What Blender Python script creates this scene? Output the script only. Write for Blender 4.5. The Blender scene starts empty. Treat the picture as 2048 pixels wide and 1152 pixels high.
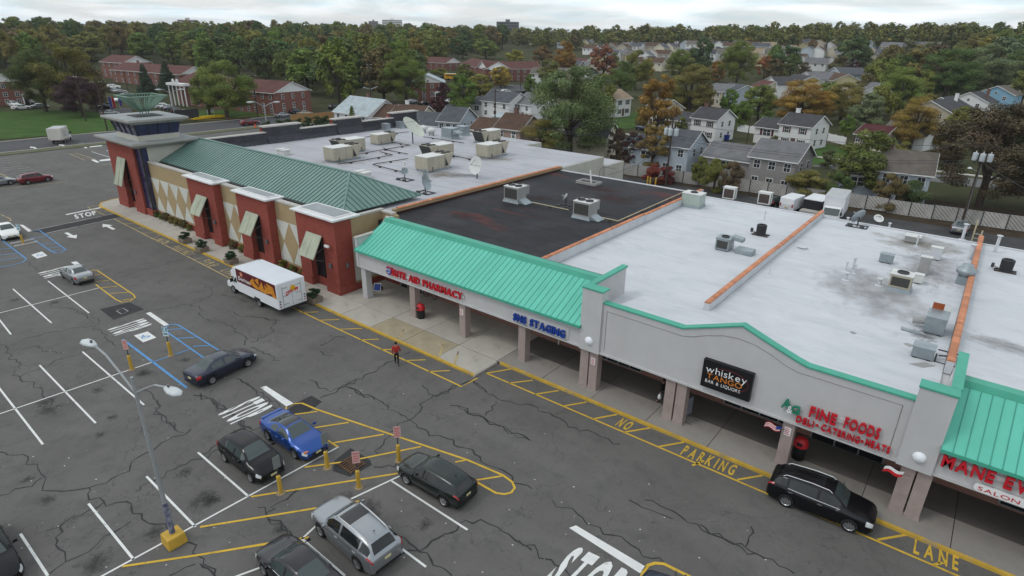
import bpy, bmesh, math, random
import numpy as np
from mathutils import Vector, Matrix
R = math.radians
random.seed(7); rng = np.random.default_rng(7)
sc = bpy.context.scene
col = sc.collection

# ------------------------------------------------------------------ camera
F, PITCH, ROLL, YAW, H = 1203.5, R(22.66), R(1.0), R(38.14), 21.5
_cp, _sp = math.cos(PITCH), math.sin(PITCH)
FW = Vector((-math.sin(YAW)*_cp, math.cos(YAW)*_cp, -_sp))
_rt = Vector((math.cos(YAW), math.sin(YAW), 0)); _up = _rt.cross(FW)
RT = math.cos(ROLL)*_rt + math.sin(ROLL)*_up
UP = -math.sin(ROLL)*_rt + math.cos(ROLL)*_up
CAM = Vector((0, 0, H))
cam_data = bpy.data.cameras.new('camera'); cam = bpy.data.objects.new('camera', cam_data); col.objects.link(cam)
cam_data.sensor_width = 36; cam_data.lens = F/2048*36; cam_data.clip_end = 12000; cam_data.clip_start = .5
m3 = Matrix((RT, UP, -FW)).transposed()
cam.matrix_world = Matrix.Translation(CAM) @ m3.to_4x4()
sc.camera = cam

# ------------------------------------------------------------------ sky, sun, exposure
SUN_EL, SUN_AZ = R(52), R(215)          # azimuth clockwise from +Y
world = bpy.data.worlds.new('World'); sc.world = world; world.use_nodes = True
wn, wl = world.node_tree.nodes, world.node_tree.links
bg = wn['Background']; bg.inputs[1].default_value = .1
def WN(t, **k):
    n = wn.new(t)
    for a, v in k.items(): setattr(n, a, v)
    return n
sky = WN('ShaderNodeTexSky', sky_type='NISHITA'); sky.sun_disc = False
sky.sun_elevation = SUN_EL; sky.sun_rotation = SUN_AZ; sky.altitude = 30; sky.dust_density = 2.0
tc = WN('ShaderNodeTexCoord'); sep = WN('ShaderNodeSeparateXYZ'); wl.new(tc.outputs['Generated'], sep.inputs[0])
def wm(op, a, b=None):
    n = WN('ShaderNodeMath', operation=op)
    for i, v in enumerate((a, b)):
        if v is None: continue
        if isinstance(v, (int, float)): n.inputs[i].default_value = v
        else: wl.new(v, n.inputs[i])
    return n.outputs[0]
zz = wm('ADD', wm('MAXIMUM', sep.outputs[2], 0.0), .10)
cmb = WN('ShaderNodeCombineXYZ'); wl.new(wm('DIVIDE', sep.outputs[0], zz), cmb.inputs[0]); wl.new(wm('DIVIDE', sep.outputs[1], zz), cmb.inputs[1])
n1 = WN('ShaderNodeTexNoise'); n1.inputs['Scale'].default_value = .55; n1.inputs['Detail'].default_value = 7; n1.inputs['Roughness'].default_value = .55; n1.inputs['Distortion'].default_value = .6
wl.new(cmb.outputs[0], n1.inputs['Vector'])
r1 = WN('ShaderNodeValToRGB'); r1.color_ramp.elements[0].position = .43; r1.color_ramp.elements[1].position = .60
wl.new(n1.outputs[0], r1.inputs[0])
n2 = WN('ShaderNodeTexNoise'); n2.inputs['Scale'].default_value = 1.3; n2.inputs['Detail'].default_value = 5
wl.new(cmb.outputs[0], n2.inputs['Vector'])
r2 = WN('ShaderNodeValToRGB'); r2.color_ramp.elements[0].position = .35; r2.color_ramp.elements[1].position = .6
r2.color_ramp.elements[0].color = (9.2, 10.9, 11.7, 1); r2.color_ramp.elements[1].color = (11.9, 12.2, 12.4, 1)
wl.new(n2.outputs[0], r2.inputs[0])
mx0 = WN('ShaderNodeMix', data_type='RGBA'); mx0.inputs[0].default_value = .38
wl.new(sky.outputs[0], mx0.inputs[7]); wl.new(r2.outputs[0], mx0.inputs[6])
mx = WN('ShaderNodeMix', data_type='RGBA')
wl.new(r1.outputs[0], mx.inputs[0]); wl.new(mx0.outputs[2], mx.inputs[6]); wl.new(r2.outputs[0], mx.inputs[7])
wl.new(mx.outputs[2], bg.inputs[0])
sun_d = bpy.data.lights.new('sun', 'SUN'); sun_d.energy = .7; sun_d.angle = R(14); sun_d.color = (1, .97, .93)
sun = bpy.data.objects.new('sun', sun_d); col.objects.link(sun)
sdir = Vector((math.sin(SUN_AZ)*math.cos(SUN_EL), math.cos(SUN_AZ)*math.cos(SUN_EL), math.sin(SUN_EL)))
sun.rotation_euler = sdir.to_track_quat('Z', 'Y').to_euler(); sun.location = (0, 0, 60)
vs = sc.view_settings; vs.view_transform = 'Standard'; vs.look = 'None'; vs.gamma = 1; vs.exposure = 0.0; vs.use_curve_mapping = False
sc.cycles.max_bounces = 6; sc.cycles.diffuse_bounces = 3; sc.cycles.glossy_bounces = 3; sc.cycles.transmission_bounces = 4; sc.cycles.volume_bounces = 1
sc.cycles.use_denoising = True

# ------------------------------------------------------------------ pixels -> places
def sstep(a, b, x):
    t = min(1, max(0, (x-a)/(b-a))); return t*t*(3-2*t)
def gz(x, y):
    r = math.hypot(x, y)
    if r < 190: return 0.0
    th = math.degrees(math.atan2(x*math.cos(YAW)+y*math.sin(YAW), -x*math.sin(YAW)+y*math.cos(YAW)))
    A = 14 + 8*sstep(0, 40, th) - 4*sstep(0, -40, th) if abs(th) < 90 else 12
    return A*sstep(200, 640, r) + .9*math.sin(x*.021)*sstep(250, 500, r)
def ray(px, py): return (RT*(px-1024) - UP*(py-576) + FW*F).normalized()
def E(px, py, z=0.0):                  # the point at height z seen at a pixel
    d = ray(px, py); return CAM + d*((z-H)/d.z)
def onY(px, py, Y):
    d = ray(px, py); return CAM + d*(Y/d.y)
def T(px, py):                          # the point of the terrain seen at a pixel
    d = ray(px, py); t = 5.0
    while t < 3000:
        p = CAM + d*t
        if p.z <= gz(p.x, p.y): return p
        t += .5 + t*.002
    return CAM + d*1500
def proj(p):
    q = Vector(p)-CAM; w = q.dot(FW); return 1024+F*q.dot(RT)/w, 576-F*q.dot(UP)/w

# ------------------------------------------------------------------ materials
MATS = {}
def mat(name, c, rough=.8, var=.12, scale=2.0, c2=None, metal=0.0, spec=.3, bump=0.0, bscale=30., coat=0.0, detail=4, stretch=(1, 1, 1), emit=None, alpha=None):
    if name in MATS: return MATS[name]
    m = bpy.data.materials.new(name); m.use_nodes = True; nt = m.node_tree; n, l = nt.nodes, nt.links
    b = n['Principled BSDF']
    b.inputs['Roughness'].default_value = rough; b.inputs['Metallic'].default_value = metal
    b.inputs['Specular IOR Level'].default_value = spec; b.inputs['Coat Weight'].default_value = coat; b.inputs['Coat Roughness'].default_value = .035
    tcn = n.new('ShaderNodeTexCoord'); mp = n.new('ShaderNodeMapping'); mp.inputs['Scale'].default_value = stretch
    l.new(tcn.outputs['Object'], mp.inputs[0])
    if var or c2:
        tn = n.new('ShaderNodeTexNoise'); tn.inputs['Scale'].default_value = scale; tn.inputs['Detail'].default_value = detail; tn.inputs['Roughness'].default_value = .6
        l.new(mp.outputs[0], tn.inputs['Vector'])
        rp = n.new('ShaderNodeValToRGB'); rp.color_ramp.elements[0].position = .3; rp.color_ramp.elements[1].position = .7
        a = [min(1, x*(1-var)) for x in c]; z = c2 if c2 else [min(1, x*(1+var)) for x in c]
        rp.color_ramp.elements[0].color = (*a, 1); rp.color_ramp.elements[1].color = (*z, 1)
        l.new(tn.outputs[0], rp.inputs[0]); l.new(rp.outputs[0], b.inputs['Base Color'])
    else: b.inputs['Base Color'].default_value = (*c, 1)
    if bump:
        bn = n.new('ShaderNodeTexNoise'); bn.inputs['Scale'].default_value = bscale; bn.inputs['Detail'].default_value = 4
        l.new(mp.outputs[0], bn.inputs['Vector'])
        bp = n.new('ShaderNodeBump'); bp.inputs['Strength'].default_value = bump; bp.inputs['Distance'].default_value = .03
        l.new(bn.outputs[0], bp.inputs['Height']); l.new(bp.outputs[0], b.inputs['Normal'])
    if emit: b.inputs['Emission Color'].default_value = (*c, 1); b.inputs['Emission Strength'].default_value = emit
    if alpha is not None: b.inputs['Alpha'].default_value = alpha
    MATS[name] = m; return m
def nodes_of(m): return m.node_tree.nodes, m.node_tree.links, m.node_tree.nodes['Principled BSDF']
def base_of(m):
    n, l, b = nodes_of(m); return b.inputs['Base Color'].links[0].from_socket
def overlay(m, c, scale, lo, hi, amount=1.0, stretch=(1, 1, 1), detail=6, rough=None, kind='noise', distort=0.0, rnd=False):
    """blend colour c over the base where a noise passes lo..hi (stains, wear, cracks)"""
    n, l, b = nodes_of(m); src = base_of(m)
    tcn = n.new('ShaderNodeTexCoord'); mp = n.new('ShaderNodeMapping'); mp.inputs['Scale'].default_value = stretch; l.new(tcn.outputs['Object'], mp.inputs[0])
    if kind == 'noise':
        t = n.new('ShaderNodeTexNoise'); t.inputs['Detail'].default_value = detail; t.inputs['Roughness'].default_value = .6; t.inputs['Distortion'].default_value = distort; out = t.outputs[0]
        l.new(mp.outputs[0], t.inputs['Vector'])
    else:
        dn = n.new('ShaderNodeTexNoise'); dn.inputs['Scale'].default_value = .7; dn.inputs['Detail'].default_value = 5; l.new(mp.outputs[0], dn.inputs['Vector'])
        ad = n.new('ShaderNodeVectorMath'); ad.operation = 'MULTIPLY_ADD'; ad.inputs[1].default_value = (distort,)*3
        l.new(dn.outputs['Color'], ad.inputs[0]); l.new(mp.outputs[0], ad.inputs[2])
        t = n.new('ShaderNodeTexVoronoi'); t.feature = 'DISTANCE_TO_EDGE'; out = t.outputs[0]; l.new(ad.outputs[0], t.inputs['Vector'])
    t.inputs['Scale'].default_value = scale
    rp = n.new('ShaderNodeMapRange'); rp.inputs[1].default_value = lo; rp.inputs[2].default_value = hi; rp.inputs[3].default_value = 0; rp.inputs[4].default_value = amount
    l.new(out, rp.inputs[0]); fac = rp.outputs[0]
    mxn = n.new('ShaderNodeMix'); mxn.data_type = 'RGBA'; mxn.inputs[7].default_value = (*c, 1)
    l.new(fac, mxn.inputs[0]); l.new(src, mxn.inputs[6]); l.new(mxn.outputs[2], b.inputs['Base Color'])
    return fac
def jitter(m, amt):
    """each object sharing the material gets its own slight brightness"""
    n, l, b = nodes_of(m); src = base_of(m); oi = n.new('ShaderNodeObjectInfo'); r = n.new('ShaderNodeMapRange'); r.inputs[3].default_value = 1-amt; r.inputs[4].default_value = 1+amt; l.new(oi.outputs['Random'], r.inputs[0])
    h = n.new('ShaderNodeHueSaturation'); l.new(src, h.inputs['Color']); l.new(r.outputs[0], h.inputs['Value']); l.new(h.outputs[0], b.inputs['Base Color'])
def brick_mat(name, c1, c2, mortar, bw=.22, bh=.075, rough=.85):
    if name in MATS: return MATS[name]
    m = mat(name, c1, rough=rough, var=.15, scale=.6)
    n, l, b = nodes_of(m); src = base_of(m)
    tcn = n.new('ShaderNodeTexCoord'); s = n.new('ShaderNodeSeparateXYZ'); l.new(tcn.outputs['Object'], s.inputs[0])
    a = n.new('ShaderNodeMath'); a.operation = 'ADD'; l.new(s.outputs[0], a.inputs[0]); l.new(s.outputs[1], a.inputs[1])
    cb = n.new('ShaderNodeCombineXYZ'); l.new(a.outputs[0], cb.inputs[0]); l.new(s.outputs[2], cb.inputs[1])
    br = n.new('ShaderNodeTexBrick'); br.inputs['Scale'].default_value = 1; br.inputs['Brick Width'].default_value = bw; br.inputs['Row Height'].default_value = bh; br.inputs['Mortar Size'].default_value = .009
    br.inputs['Color2'].default_value = (*c2, 1); br.inputs['Mortar'].default_value = (*mortar, 1)
    l.new(cb.outputs[0], br.inputs['Vector']); l.new(src, br.inputs['Color1']); l.new(br.outputs[0], b.inputs['Base Color'])
    return m

# ------------------------------------------------------------------ mesh builder and objects
WORLD = set()
class MB:
    def __init__(s): s.v = []; s.f = []; s.mi = []; s.m = 0
    def add(s, vs, fs, m=None):
        o = len(s.v); s.v += [tuple(p) for p in vs]
        for f in fs: s.f.append(tuple(i+o for i in f)); s.mi.append(s.m if m is None else m)
        return s
    def box(s, x0, x1, y0, y1, z0, z1, m=None):
        return s.add([(x0,y0,z0),(x1,y0,z0),(x1,y1,z0),(x0,y1,z0),(x0,y0,z1),(x1,y0,z1),(x1,y1,z1),(x0,y1,z1)],
                     [(3,2,1,0),(4,5,6,7),(0,1,5,4),(1,2,6,5),(2,3,7,6),(3,0,4,7)], m)
    def frus(s, x0, x1, y0, y1, z0, z1, d, m=None):      # box whose top is inset by d (negative: grows)
        return s.add([(x0,y0,z0),(x1,y0,z0),(x1,y1,z0),(x0,y1,z0),(x0+d,y0+d,z1),(x1-d,y0+d,z1),(x1-d,y1-d,z1),(x0+d,y1-d,z1)],
                     [(3,2,1,0),(4,5,6,7),(0,1,5,4),(1,2,6,5),(2,3,7,6),(3,0,4,7)], m)
    def quad(s, a, b, c, d, m=None): return s.add([a, b, c, d], [(0,1,2,3)], m)
    def prism(s, poly, off, m=None):                      # a planar loop swept by the vector off
        n = len(poly); off = Vector(off)
        vs = [Vector(p) for p in poly] + [Vector(p)+off for p in poly]
        return s.add(vs, [tuple(range(n))[::-1], tuple(range(n, 2*n))] + [(i, (i+1) % n, (i+1) % n+n, i+n) for i in range(n)], m)
    def tube(s, a, b, r, r2=None, n=8, m=None, caps=True):
        a, b = Vector(a), Vector(b); r2 = r if r2 is None else r2
        d = (b-a)
        if d.length < 1e-6: return s
        q = d.to_track_quat('Z', 'Y')
        ring = [q @ Vector((math.cos(2*math.pi*i/n), math.sin(2*math.pi*i/n), 0)) for i in range(n)]
        vs = [a+v*r for v in ring] + [b+v*r2 for v in ring]
        fs = [(i, (i+1) % n, (i+1) % n+n, i+n) for i in range(n)]
        if caps: fs += [tuple(range(n))[::-1], tuple(range(n, 2*n))]
        return s.add(vs, fs, m)
    def path(s, pts, r, n=6, m=None):
        for a, b in zip(pts, pts[1:]): s.tube(a, b, r, n=n, m=m)
        return s
    def lathe(s, prof, c=(0, 0, 0), n=16, m=None, axis='z'):
        vs = []; k = len(prof)
        for i in range(n):
            a = 2*math.pi*i/n
            for r, z in prof:
                p = (r*math.cos(a), r*math.sin(a), z)
                if axis == 'y': p = (p[0], p[2], p[1])
                if axis == 'x': p = (p[2], p[0], p[1])
                vs.append((c[0]+p[0], c[1]+p[1], c[2]+p[2]))
        fs = [(i*k+j, ((i+1) % n)*k+j, ((i+1) % n)*k+j+1, i*k+j+1) for i in range(n) for j in range(k-1)]
        return s.add(vs, fs, m)
    def strip(s, pts, w, z=None, m=None, wj=0):           # a flat painted line along pts
        P = [Vector((p[0], p[1], (p[2] if len(p) > 2 else 0) if z is None else z)) for p in pts]; L = []; Rr = []
        for i, p in enumerate(P):
            d = (P[min(i+1, len(P)-1)]-P[max(i-1, 0)]); d.z = 0; d.normalize(); nn = Vector((-d.y, d.x, 0))
            ww = w/2*(1+wj*random.uniform(-1, 1)); L.append(p+nn*ww); Rr.append(p-nn*ww)
        k = len(P); return s.add(Rr+L, [(i, i+1, i+1+k, i+k) for i in range(k-1)], m)
    def poly(s, pts, z=0, m=None): return s.add([(p[0], p[1], z) for p in pts], [tuple(range(len(pts)))], m)
    def mesh(s, name, mats, smooth=False, recalc=True):
        me = bpy.data.meshes.new(name); me.from_pydata(s.v, [], s.f)
        for x in (mats if isinstance(mats, (list, tuple)) else [mats]): me.materials.append(x)
        if any(s.mi): me.polygons.foreach_set('material_index', s.mi)
        if recalc:
            bm = bmesh.new(); bm.from_mesh(me); bmesh.ops.recalc_face_normals(bm, faces=bm.faces); bm.to_mesh(me); bm.free()
        if smooth: me.polygons.foreach_set('use_smooth', [True]*len(me.polygons))
        me.update(); return me
    def build(s, name, mats, parent=None, world=False, smooth=False, bevel=0, recalc=True, loc=None):
        o = bpy.data.objects.new(name, s.mesh(name, mats, smooth, recalc)); col.objects.link(o)
        if parent:
            o.parent = parent
            if world: WORLD.add(o.name)
            if world and parent.name not in WORLD: o.location = parent.matrix_basis.inverted().to_3x3() @ (-parent.location); o.rotation_euler.z = -parent.rotation_euler.z
        if loc: o.location = loc
        if bevel:
            bv = o.modifiers.new('bevel', 'BEVEL'); bv.width = bevel; bv.segments = 2; bv.limit_method = 'ANGLE'
        return o
def tag(o, label=None, cat=None, group=None, kind=None):
    for k, v in (('label', label), ('category', cat), ('group', group), ('kind', kind)):
        if v: o[k] = v
    return o
def thing(name, label, cat, loc=(0, 0, 0), rotz=0, group=None):
    o = bpy.data.objects.new(name, None); col.objects.link(o); o.location = loc; o.rotation_euler = (0, 0, rotz); o.empty_display_size = .3
    return tag(o, label, cat, group)
def struct(o): o['kind'] = 'structure'; return o
def kids(o): return [c for c in bpy.data.objects if c.parent == o]
CH = {}
def reg(o):
    """remember the children of a finished thing so copies are cheap"""
    CH[o.name] = [(c, kids(c)) for c in kids(o)]; return o
def dup(o, loc, rotz=0, label=None, group=None, scale=None, color=None, swap=None):
    r = o.copy(); col.objects.link(r); r.location = loc; r.rotation_euler = (0, 0, rotz)
    if scale: r.scale = scale if isinstance(scale, tuple) else (scale,)*3
    if label: r['label'] = label
    if group: r['group'] = group
    for c, gs in CH[o.name]:
        k = c.copy(); col.objects.link(k); k.parent = r
        if color: k.color = color
        if swap:
            for i, sl in enumerate(k.material_slots):
                if sl.material and sl.material.name in swap: sl.link = 'OBJECT'; sl.material = swap[sl.material.name]
        for q in gs:
            d = q.copy(); col.objects.link(d); d.parent = k
    return r
_fc = {}
def glyph(ch, bold=0.0, ext=.02):
    key = (ch, bold, ext)
    if key not in _fc:
        cu = bpy.data.curves.new('g', 'FONT'); cu.body = ch; cu.extrude = ext; cu.offset = bold; cu.resolution_u = 3
        o = bpy.data.objects.new('g', cu); col.objects.link(o); dg = bpy.context.evaluated_depsgraph_get()
        me = bpy.data.meshes.new_from_object(o.evaluated_get(dg)); bpy.data.objects.remove(o); bpy.data.curves.remove(cu)
        xs = [v.co.x for v in me.vertices] or [0, .3]
        _fc[key] = (me, min(xs), max(xs))
    return _fc[key]
def text(s, org, xd, yd, width, height, m, parent=None, depth=.0, name='letter', bold=.0, gap=.12, join=None, shear=0.0):
    """letters of s from org along xd (total width) with cap height along yd; each its own mesh, or joined under one name"""
    xd, yd = Vector(xd).normalized(), Vector(yd).normalized(); nd = xd.cross(yd)
    items = []; x = 0
    for ch in s:
        if ch == ' ': x += .42; continue
        me, a, b = glyph(ch, bold, .5 if depth else 0.0); items.append((me, x-a)); x += b-a+gap
    x -= gap; kx = width/x; ky = height/.70; objs = []; jm = MB()
    for me, off in items:
        V = [Vector(org)+xd*((v.co.x+off+shear*v.co.y)*kx)+yd*(v.co.y*ky)+nd*((v.co.z+.5)*depth if depth else 0) for v in me.vertices]
        Fs = [tuple(p.vertices) for p in me.polygons]
        if join: jm.add(V, Fs)
        else: objs.append(MB().add(V, Fs).build(name, m, parent, world=True, recalc=False))
    if join: objs.append(jm.build(join, m, parent, world=True, recalc=False))
    return objs
# ------------------------------------------------------------------ setting: ground, asphalt, road, lawns
asphalt = mat("asphalt", (.120, .114, .107), rough=.92, var=.16, scale=.22, detail=8, spec=.2, bump=.25, bscale=60)
overlay(asphalt, (.145, .143, .14), 38, .58, .8, .55, detail=2)
overlay(asphalt, (.062, .062, .063), 24, .60, .8, .5, detail=2)
overlay(asphalt, (.125, .122, .116), .05, .5, .75, .5, stretch=(1, 2.5, 1))
overlay(asphalt, (.05, .05, .05), .38, .64, .80, .45, detail=8, distort=.4)
overlay(asphalt, (.035, .035, .036), .105, .004, .0, .55, kind='vor', distort=3.2)
overlay(asphalt, (.032, .032, .033), .33, .008, .0, .28, kind='vor', distort=2.2)
overlay(asphalt, (.075, .073, .071), .9, .50, .72, .55, detail=9, distort=.3); overlay(asphalt, (.15, .146, .138), .16, .52, .72, .5, stretch=(.12, 1.3, 1), detail=7); overlay(asphalt, (.135, .131, .125), 6.0, .56, .74, .6, detail=5); overlay(asphalt, (.07, .068, .066), 5.0, .58, .74, .6, detail=5)  # long pale streaks: tyre wear in the lanes, its sheen painted into the colour
road_m = mat('road_asphalt', (.075, .076, .08), rough=.9, var=.12, scale=.2, stretch=(1, .3, 1), spec=.2)
overlay(road_m, (.05, .05, .052), .3, .55, .7, .5, stretch=(2, .12, 1))
alley_m = mat('alley_asphalt', (.055, .055, .056), rough=.9, var=.25, scale=.3, spec=.2)
overlay(alley_m, (.03, .03, .03), .4, .52, .7, .8, stretch=(.4, 1, 1))
overlay(alley_m, (.10, .09, .075), .12, .58, .75, .6)
ground_m = mat('ground_cover', (.050, .062, .026), rough=1, var=.3, scale=.12, c2=(.075, .068, .038), detail=8, spec=.05)
overlay(ground_m, (.035, .05, .02), .9, .5, .7, .7)
lawn_m = mat('lawn_grass', (.050, .095, .024), rough=1, var=.25, scale=.25, detail=8, spec=.05, bump=.6, bscale=8)
overlay(lawn_m, (.08, .105, .035), .18, .5, .72, .7); overlay(lawn_m, (.04, .085, .02), 2.5, .5, .7, .6)
concrete = mat('concrete', (.40, .37, .325), rough=.9, var=.10, scale=.6, detail=8, spec=.2)
overlay(concrete, (.20, .185, .165), .9, .55, .75, .55); overlay(concrete, (.14, .13, .12), 6, .66, .74, .5)
jitter(concrete, .09)
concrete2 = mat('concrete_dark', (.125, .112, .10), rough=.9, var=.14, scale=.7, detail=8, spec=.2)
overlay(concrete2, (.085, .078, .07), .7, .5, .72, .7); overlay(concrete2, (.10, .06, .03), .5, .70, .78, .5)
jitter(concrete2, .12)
tan_slab = mat('worn_yellow_concrete', (.33, .28, .19), rough=.9, var=.18, scale=.9, detail=8, spec=.2)
overlay(tan_slab, (.32, .29, .23), 2.2, .5, .68, .8)
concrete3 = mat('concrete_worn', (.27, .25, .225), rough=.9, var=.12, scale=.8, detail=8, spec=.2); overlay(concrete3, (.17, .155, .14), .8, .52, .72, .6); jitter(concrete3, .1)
earth_m = mat('bare_earth', (.055, .042, .030), rough=1, var=.35, scale=.8, detail=8, spec=.05, bump=.6, bscale=6)
overlay(earth_m, (.10, .065, .03), 3, .55, .7, .7)
white_p = mat('white_road_paint', (.66, .66, .64), rough=.75, var=.08, scale=2, spec=.2)
overlay(white_p, (.16, .16, .16), 1.6, .60, .72, .75, detail=10); overlay(white_p, (.10, .10, .10), 9, .66, .72, .8)
worn_p = mat('worn_white_paint', (.42, .42, .41), rough=.8, var=.1, scale=2, spec=.2)
overlay(worn_p, (.12, .12, .12), 1.2, .48, .62, .85, detail=10)
yellow_p = mat('yellow_road_paint', (.56, .36, .045), rough=.75, var=.12, scale=1.2, spec=.2)
overlay(yellow_p, (.20, .15, .06), 1.5, .58, .72, .75, detail=10); overlay(yellow_p, (.09, .085, .07), 9, .64, .70, .8)
pale_y = mat('pale_yellow_paint', (.44, .34, .16), rough=.8, var=.15, scale=1.2, spec=.2)
overlay(pale_y, (.12, .11, .09), 1.4, .50, .64, .8, detail=10)
blue_p = mat('blue_road_paint', (.10, .27, .52), rough=.75, var=.12, scale=1.2, spec=.2)
overlay(blue_p, (.09, .10, .12), 2.0, .58, .70, .7, detail=10)
tar_m = mat('crack_sealant', (.022, .022, .023), rough=.6, var=.2, scale=3)
patch_m = mat('patched_asphalt', (.033, .033, .034), rough=.9, var=.2, scale=1.5, bump=.3, bscale=50)
kerb_y = mat('yellow_kerb_paint', (.50, .32, .05), rough=.8, var=.18, scale=.9, spec=.2)
overlay(kerb_y, (.28, .24, .18), 1.1, .56, .68, .85, detail=10); overlay(kerb_y, (.10, .09, .07), 5, .66, .72, .7)

def terrain():
    rs = [0, 40, 90, 140, 180, 200] + [200+i*14 for i in range(1, 36)] + [750, 900, 1200, 1800, 3000, 6000]
    na = 144; V = [(0, 0, -.06)]; Fs = []
    for r in rs[1:]:
        for k in range(na):
            a = 2*math.pi*k/na; x, y = r*math.cos(a), r*math.sin(a); V.append((x, y, gz(x, y)-.06))
    for k in range(na): Fs.append((0, 1+k, 1+(k+1) % na))
    for i in range(len(rs)-2):
        o = 1+i*na
        for k in range(na): Fs.append((o+k, o+na+k, o+na+(k+1) % na, o+(k+1) % na))
    struct(MB().add(V, Fs).build('ground', ground_m, smooth=True))
terrain()
def sheet(name, pts, m, z=0.0, parent=None):
    o = MB().poly(pts, z).build(name, m, parent)
    if not parent: struct(o)
    return o
lot = sheet('parking_lot', [(-141, -60), (60, -60), (60, 67), (-141, 120)], asphalt, 0.0)
alley = sheet('service_alley', [(-60, 67), (60, 67), (60, 94.6), (-60, 90.6)], alley_m, .006)
earth = sheet('earth_verge', [(-60, 90.6), (60, 94.6), (60, 110), (-60, 108)], earth_m, .02)
road = sheet('road', [(-159, -80), (-144.5, -80), (-144.5, 330), (-159, 330)], road_m, -.012)
struct(MB().box(-144.5, -144.2, -60, 120, -.05, .13).build('road_kerb', concrete))
struct(MB().box(-159.3, -159, -80, 96, -.05, .13).build('road_kerb', concrete))
struct(MB().box(-144.2, -141, -60, 120, -.05, .11).build('road_verge', mat('verge', (.16, .155, .11), rough=1, var=.3, scale=.6, c2=(.08, .10, .04)))
       )
street = sheet('residential_street', [(-160, 122), (90, 125), (90, 133), (-160, 130)], mat('street_asphalt', (.12, .118, .115), rough=.9, var=.12, scale=.3), -.004)
struct(MB().box(-160, 90, 134.2, 135.6, -.04, .08).build('street_pavement', concrete))
side = sheet('apartment_drive', [tuple(T(*p).xy) for p in [(200, 236), (196, 210), (208, 192), (222, 178), (236, 171), (262, 188), (258, 205), (264, 224), (240, 236)]], road_m, .004)
sheet('apartment_drive', [tuple(T(*p).xy) for p in [(-60, 226), (100, 219), (125, 214), (100, 207), (-60, 212)]], road_m, .006)
sheet('apartment_car_park', [tuple(T(*p).xy) for p in [(985, 165), (1085, 170), (1085, 184), (985, 192), (900, 168), (880, 158), (930, 152)]], road_m, T(1030, 175).z+.35)
lawns = [[(-70, 284), (-70, 227), (100, 221), (180, 224), (245, 236), (300, 244), (213, 264)],
         [(360, 236), (375, 224), (480, 218), (600, 231), (545, 233), (488, 236)],
         [(1612, 332), (1600, 300), (1655, 290), (1700, 300), (1690, 325)],
         [(1230, 262), (1225, 235), (1270, 225), (1300, 240), (1262, 258)],
         [(1000, 113), (1015, 80), (1080, 88), (1075, 105)]]
for pts in lawns:
    P = [T(*p) for p in pts]; z = max(gz(p.x, p.y) for p in P)
    struct(MB().add([(p.x, p.y, gz(p.x, p.y)+.03) for p in P], [tuple(range(len(P)))]).build('lawn', lawn_m))
hm = mat('hill_haze', (.10, .14, .20), rough=1, var=.1, scale=.002)
hb = MB(); hp = []
for i in range(60):
    px = -300+i*12; d = ray(px, 60); dd = Vector((d.x, d.y, 0)).normalized()*5200
    hp.append((dd.x, dd.y, 50+16*math.sin(i*.15+.6)+5*math.sin(i*.71)))
for a, b in zip(hp, hp[1:]):
    hb.prism([(a[0], a[1], -20), (b[0], b[1], -20), b, a], (-200*.77, 200*.63, 0))
struct(hb.build('distant_hills', mat('distant_woods', (.045, .065, .055), rough=1, var=.2, scale=.004)))

# ------------------------------------------------------------------ painted markings (each a part of the lot it lies on)
ZP = .012
def ln(a, b, w, m, name, parent=None, z=ZP):
    p, q = E(*a), E(*b); return MB().strip([p, q], w, z).build(name, m, parent or lot)
def pl(pts, w, m, name, z=ZP, closed=False):
    P = [E(*p) for p in pts]
    if closed: P.append(P[0])
    return MB().strip(P, w, z).build(name, m, lot)
def area(pts, m, name, z=ZP): return MB().poly([E(*p) for p in pts], z).build(name, m, lot)
for a, b in [((26,578),(103,646)),((96,562),(178,626)),((-18,618),(22,669)),((165,703.5),(288,810)),((79,730.5),(191.5,846.5)),((-8,768),(86,889)),
             ((487,864),(565,941)),((396,905),(497,993)),((293,953),(391,1054)),((177,1007.5),(268,1120)),((41,1068),(96,1152)),((-70,1118),(-40,1170)),
             ((783,962),(935,1060)),((604,1078),(690,1152)),((796,1092),(852,1134))]:
    ln(a, b, .11, white_p, 'stall_line')
for a, b in [((-20,631),(199.5,575.6)),((-20,834.5),(303,725)),((150,1182),(677,894)),((677,1010),(800,952)),((604,1078),(677,1010)),((440,1165),(519,1136))]:
    ln(a, b, .10, white_p, 'stall_head_line')
ln((303,725), (379,699), .10, blue_p, 'accessible_bay_line')
ln((246,679), (374,776), .16, blue_p, 'accessible_bay_line')
Zm = lambda o, s: (lambda *p: [(o[0]+x/s, o[1]+y/s) for x, y in p])
z6 = Zm((0, 480), 3.032); z5 = Zm((0, 240), 3.6); z8 = Zm((400, 760), 2.939)
pl(z6((1015,560),(1005,530),(1025,515),(1055,511),(1080,515),(1360,690)), .12, blue_p, 'access_aisle_outline')
pl(z6((1015,560),(1250,725)), .12, blue_p, 'access_aisle_outline')
for a, b in [((1015,545),(1110,537)),((1075,597),(1185,590)),((1170,645),(1275,640)),((1255,703),(1360,690))]: pl(z6(a, b), .11, blue_p, 'access_aisle_stripe')
pl(z6((580,270),(700,360),(740,378),(790,370),(820,350),(810,332),(590,185),(560,183),(540,190)), .12, yellow_p, 'island_outline')
for a, b in [((570,213),(612,208)),((582,253),(660,245)),((605,290),(712,282)),((670,325),(780,317)),((745,365),(818,355))]: pl(z6(a, b), .10, yellow_p, 'island_stripe')
for q in [((430,135),(465,130),(503,160),(470,166)), ((885,445),(912,437),(1025,514),(995,522))]: area(z6(*q), white_p, 'stop_bar')
area(z8((355,45),(388,35),(553,140),(515,162)), white_p, 'stop_bar')
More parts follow.
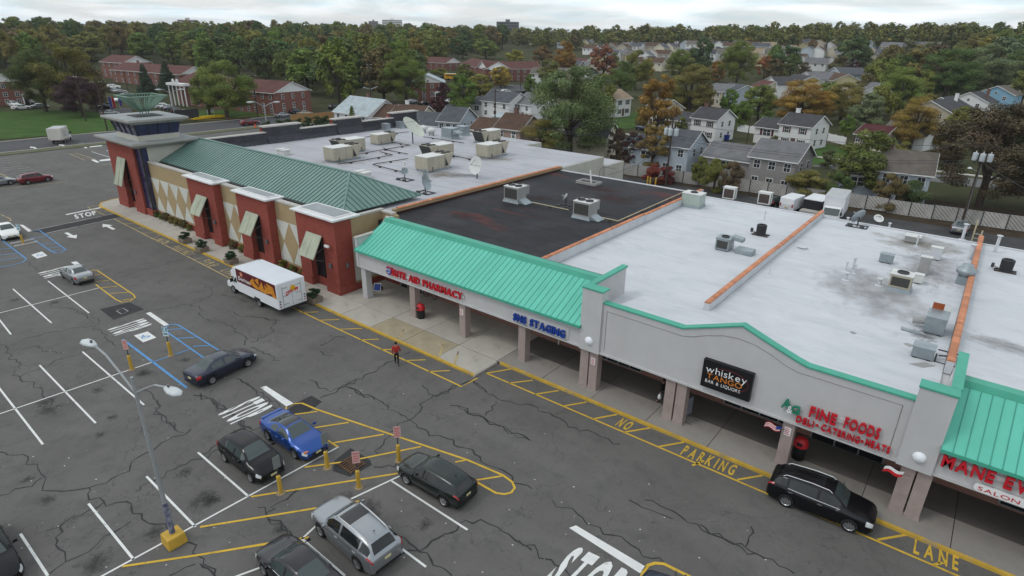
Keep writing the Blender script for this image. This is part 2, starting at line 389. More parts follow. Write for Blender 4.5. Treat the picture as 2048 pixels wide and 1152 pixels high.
area([(1138,1056),(1152,1051),(1292,1134),(1280,1147)], white_p, 'stop_bar')
area(z6((605,420),(785,378),(875,420),(690,485)), patch_m, 'asphalt_patch', .006)
pl(z6((705,430),(745,413),(778,432),(738,450)), .06, worn_p, 'drain_frame', .011, True)
area(z8((565,135),(655,92),(718,128),(640,190),(520,205),(510,180)), patch_m, 'asphalt_patch', .006)
area(z8((790,475),(885,400),(1000,470),(1010,500),(880,570),(780,535)), patch_m, 'asphalt_patch', .006)
# hatched island by the blue and black cars
pl(z8((540,210),(495,185),(510,160),(555,140),(600,137),(690,175),(1570,470),(1780,560),(1835,600),(1850,635),(1830,662),(1790,672),(1740,665),(1625,600)), .13, yellow_p, 'island_outline')
for a, b in [((525,207),(690,185)),((660,283),(875,250)),((785,370),(1080,320)),((615,513),(860,480)),((860,480),(1300,392)),((1500,483),(1560,472)),((1620,590),(1775,565)),((750,355),(812,395)),
             ((300,687),(1180,547)),((0,865),(935,713)),((0,1028),(640,925))]: pl(z8(a, b), .12, yellow_p, 'island_stripe')
pl([(245,1133),(400,1110),(560,1083)], .12, yellow_p, 'island_stripe', .013)
# upper left: blue aisle, crosswalk, stop line, arrows
pl(z5((225,850),(370,945),(400,958),(440,955),(475,935),(285,795),(225,800)), .12, blue_p, 'access_aisle_outline')
for a, b in [((235,850),(352,840)),((290,895),(400,890)),((325,925),(450,910)),((370,945),(470,930))]: pl(z5(a, b), .11, blue_p, 'access_aisle_stripe')
pl(z5((-40,825),(190,1000),(165,1025),(80,1048),(-40,1062)), .12, blue_p, 'access_aisle_outline')
for a, b in [((-40,935),(95,922)),((-40,975),(135,960)),((-40,1015),(165,988))]: pl(z5(a, b), .11, blue_p, 'access_aisle_stripe')
pl(z5((475,682),(745,627)), .45, white_p, 'stop_bar'); pl(z5((215,800),(830,673)), .14, worn_p, 'crosswalk_line'); pl(z5((325,817),(890,697)), .14, worn_p, 'crosswalk_line')
area(z5((325,817),(215,800),(830,673),(890,697)), patch_m, 'asphalt_patch', .005)
pl(z5((630,628),(755,685)), .11, pale_y, 'fire_lane_line'); pl(z5((630,628),(745,610)), .11, pale_y, 'fire_lane_line')
for a, b in [((668,645),(735,636)),((700,660),(785,656))]: pl(z5(a, b), .10, pale_y, 'fire_lane_stripe')
area(z5((140,755),(165,755),(235,800),(205,806)), white_p, 'stop_bar')
def arrow(px, py, ang, L=3.0):
    c = E(px, py); d = Vector((math.cos(ang), math.sin(ang), 0)); n = Vector((-d.y, d.x, 0))
    pts = [c-d*L*.5-n*.18, c+d*L*.05-n*.18, c+d*L*.05-n*.55, c+d*L*.5, c+d*L*.05+n*.55, c+d*L*.05+n*.18, c-d*L*.5+n*.18]
    MB().poly(pts, ZP).build('lane_arrow', white_p, lot)
arrow(*z5((780, 768))[0], R(180), 3.4); arrow(*z5((512, 832))[0], R(0), 3.2)
arrow(*z5((243, 200))[0], R(180), 4); arrow(*z5((450, 183))[0], R(180), 4)
# far left stalls
for i in range(11):
    a = z5((-30+i*4, 285+i*16.0), (60+i*30, 272+i*14.0)); pl(a, .12, worn_p, 'stall_line')
pl(z5((0,385),(125,447)), .14, pale_y, 'island_stripe'); pl(z5((-20,500),(480,443)), .14, pale_y, 'island_stripe')
pl(z5((0,678),(75,712),(80,725),(0,745)), .12, pale_y, 'island_outline')
pl(z5((500,243),(545,237),(680,280),(610,290)), .13, pale_y, 'island_outline', closed=True)
for k in range(5): pl(z5((525+k*26,252+k*7.5),(560+k*27,243+k*8.5)), .1, pale_y, 'island_stripe')
pl(z5((740,325),(790,315),(830,330),(830,362)), .13, pale_y, 'island_outline')
for a, b in [((660,228),(800,272)),((765,218),(800,230)),((570,170),(600,165))]: pl(z5(a, b), .14, white_p, 'stall_line')
for q in [((590,180),(605,178),(630,203),(612,203)), ((653,287),(680,284),(718,304),(695,307)), ((640,190),(735,178),(735,188),(650,197)), ((715,288),(790,278),(810,290),(720,298))]: area(z5(*q), white_p, 'stop_bar')
pl([(1283,1156),(1287,1143),(1296,1131),(1310,1126.5),(1328,1128),(1350,1139),(1385,1156)], .16, yellow_p, 'island_outline')
# accessible symbol squares (white square, blue wheelchair figure)
def symbol(q):
    area(q, white_p, 'accessible_square'); P = [E(*p) for p in q]; c = sum(P, Vector())/4; u = (P[1]-P[0]).normalized(); v = (P[3]-P[0]).normalized()
    s = (P[1]-P[0]).length*.32; W = lambda x, y: c+u*(x*s)+v*(y*s)
    b = MB(); ring = [W(.85*math.cos(a), .25+.62*math.sin(a)) for a in np.linspace(-.3, 4.2, 14)]
    b.strip(ring, .10, ZP+.004); b.strip([W(-.15, -1), W(-.1, 0), W(.5, 0), W(.85, .7)], .10, ZP+.006); b.strip([W(-.25, -1.15), W(-.1, -.95)], .2, ZP+.008)
    b.build('wheelchair_symbol', blue_p, lot)
symbol(z6((812,580),(895,555),(948,592),(868,622))); symbol(z6((190,90),(255,70),(288,95),(225,113)))
# STOP lettering: baseline runs +X, letters stretched towards +Y
def stop(bl, br, tl, m=white_p):
    o = E(*bl); x = E(*br)-o; y = E(*tl)-o; o.z = ZP; x.z = 0; y.z = 0
    text('STOP', o, x, y, x.length, y.length, m, lot, name='stop_letter', bold=.045, gap=.2)
stop(*z6((663,540),(716,582),(862,477))); stop(*z6((240,198),(290,236),(418,155)))
stop(*z6((1335,1050),(1425,1120),(1560,950)))
stop((1083,1163), (1195,1222), (1152,1095))
o = E(*z5((545,712))[0]); x = E(*z5((700,680))[0])-o; y = E(*z5((530,685))[0])-o
text('STOP', (o.x, o.y, ZP), (x.x, x.y, 0), (y.x, y.y, 0), x.length, y.length, white_p, lot, name='stop_letter', bold=.03)
# fire lanes
pl([(972.5,746.5),(1545,992.3),(1960,1171)], .13, yellow_p, 'fire_lane_line')
z4 = Zm((900, 560), 3.388); z3 = Zm((1400, 700), 2.549); z9 = Zm((640, 460), 3.3875)
for a, b in [((250,632),(415,603)),((400,700),(560,680)),((575,775),(737,750)),((770,855),(925,828)),((970,942),(1130,912)),((1180,1032),(1355,1003)),((1415,1130),(1585,1100))]: pl(z4(a, b), .13, yellow_p, 'fire_lane_stripe')
for a, b in [((-40,590),(20,565)),((190,662),(318,640)),((905,968),(1055,942)),((1190,1095),(1240,1085))]: pl(z3(a, b), .13, yellow_p, 'fire_lane_stripe')
pl(z5((820,712),(1655,1140)), .13, pale_y, 'fire_lane_line'); pl([(459,555),(640,641.5),(923.5,773.5),(955,756)], .13, yellow_p, 'fire_lane_line')
for a, b in [((0,612),(130,607)),((130,673),(285,668)),((275,745),(400,740)),((415,810),(490,810)),((580,885),(715,880)),((735,960),(880,953)),((-130,560),(-10,555))]: pl(z9(a, b), .12, yellow_p, 'fire_lane_stripe')
for a, b in [((840,722),(910,716)),((885,748),(968,746)),((945,780),(1037,778)),((1025,815),(1112,812)),((1100,855),(1150,830)),((1175,892),(1245,885)),((1335,975),(1405,962)),((1395,1005),(1450,995)),((1500,1055),(1580,1045))]: pl(z5(a, b), .11, pale_y, 'fire_lane_stripe')
def lane_word(s, a, b, h, m):
    o, x = E(*a), E(*b)-E(*a); o.z = ZP; x.z = 0
    text(s, o, x, Vector((-x.y, x.x, 0)), x.length, h, m, lot, name='fire_lane_letter', bold=.03, gap=.35)
lane_word('NO', (1230,850), (1254,861), .95, yellow_p); lane_word('PARKING', (1360,908), (1465,951), .95, yellow_p); lane_word('LANE', (1826,1105), (1916,1142), 1.0, yellow_p)
lane_word('NO', z5((1112,862))[0], z5((1165,892))[0], .9, pale_y); lane_word('PARKING', z5((1230,918))[0], z5((1335,966))[0], .9, pale_y)
lane_word('FIRE', z5((1440,1020))[0], z5((1515,1056))[0], .9, pale_y); lane_word('LANE', z5((1585,1086))[0], z5((1665,1124))[0], .9, pale_y)
# sealed cracks traced across the asphalt
def crack(pts, w=.09):
    P = [E(*p) for p in pts]; Q = []
    for a, b in zip(P, P[1:]):
        k = max(2, int((b-a).length/.32)); ph = random.uniform(0, 6)
        for i in range(k):
            t = i/k; q = a.lerp(b, t); s = .075 if 0 < i else 0; n_ = Vector((-(b-a).y, (b-a).x, 0)).normalized(); q += n_*(.16*math.sin(3.1*t*k*.32+ph)+.10*math.sin(7.3*t*k*.32+2*ph))*min(1, 4*t*(1-t)*1.5)
            Q.append(q+Vector((random.uniform(-s, s), random.uniform(-s, s), 0)))
    Q.append(P[-1]); MB().strip(Q, w, .004+random.random()*.0012, wj=.45).build('sealed_crack', tar_m, lot)
z7 = Zm((0, 800), 3.273)
for p in [z7((0,340),(50,360),(185,372),(265,480),(290,540),(335,595),(470,592),(580,575),(780,490),(960,345),(1250,190)), z7((0,625),(210,565),(275,510)), z7((580,575),(575,615),(680,665),(860,680),(930,780),(1010,815),(1100,850)),
          z7((680,670),(430,795),(300,857)), z7((430,795),(365,900),(365,950),(430,1060),(310,1150)), z7((430,1060),(640,940),(860,795)), z7((885,600),(920,565),(1140,455),(1460,310),(1640,225)),
          z7((1380,0),(1500,80),(1640,190)), z7((1030,0),(1050,40),(1020,70),(1120,160),(1200,215)), z7((1945,590),(1880,650),(1810,680),(1800,715),(1740,740),(1690,705)), z7((1740,740),(1920,900)), z7((1230,930),(1260,1000),(1330,1075),(1400,1152)), z7((1110,1150),(1280,1075))]: crack(p, .08)
for p in [z8((0,80),(80,140),(200,215),(300,290)), z8((240,0),(330,70),(400,105),(450,170)), z8((0,440),(140,370),(300,300),(370,260)), z8((640,0),(740,50),(770,70),(920,0)), z8((865,40),(1050,120),(1220,230),(1320,290),(1560,400),(1720,510),(1950,640)),
          z8((1600,0),(1370,95),(1230,235),(1110,310),(1085,350),(1050,440)), z8((1520,150),(1640,210),(1750,265),(1940,355)), z8((1120,890),(1230,960),(1290,1010),(1370,1090),(1480,1150)), z8((1170,1030),(1290,1005),(1400,930),(1560,825),(1650,820),(1750,865),(1850,940),(1950,1000)), z8((1020,510),(1110,500),(1160,485)), z8((0,1080),(50,1110),(90,1152)), z8((400,815),(480,880),(560,935))]: crack(p, .08)
for p in [z6((300,390),(350,410),(450,420),(530,465),(605,490),(600,515),(570,530),(620,570),(650,610),(700,640),(790,640)), z6((0,625),(60,690),(125,780),(85,795),(125,850),(210,865),(260,920),(310,960),(310,1000)), z6((125,830),(270,760),(500,680),(570,655)),
          z6((80,670),(200,645),(350,690),(370,690)), z6((870,900),(930,960),(970,1010),(950,1030),(1010,1090),(1060,1152)), z6((1170,940),(1260,960),(1330,1000),(1420,1070),(1530,1145)), z6((1430,840),(1500,880),(1600,950),(1700,1010)), z6((165,130),(240,190),(300,240)),
          z6((140,600),(300,560),(560,520)), z6((730,225),(860,180),(1000,150),(1120,115)), z6((1210,260),(1290,290),(1270,350),(1160,390),(980,415),(860,440)), z6((1160,390),(1230,430),(1210,455),(1260,480),(1370,510),(1490,590),(1480,640)), z6((1380,430),(1450,460),(1560,470),(1700,490)), z6((1560,470),(1665,480),(1660,545),(1600,590),(1520,620)), z6((1520,650),(1600,690),(1698,730)), z6((1340,330),(1410,345),(1490,375))]: crack(p, .075)
for p in [z9((0,1140),(170,1060),(300,985),(510,880),(610,825)), z9((180,1060),(270,1100),(370,1152)), z9((0,785),(60,760),(120,720),(175,730)), z9((690,1050),(730,1080),(735,1110),(790,1130),(870,1080),(1060,1010)), z9((0,820),(90,855)), z9((1045,1010),(1060,1050),(1130,1100))]: crack(p, .085)
for p in [z4((165,690),(250,770),(370,820),(560,850),(700,920),(850,1000),(1000,1050),(1150,1110)), z4((0,850),(170,905),(300,970),(430,1040),(545,1090)), z4((310,820),(290,880),(240,920)), z3((0,890),(130,965),(330,1060),(480,1140)), z3((260,900),(235,1000)), [(1105,1000),(1165,1035),(1200,1055),(1262,1090),(1332,1130),(1390,1165)], [(1290,1000),(1335,1018),(1395,1048),(1450,1080),(1530,1118)], [(1038,1080),(1075,1102),(1110,1130),(1140,1152)], [(1258,1000),(1300,1020),(1345,1038)]]: crack(p, .065)
lit = MB()
for _ in range(260):
    p = E(random.uniform(0, 2048), random.uniform(560, 1150)); s = random.uniform(.012, .04)
    if p.y < 24.5: lit.quad((p.x-s, p.y-s, .006), (p.x+s, p.y-s*.6, .006), (p.x+s*.8, p.y+s, .006), (p.x-s*.9, p.y+s*.7, .006))
lo_ = lit.build('litter_specks', mat('pale_litter', (.5, .48, .44), var=.4, scale=.3), lot); lo_['kind'] = 'stuff'
drain = thing('storm_drain', 'rusty slotted storm drain grate in the patched asphalt between yellow bollards', 'drain', E(*z8((890, 497))[0]))
b = MB(); 
for k in range(7): b.box(-.55+k*.17, -.47+k*.17, -.42, .42, .004, .05)
b.box(-.6, .6, -.5, -.42, .004, .055); b.box(-.6, .6, .42, .5, .004, .055); b.box(-.6, .6, -.03, .03, .006, .045)
b.build('grate', mat('rusty_iron', (.10, .055, .03), rough=.8, var=.3, scale=4), drain)
MB().box(-.58, .58, -.48, .48, .004, .012).build('drain_hole', mat('black_void', (.008, .008, .008), var=0), drain)

# ------------------------------------------------------------------ pavements: slabs and kerbs
def slabs(name, x0, x1, y0, y1, nx, ny, z, m, alt=None, skip=None, skew=0):
    p = struct(MB().box(x0+.02, x1-.02, y0+.02, y1-.02, -.02, z-.03).build(name, mat('slab_joint', (.035, .032, .03), rough=1, var=.1)))
    dx, dy = (x1-x0)/nx, (y1-y0)/ny; me = MB().box(.018, dx-.018, .018, dy-.018, -.02, 0).mesh('slab', m)
    for i in range(nx):
        for j in range(ny):
            o = bpy.data.objects.new('slab', me); col.objects.link(o); o.parent = p
            o.location = (x0+i*dx, y0+j*dy, z+random.uniform(-.004, .004))
            if alt and alt(x0+(i+.5)*dx, y0+(j+.5)*dy):
                o.material_slots[0].link = 'OBJECT'; o.material_slots[0].material = alt(x0+(i+.5)*dx, y0+(j+.5)*dy)
    return p
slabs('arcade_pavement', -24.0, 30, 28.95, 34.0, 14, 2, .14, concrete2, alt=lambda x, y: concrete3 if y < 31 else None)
slabs('front_pavement', -46.2, -24.0, 26.5, 34.0, 6, 3, .14, concrete, alt=lambda x, y: tan_slab if (-36 < x < -27.5 and y < 29) else None)
slabs('shop_pavement', -90.2, -46.2, 26.75, 29.6, 22, 1, .14, concrete)
struct(MB().poly([(-90.2,26.8),(-91.8,27.6),(-92.6,29.2),(-92.8,34),(-92.8,80),(-89,80),(-89,29.6),(-90.2,29.6)], .13).build('shop_pavement', concrete))
for pts in [[(-92.9,34),(-92.7,29.2),(-91.9,27.5),(-90.2,26.7),(-46.2,26.45),(-24.0,26.45)], [(-23.7,28.9),(30,28.9)]]:
    b = MB()
    for (xa, ya), (xb, yb) in zip(pts, pts[1:]):
        d = Vector((xb-xa, yb-ya, 0)).normalized(); n = Vector((d.y, -d.x, 0))*-.19
        b.prism([(xa, ya, -.02), (xa, ya, .15), (xa+n.x, ya+n.y, .155), (xa+n.x, ya+n.y, -.02)], (xb-xa, yb-ya, 0))
    struct(b.build('yellow_kerb', kerb_y))
struct(MB().prism([(-24.0,26.45,-.02),(-24.0,26.45,.145),(-24.0,28.9,.145),(-24.0,28.9,-.02)], (.12,0,0)).build('kerb_end', concrete))
for a, b2 in [((510,755),(570,672)),((803,878),(838,757)),((905,922),(938,822))]:
    pts = z9(a, b2); p, q = E(*pts[0], .15), E(*pts[1], .15); MB().strip([p, q], .12, .1485).build('pavement_stripe', pale_y, lot)
# ------------------------------------------------------------------ materials of the shops
red_brick = brick_mat('red_brick_facing', (.235, .048, .034), (.27, .06, .042), (.18, .05, .04), .4, .2)
brown_brick = brick_mat('brown_brick', (.20, .08, .058), (.25, .10, .07), (.28, .21, .18), .24, .08)
beige = mat('beige_stucco', (.36, .27, .15), var=.06, scale=1.5, bump=.2, bscale=50); overlay(beige, (.28, .21, .12), .5, .55, .8, .5, stretch=(1, 1, .3))
white_stucco = mat('white_stucco', (.55, .55, .50), var=.05, scale=1.2); overlay(white_stucco, (.44, .43, .38), .6, .55, .8, .5, stretch=(1, 1, .25))
cream = mat('cream_stucco', (.47, .46, .40), var=.06, scale=1.0); overlay(cream, (.36, .34, .29), .5, .52, .75, .6, stretch=(1, 1, .2))
stucco = mat('grey_stucco', (.49, .485, .485), var=.04, scale=1.0, bump=.35, bscale=40); overlay(stucco, (.38, .365, .35), .35, .5, .8, .5, stretch=(1, 1, .25))
col_m = mat('pinkish_column_stone', (.33, .265, .245), var=.10, scale=1.4, bump=.4, bscale=45); overlay(col_m, (.24, .19, .175), 3, .55, .72, .5)
stone_w = mat('white_cornice', (.66, .66, .66), var=.06, scale=1.2); overlay(stone_w, (.38, .37, .36), 1.3, .56, .74, .7, stretch=(.5, 1, 3))
tower_top = mat('slab_membrane', (.29, .31, .315), var=.12, scale=.5); overlay(tower_top, (.24, .26, .265), 1.1, .52, .7, .7, stretch=(1, .4, 1)); overlay(tower_top, (.36, .36, .35), .5, .55, .75, .6)
slab_edge = mat('slab_fascia', (.33, .325, .30), var=.06, scale=.7)
glass_b = mat('dark_blue_glass', (.022, .022, .07), rough=.08, var=.3, scale=.6, spec=.7)
glass_d = mat('dark_shop_glass', (.012, .014, .016), rough=.1, var=.2, scale=.7, spec=.6)
frame_k = mat('black_window_frame', (.02, .02, .02), rough=.5, var=.1)
teal_m = mat('grey_green_metal_roof', (.135, .225, .20), rough=.42, var=.08, scale=.35, metal=.15, spec=.4); overlay(teal_m, (.19, .27, .245), .7, .52, .75, .55, stretch=(.6, 3, 1))
teal_r = mat('grey_green_seam', (.045, .10, .085), rough=.5, var=.06, scale=.6)
green_m = mat('bright_green_metal_roof', (.105, .46, .345), rough=.45, var=.05, scale=.4, metal=.05, spec=.4); overlay(green_m, (.13, .50, .385), .8, .5, .75, .6, stretch=(2, .4, 1)); overlay(green_m, (.08, .35, .26), 1.4, .62, .78, .5, stretch=(3, .25, 1))
green_r = mat('bright_green_seam', (.05, .27, .21), rough=.5, var=.05)
green_t = mat('green_metal_trim', (.062, .34, .24), rough=.5, var=.08, scale=.9)
jitter(green_m, .05); jitter(teal_m, .06)
grey_roof = mat('grey_roof_membrane', (.40, .40, .425), rough=.9, var=.07, scale=.25, detail=8, spec=.2)
overlay(grey_roof, (.30, .30, .315), .3, .52, .72, .6, detail=8); overlay(grey_roof, (.27, .265, .26), 1.1, .62, .75, .5, stretch=(.5, 1.5, 1)); overlay(grey_roof, (.48, .48, .50), .12, .55, .7, .5)
black_roof = mat('black_roof_membrane', (.020, .020, .023), rough=.72, var=.25, scale=.3, detail=8, spec=.2)
overlay(black_roof, (.042, .042, .047), .22, .48, .66, .8, stretch=(1, 1, 1), detail=8); overlay(black_roof, (.105, .105, .11), 1.1, .66, .76, .5, stretch=(.3, 1.4, 1)); overlay(black_roof, (.105, .022, .018), .16, .60, .66, .55, stretch=(.6, 1.5, 1), detail=7, distort=.7)
white_roof = mat('white_roof_membrane', (.54, .55, .57), rough=.8, var=.05, scale=.25, detail=8, spec=.25)
overlay(white_roof, (.37, .385, .41), .9, .52, .74, .45, stretch=(.7, 1.3, 1), detail=9); overlay(white_roof, (.41, .435, .47), .35, .48, .72, .6, stretch=(.6, 1.8, 1), detail=9); overlay(white_roof, (.60, .61, .63), 1.2, .55, .7, .6, stretch=(.5, 1.4, 1)); overlay(white_roof, (.40, .40, .40), 2.2, .68, .78, .5)
tile_m = mat('orange_clay_tile', (.46, .19, .10), rough=.7, var=.18, scale=3, bump=.2)
jitter(tile_m, .22)
black_par = mat('black_parapet_membrane', (.040, .042, .05), rough=.6, var=.2, scale=.6); overlay(black_par, (.085, .088, .10), 1.2, .52, .72, .7, stretch=(1, .6, 2))
coping_m = mat('stone_coping', (.42, .40, .37), var=.1, scale=1)
shutter_m = mat('weathered_pale_green_shutter', (.36, .38, .29), rough=.7, var=.12, scale=1.2); overlay(shutter_m, (.22, .25, .19), .9, .52, .72, .7, stretch=(3, 1, .6))
lamp_grey = mat('grey_lamp_metal', (.12, .12, .13), rough=.5, var=.1)
def stain_mat(name, c, lo=.42, hi=.62, amt=.8, scale=4):
    if name in MATS: return MATS[name]
    m = mat(name, c, rough=.85, var=.2, scale=1.5); n, l, b = nodes_of(m)
    t = n.new('ShaderNodeTexCoord'); v = n.new('ShaderNodeVectorMath'); v.operation = 'MULTIPLY_ADD'; v.inputs[1].default_value = (2, 2, 0); v.inputs[2].default_value = (-1, -1, 0); l.new(t.outputs['Generated'], v.inputs[0])
    ln_ = n.new('ShaderNodeVectorMath'); ln_.operation = 'LENGTH'; l.new(v.outputs[0], ln_.inputs[0])
    ns = n.new('ShaderNodeTexNoise'); ns.inputs['Scale'].default_value = scale; ns.inputs['Detail'].default_value = 8; ns.inputs['Roughness'].default_value = .65
    oi = n.new('ShaderNodeObjectInfo'); ad = n.new('ShaderNodeVectorMath'); ad.operation = 'ADD'; l.new(t.outputs['Generated'], ad.inputs[0])
    mu = n.new('ShaderNodeMath'); mu.operation = 'MULTIPLY'; mu.inputs[1].default_value = 50; l.new(oi.outputs['Random'], mu.inputs[0]); l.new(mu.outputs[0], ad.inputs[1]); l.new(ad.outputs[0], ns.inputs['Vector'])
    s = n.new('ShaderNodeMath'); s.operation = 'MULTIPLY_ADD'; s.inputs[1].default_value = -.55; l.new(ln_.outputs['Value'], s.inputs[0])
    s2 = n.new('ShaderNodeMath'); s2.operation = 'ADD'; s2.inputs[1].default_value = .33; l.new(ns.outputs[0], s2.inputs[0]); l.new(s2.outputs[0], s.inputs[2])
    r = n.new('ShaderNodeMapRange'); r.inputs[1].default_value = lo; r.inputs[2].default_value = hi; r.inputs[4].default_value = amt; l.new(s.outputs[0], r.inputs[0]); l.new(r.outputs[0], b.inputs['Alpha'])
    return m
stain_dark = stain_mat('dark_stain', (.035, .034, .033), .46, .82, .5, 7); stain_grey = stain_mat('grime_stain', (.24, .225, .22), .42, .88, .55, 8); stain_brown = stain_mat('brown_stain', (.22, .19, .15), .42, .80, .6, 6); stain_red = stain_mat('red_stain', (.065, .022, .021), .46, .85, .5, 6)
def stain(parent, name, c, rx, ry, z, m, rot=0):
    o = MB().quad((-rx, -ry, 0), (rx, -ry, 0), (rx, ry, 0), (-rx, ry, 0)).build(name, m, parent); o.location = Vector((c[0], c[1], z)) - (parent.location if parent else Vector()); o.rotation_euler.z = rot; return o
for i, (x, y, r) in enumerate([(405,1000,1.0),(310,1065,.8),(190,1130,.9),(420,1002,.6),(285,700+45,.7),(290,748,.8),(195,780,.6),(225,835,.5),(90,805,.8),(430,1000,.5),(740,1020,1.0),(690,1000,.8),(850,1050,.6),(110,605,.6),(30,600,.7),(370,720,.6),(200,870,.5),(98,820,1.0),(372,945,.6),(55,960,.5),(560,1060,.5),(95,1000,.6)]):
    stain(lot, 'oil_stain', E(x, y), r*1.2, r, .0075+i*.00012, stain_dark, random.random()*3)

# ------------------------------------------------------------------ the anchor shop with the tower
AN = thing('anchor_store', 'large red brick and beige shop with green metal roof and corner tower', 'shop building', (-63, 29, 0))
def P(b, name, m, parent=None, **k): return b.build(name, m, parent or AN, world=True, **k)
P(MB().box(-84.9, -42.35, 30.05, 74.2, 0, 6.25).box(-84.9, -56, 74.2, 78.2, 0, 6.25).box(-48, -42.0, 74.2, 79.5, 0, 5.0), 'wall', cream)
P(MB().box(-84.6, -42.6, 31, 74.0, 6.25, 6.30).box(-84.6, -56.3, 74.0, 78.0, 6.25, 6.301).box(-47.8, -42.2, 74.3, 79.3, 5.0, 5.04), 'flat_roof', grey_roof)
for k, (xa, xb, ya, yb) in enumerate([(-84, -43, 46+i*4.2, 46.05+i*4.2) for i in range(8)]): P(MB().box(xa, xb, ya, yb, 6.30, 6.306), 'membrane_seam', mat('seam_dark', (.20, .20, .21), var=.2))
# rear black parapet with raised stretches
for y0, y1 in [(38, 48.4), (54.0, 60.8), (65.9, 72.9)]:
    pp = P(MB().box(-85.2, -84.55, y0, y1, 6.2, 7.85), 'parapet', black_par); P(MB().box(-85.35, -84.4, y0, y1, 7.85, 7.98), 'coping', coping_m, pp)
    P(MB().prism([(-84.54, y0, 6.3), (-84.54, y0, 6.9), (-84.1, y0, 6.32)], (0, y1-y0, 0)), 'flashing', black_par, pp)
for y0, y1 in [(48.4, 54.0), (60.8, 65.9), (72.9, 78.4)]:
    q = P(MB().box(-85.5, -84.5, y0, y1, 6.2, 8.62), 'raised_parapet', black_par); P(MB().box(-85.8, -84.35, y0-.35, y1+.35, 8.62, 8.82), 'coping', coping_m, q)
    P(MB().box(-86.2, -85.52, y0, y1, 0, 8.6), 'brick_pier', red_brick)
    P(MB().prism([(-84.5, y0+.05, 6.3), (-84.5, y0+.05, 7.3), (-83.9, y0+.05, 6.32)], (0, y1-y0, 0)), 'flashing', black_par, q)
for i in range(16): P(MB().box(-84.5, -83.9, 38.5+i*2.5, 38.6+i*2.5, 6.3, 6.36), 'scupper_strap', frame_k)
# front wall stretches with diamonds
diamond_me = {}
def diamonds(x0, x1, centres, w, z0=.95, z1=4.98, y=29.8):
    wl_ = P(MB().box(x0, x1, y, y+.25, .7, 6.75), 'front_wall', beige)
    P(MB().box(x0, x1, y-.02, y+.22, z0, z1), 'white_field', white_stucco, wl_)
    P(MB().box(x0, x1, y-.1, y+.2, 0, .72), 'brick_plinth', red_brick, wl_)
    P(MB().box(x0, x1, y-.06, y+.5, 6.75, 6.92), 'coping', coping_m, wl_)
    zc = (z0+z1)/2
    for c in centres:
        pts = [(c-w/2, zc), (c, z0), (c+w/2, zc), (c, z1)]; out = []
        for i in range(4):                        # clip to the stretch
            a, b = pts[i], pts[(i+1) % 4]
            if x0 <= a[0] <= x1: out.append(a)
            for X in (x0, x1):
                if (a[0]-X)*(b[0]-X) < 0: t = (X-a[0])/(b[0]-a[0]); out.append((X, a[1]+t*(b[1]-a[1])))
        if len(out) > 2:
            cx = sum(p[0] for p in out)/len(out); cz = sum(p[1] for p in out)/len(out); out.sort(key=lambda p: math.atan2(p[1]-cz, p[0]-cx))
            P(MB().prism([(p[0], y-.045, p[1]) for p in out], (0, .03, 0)), 'diamond', beige, wl_)
diamonds(-79.7, -68.0, [-79.75+i*2.4 for i in range(6)], 2.4)
diamonds(-62.5, -57.9, [-62.6, -60.2, -57.8], 2.4); diamonds(-52.4, -47.6, [-52.6, -50.2, -47.8], 2.4)
# right hand return
P(MB().box(-42.35, -42.1, 30.7, 34.4, .7, 6.78), 'return_wall', beige)
P(MB().box(-42.12, -42.07, 30.75, 33.5, .95, 4.98), 'white_field', white_stucco)
P(MB().prism([(-42.07, 31.0, 2.96), (-42.07, 32.2, .95), (-42.07, 33.4, 2.96), (-42.07, 32.2, 4.98)], (.02, 0, 0)), 'diamond', beige)
P(MB().box(-42.3, -41.98, 30.7, 34.3, 0, .72), 'brick_plinth', red_brick)
P(MB().box(-42.45, -42.02, 30.7, 34.5, 6.78, 6.95), 'coping', coping_m)
P(MB().box(-42.3, -40.0, 34.2, 34.5, 0, 6.7), 'return_wall', beige); P(MB().box(-42.0, -39.9, 34.1, 34.2, 0, .72), 'brick_plinth', red_brick)
P(MB().prism([(-40.6, 34.18, .95), (-40.0, 34.18, 2.0), (-40.6, 34.18, 3.0), (-41.2, 34.18, 2.0)], (0, .03, 0)), 'diamond', beige)
P(MB().box(-42.4, -40.45, 34.1, 34.6, 6.7, 6.85), 'coping', coping_m)
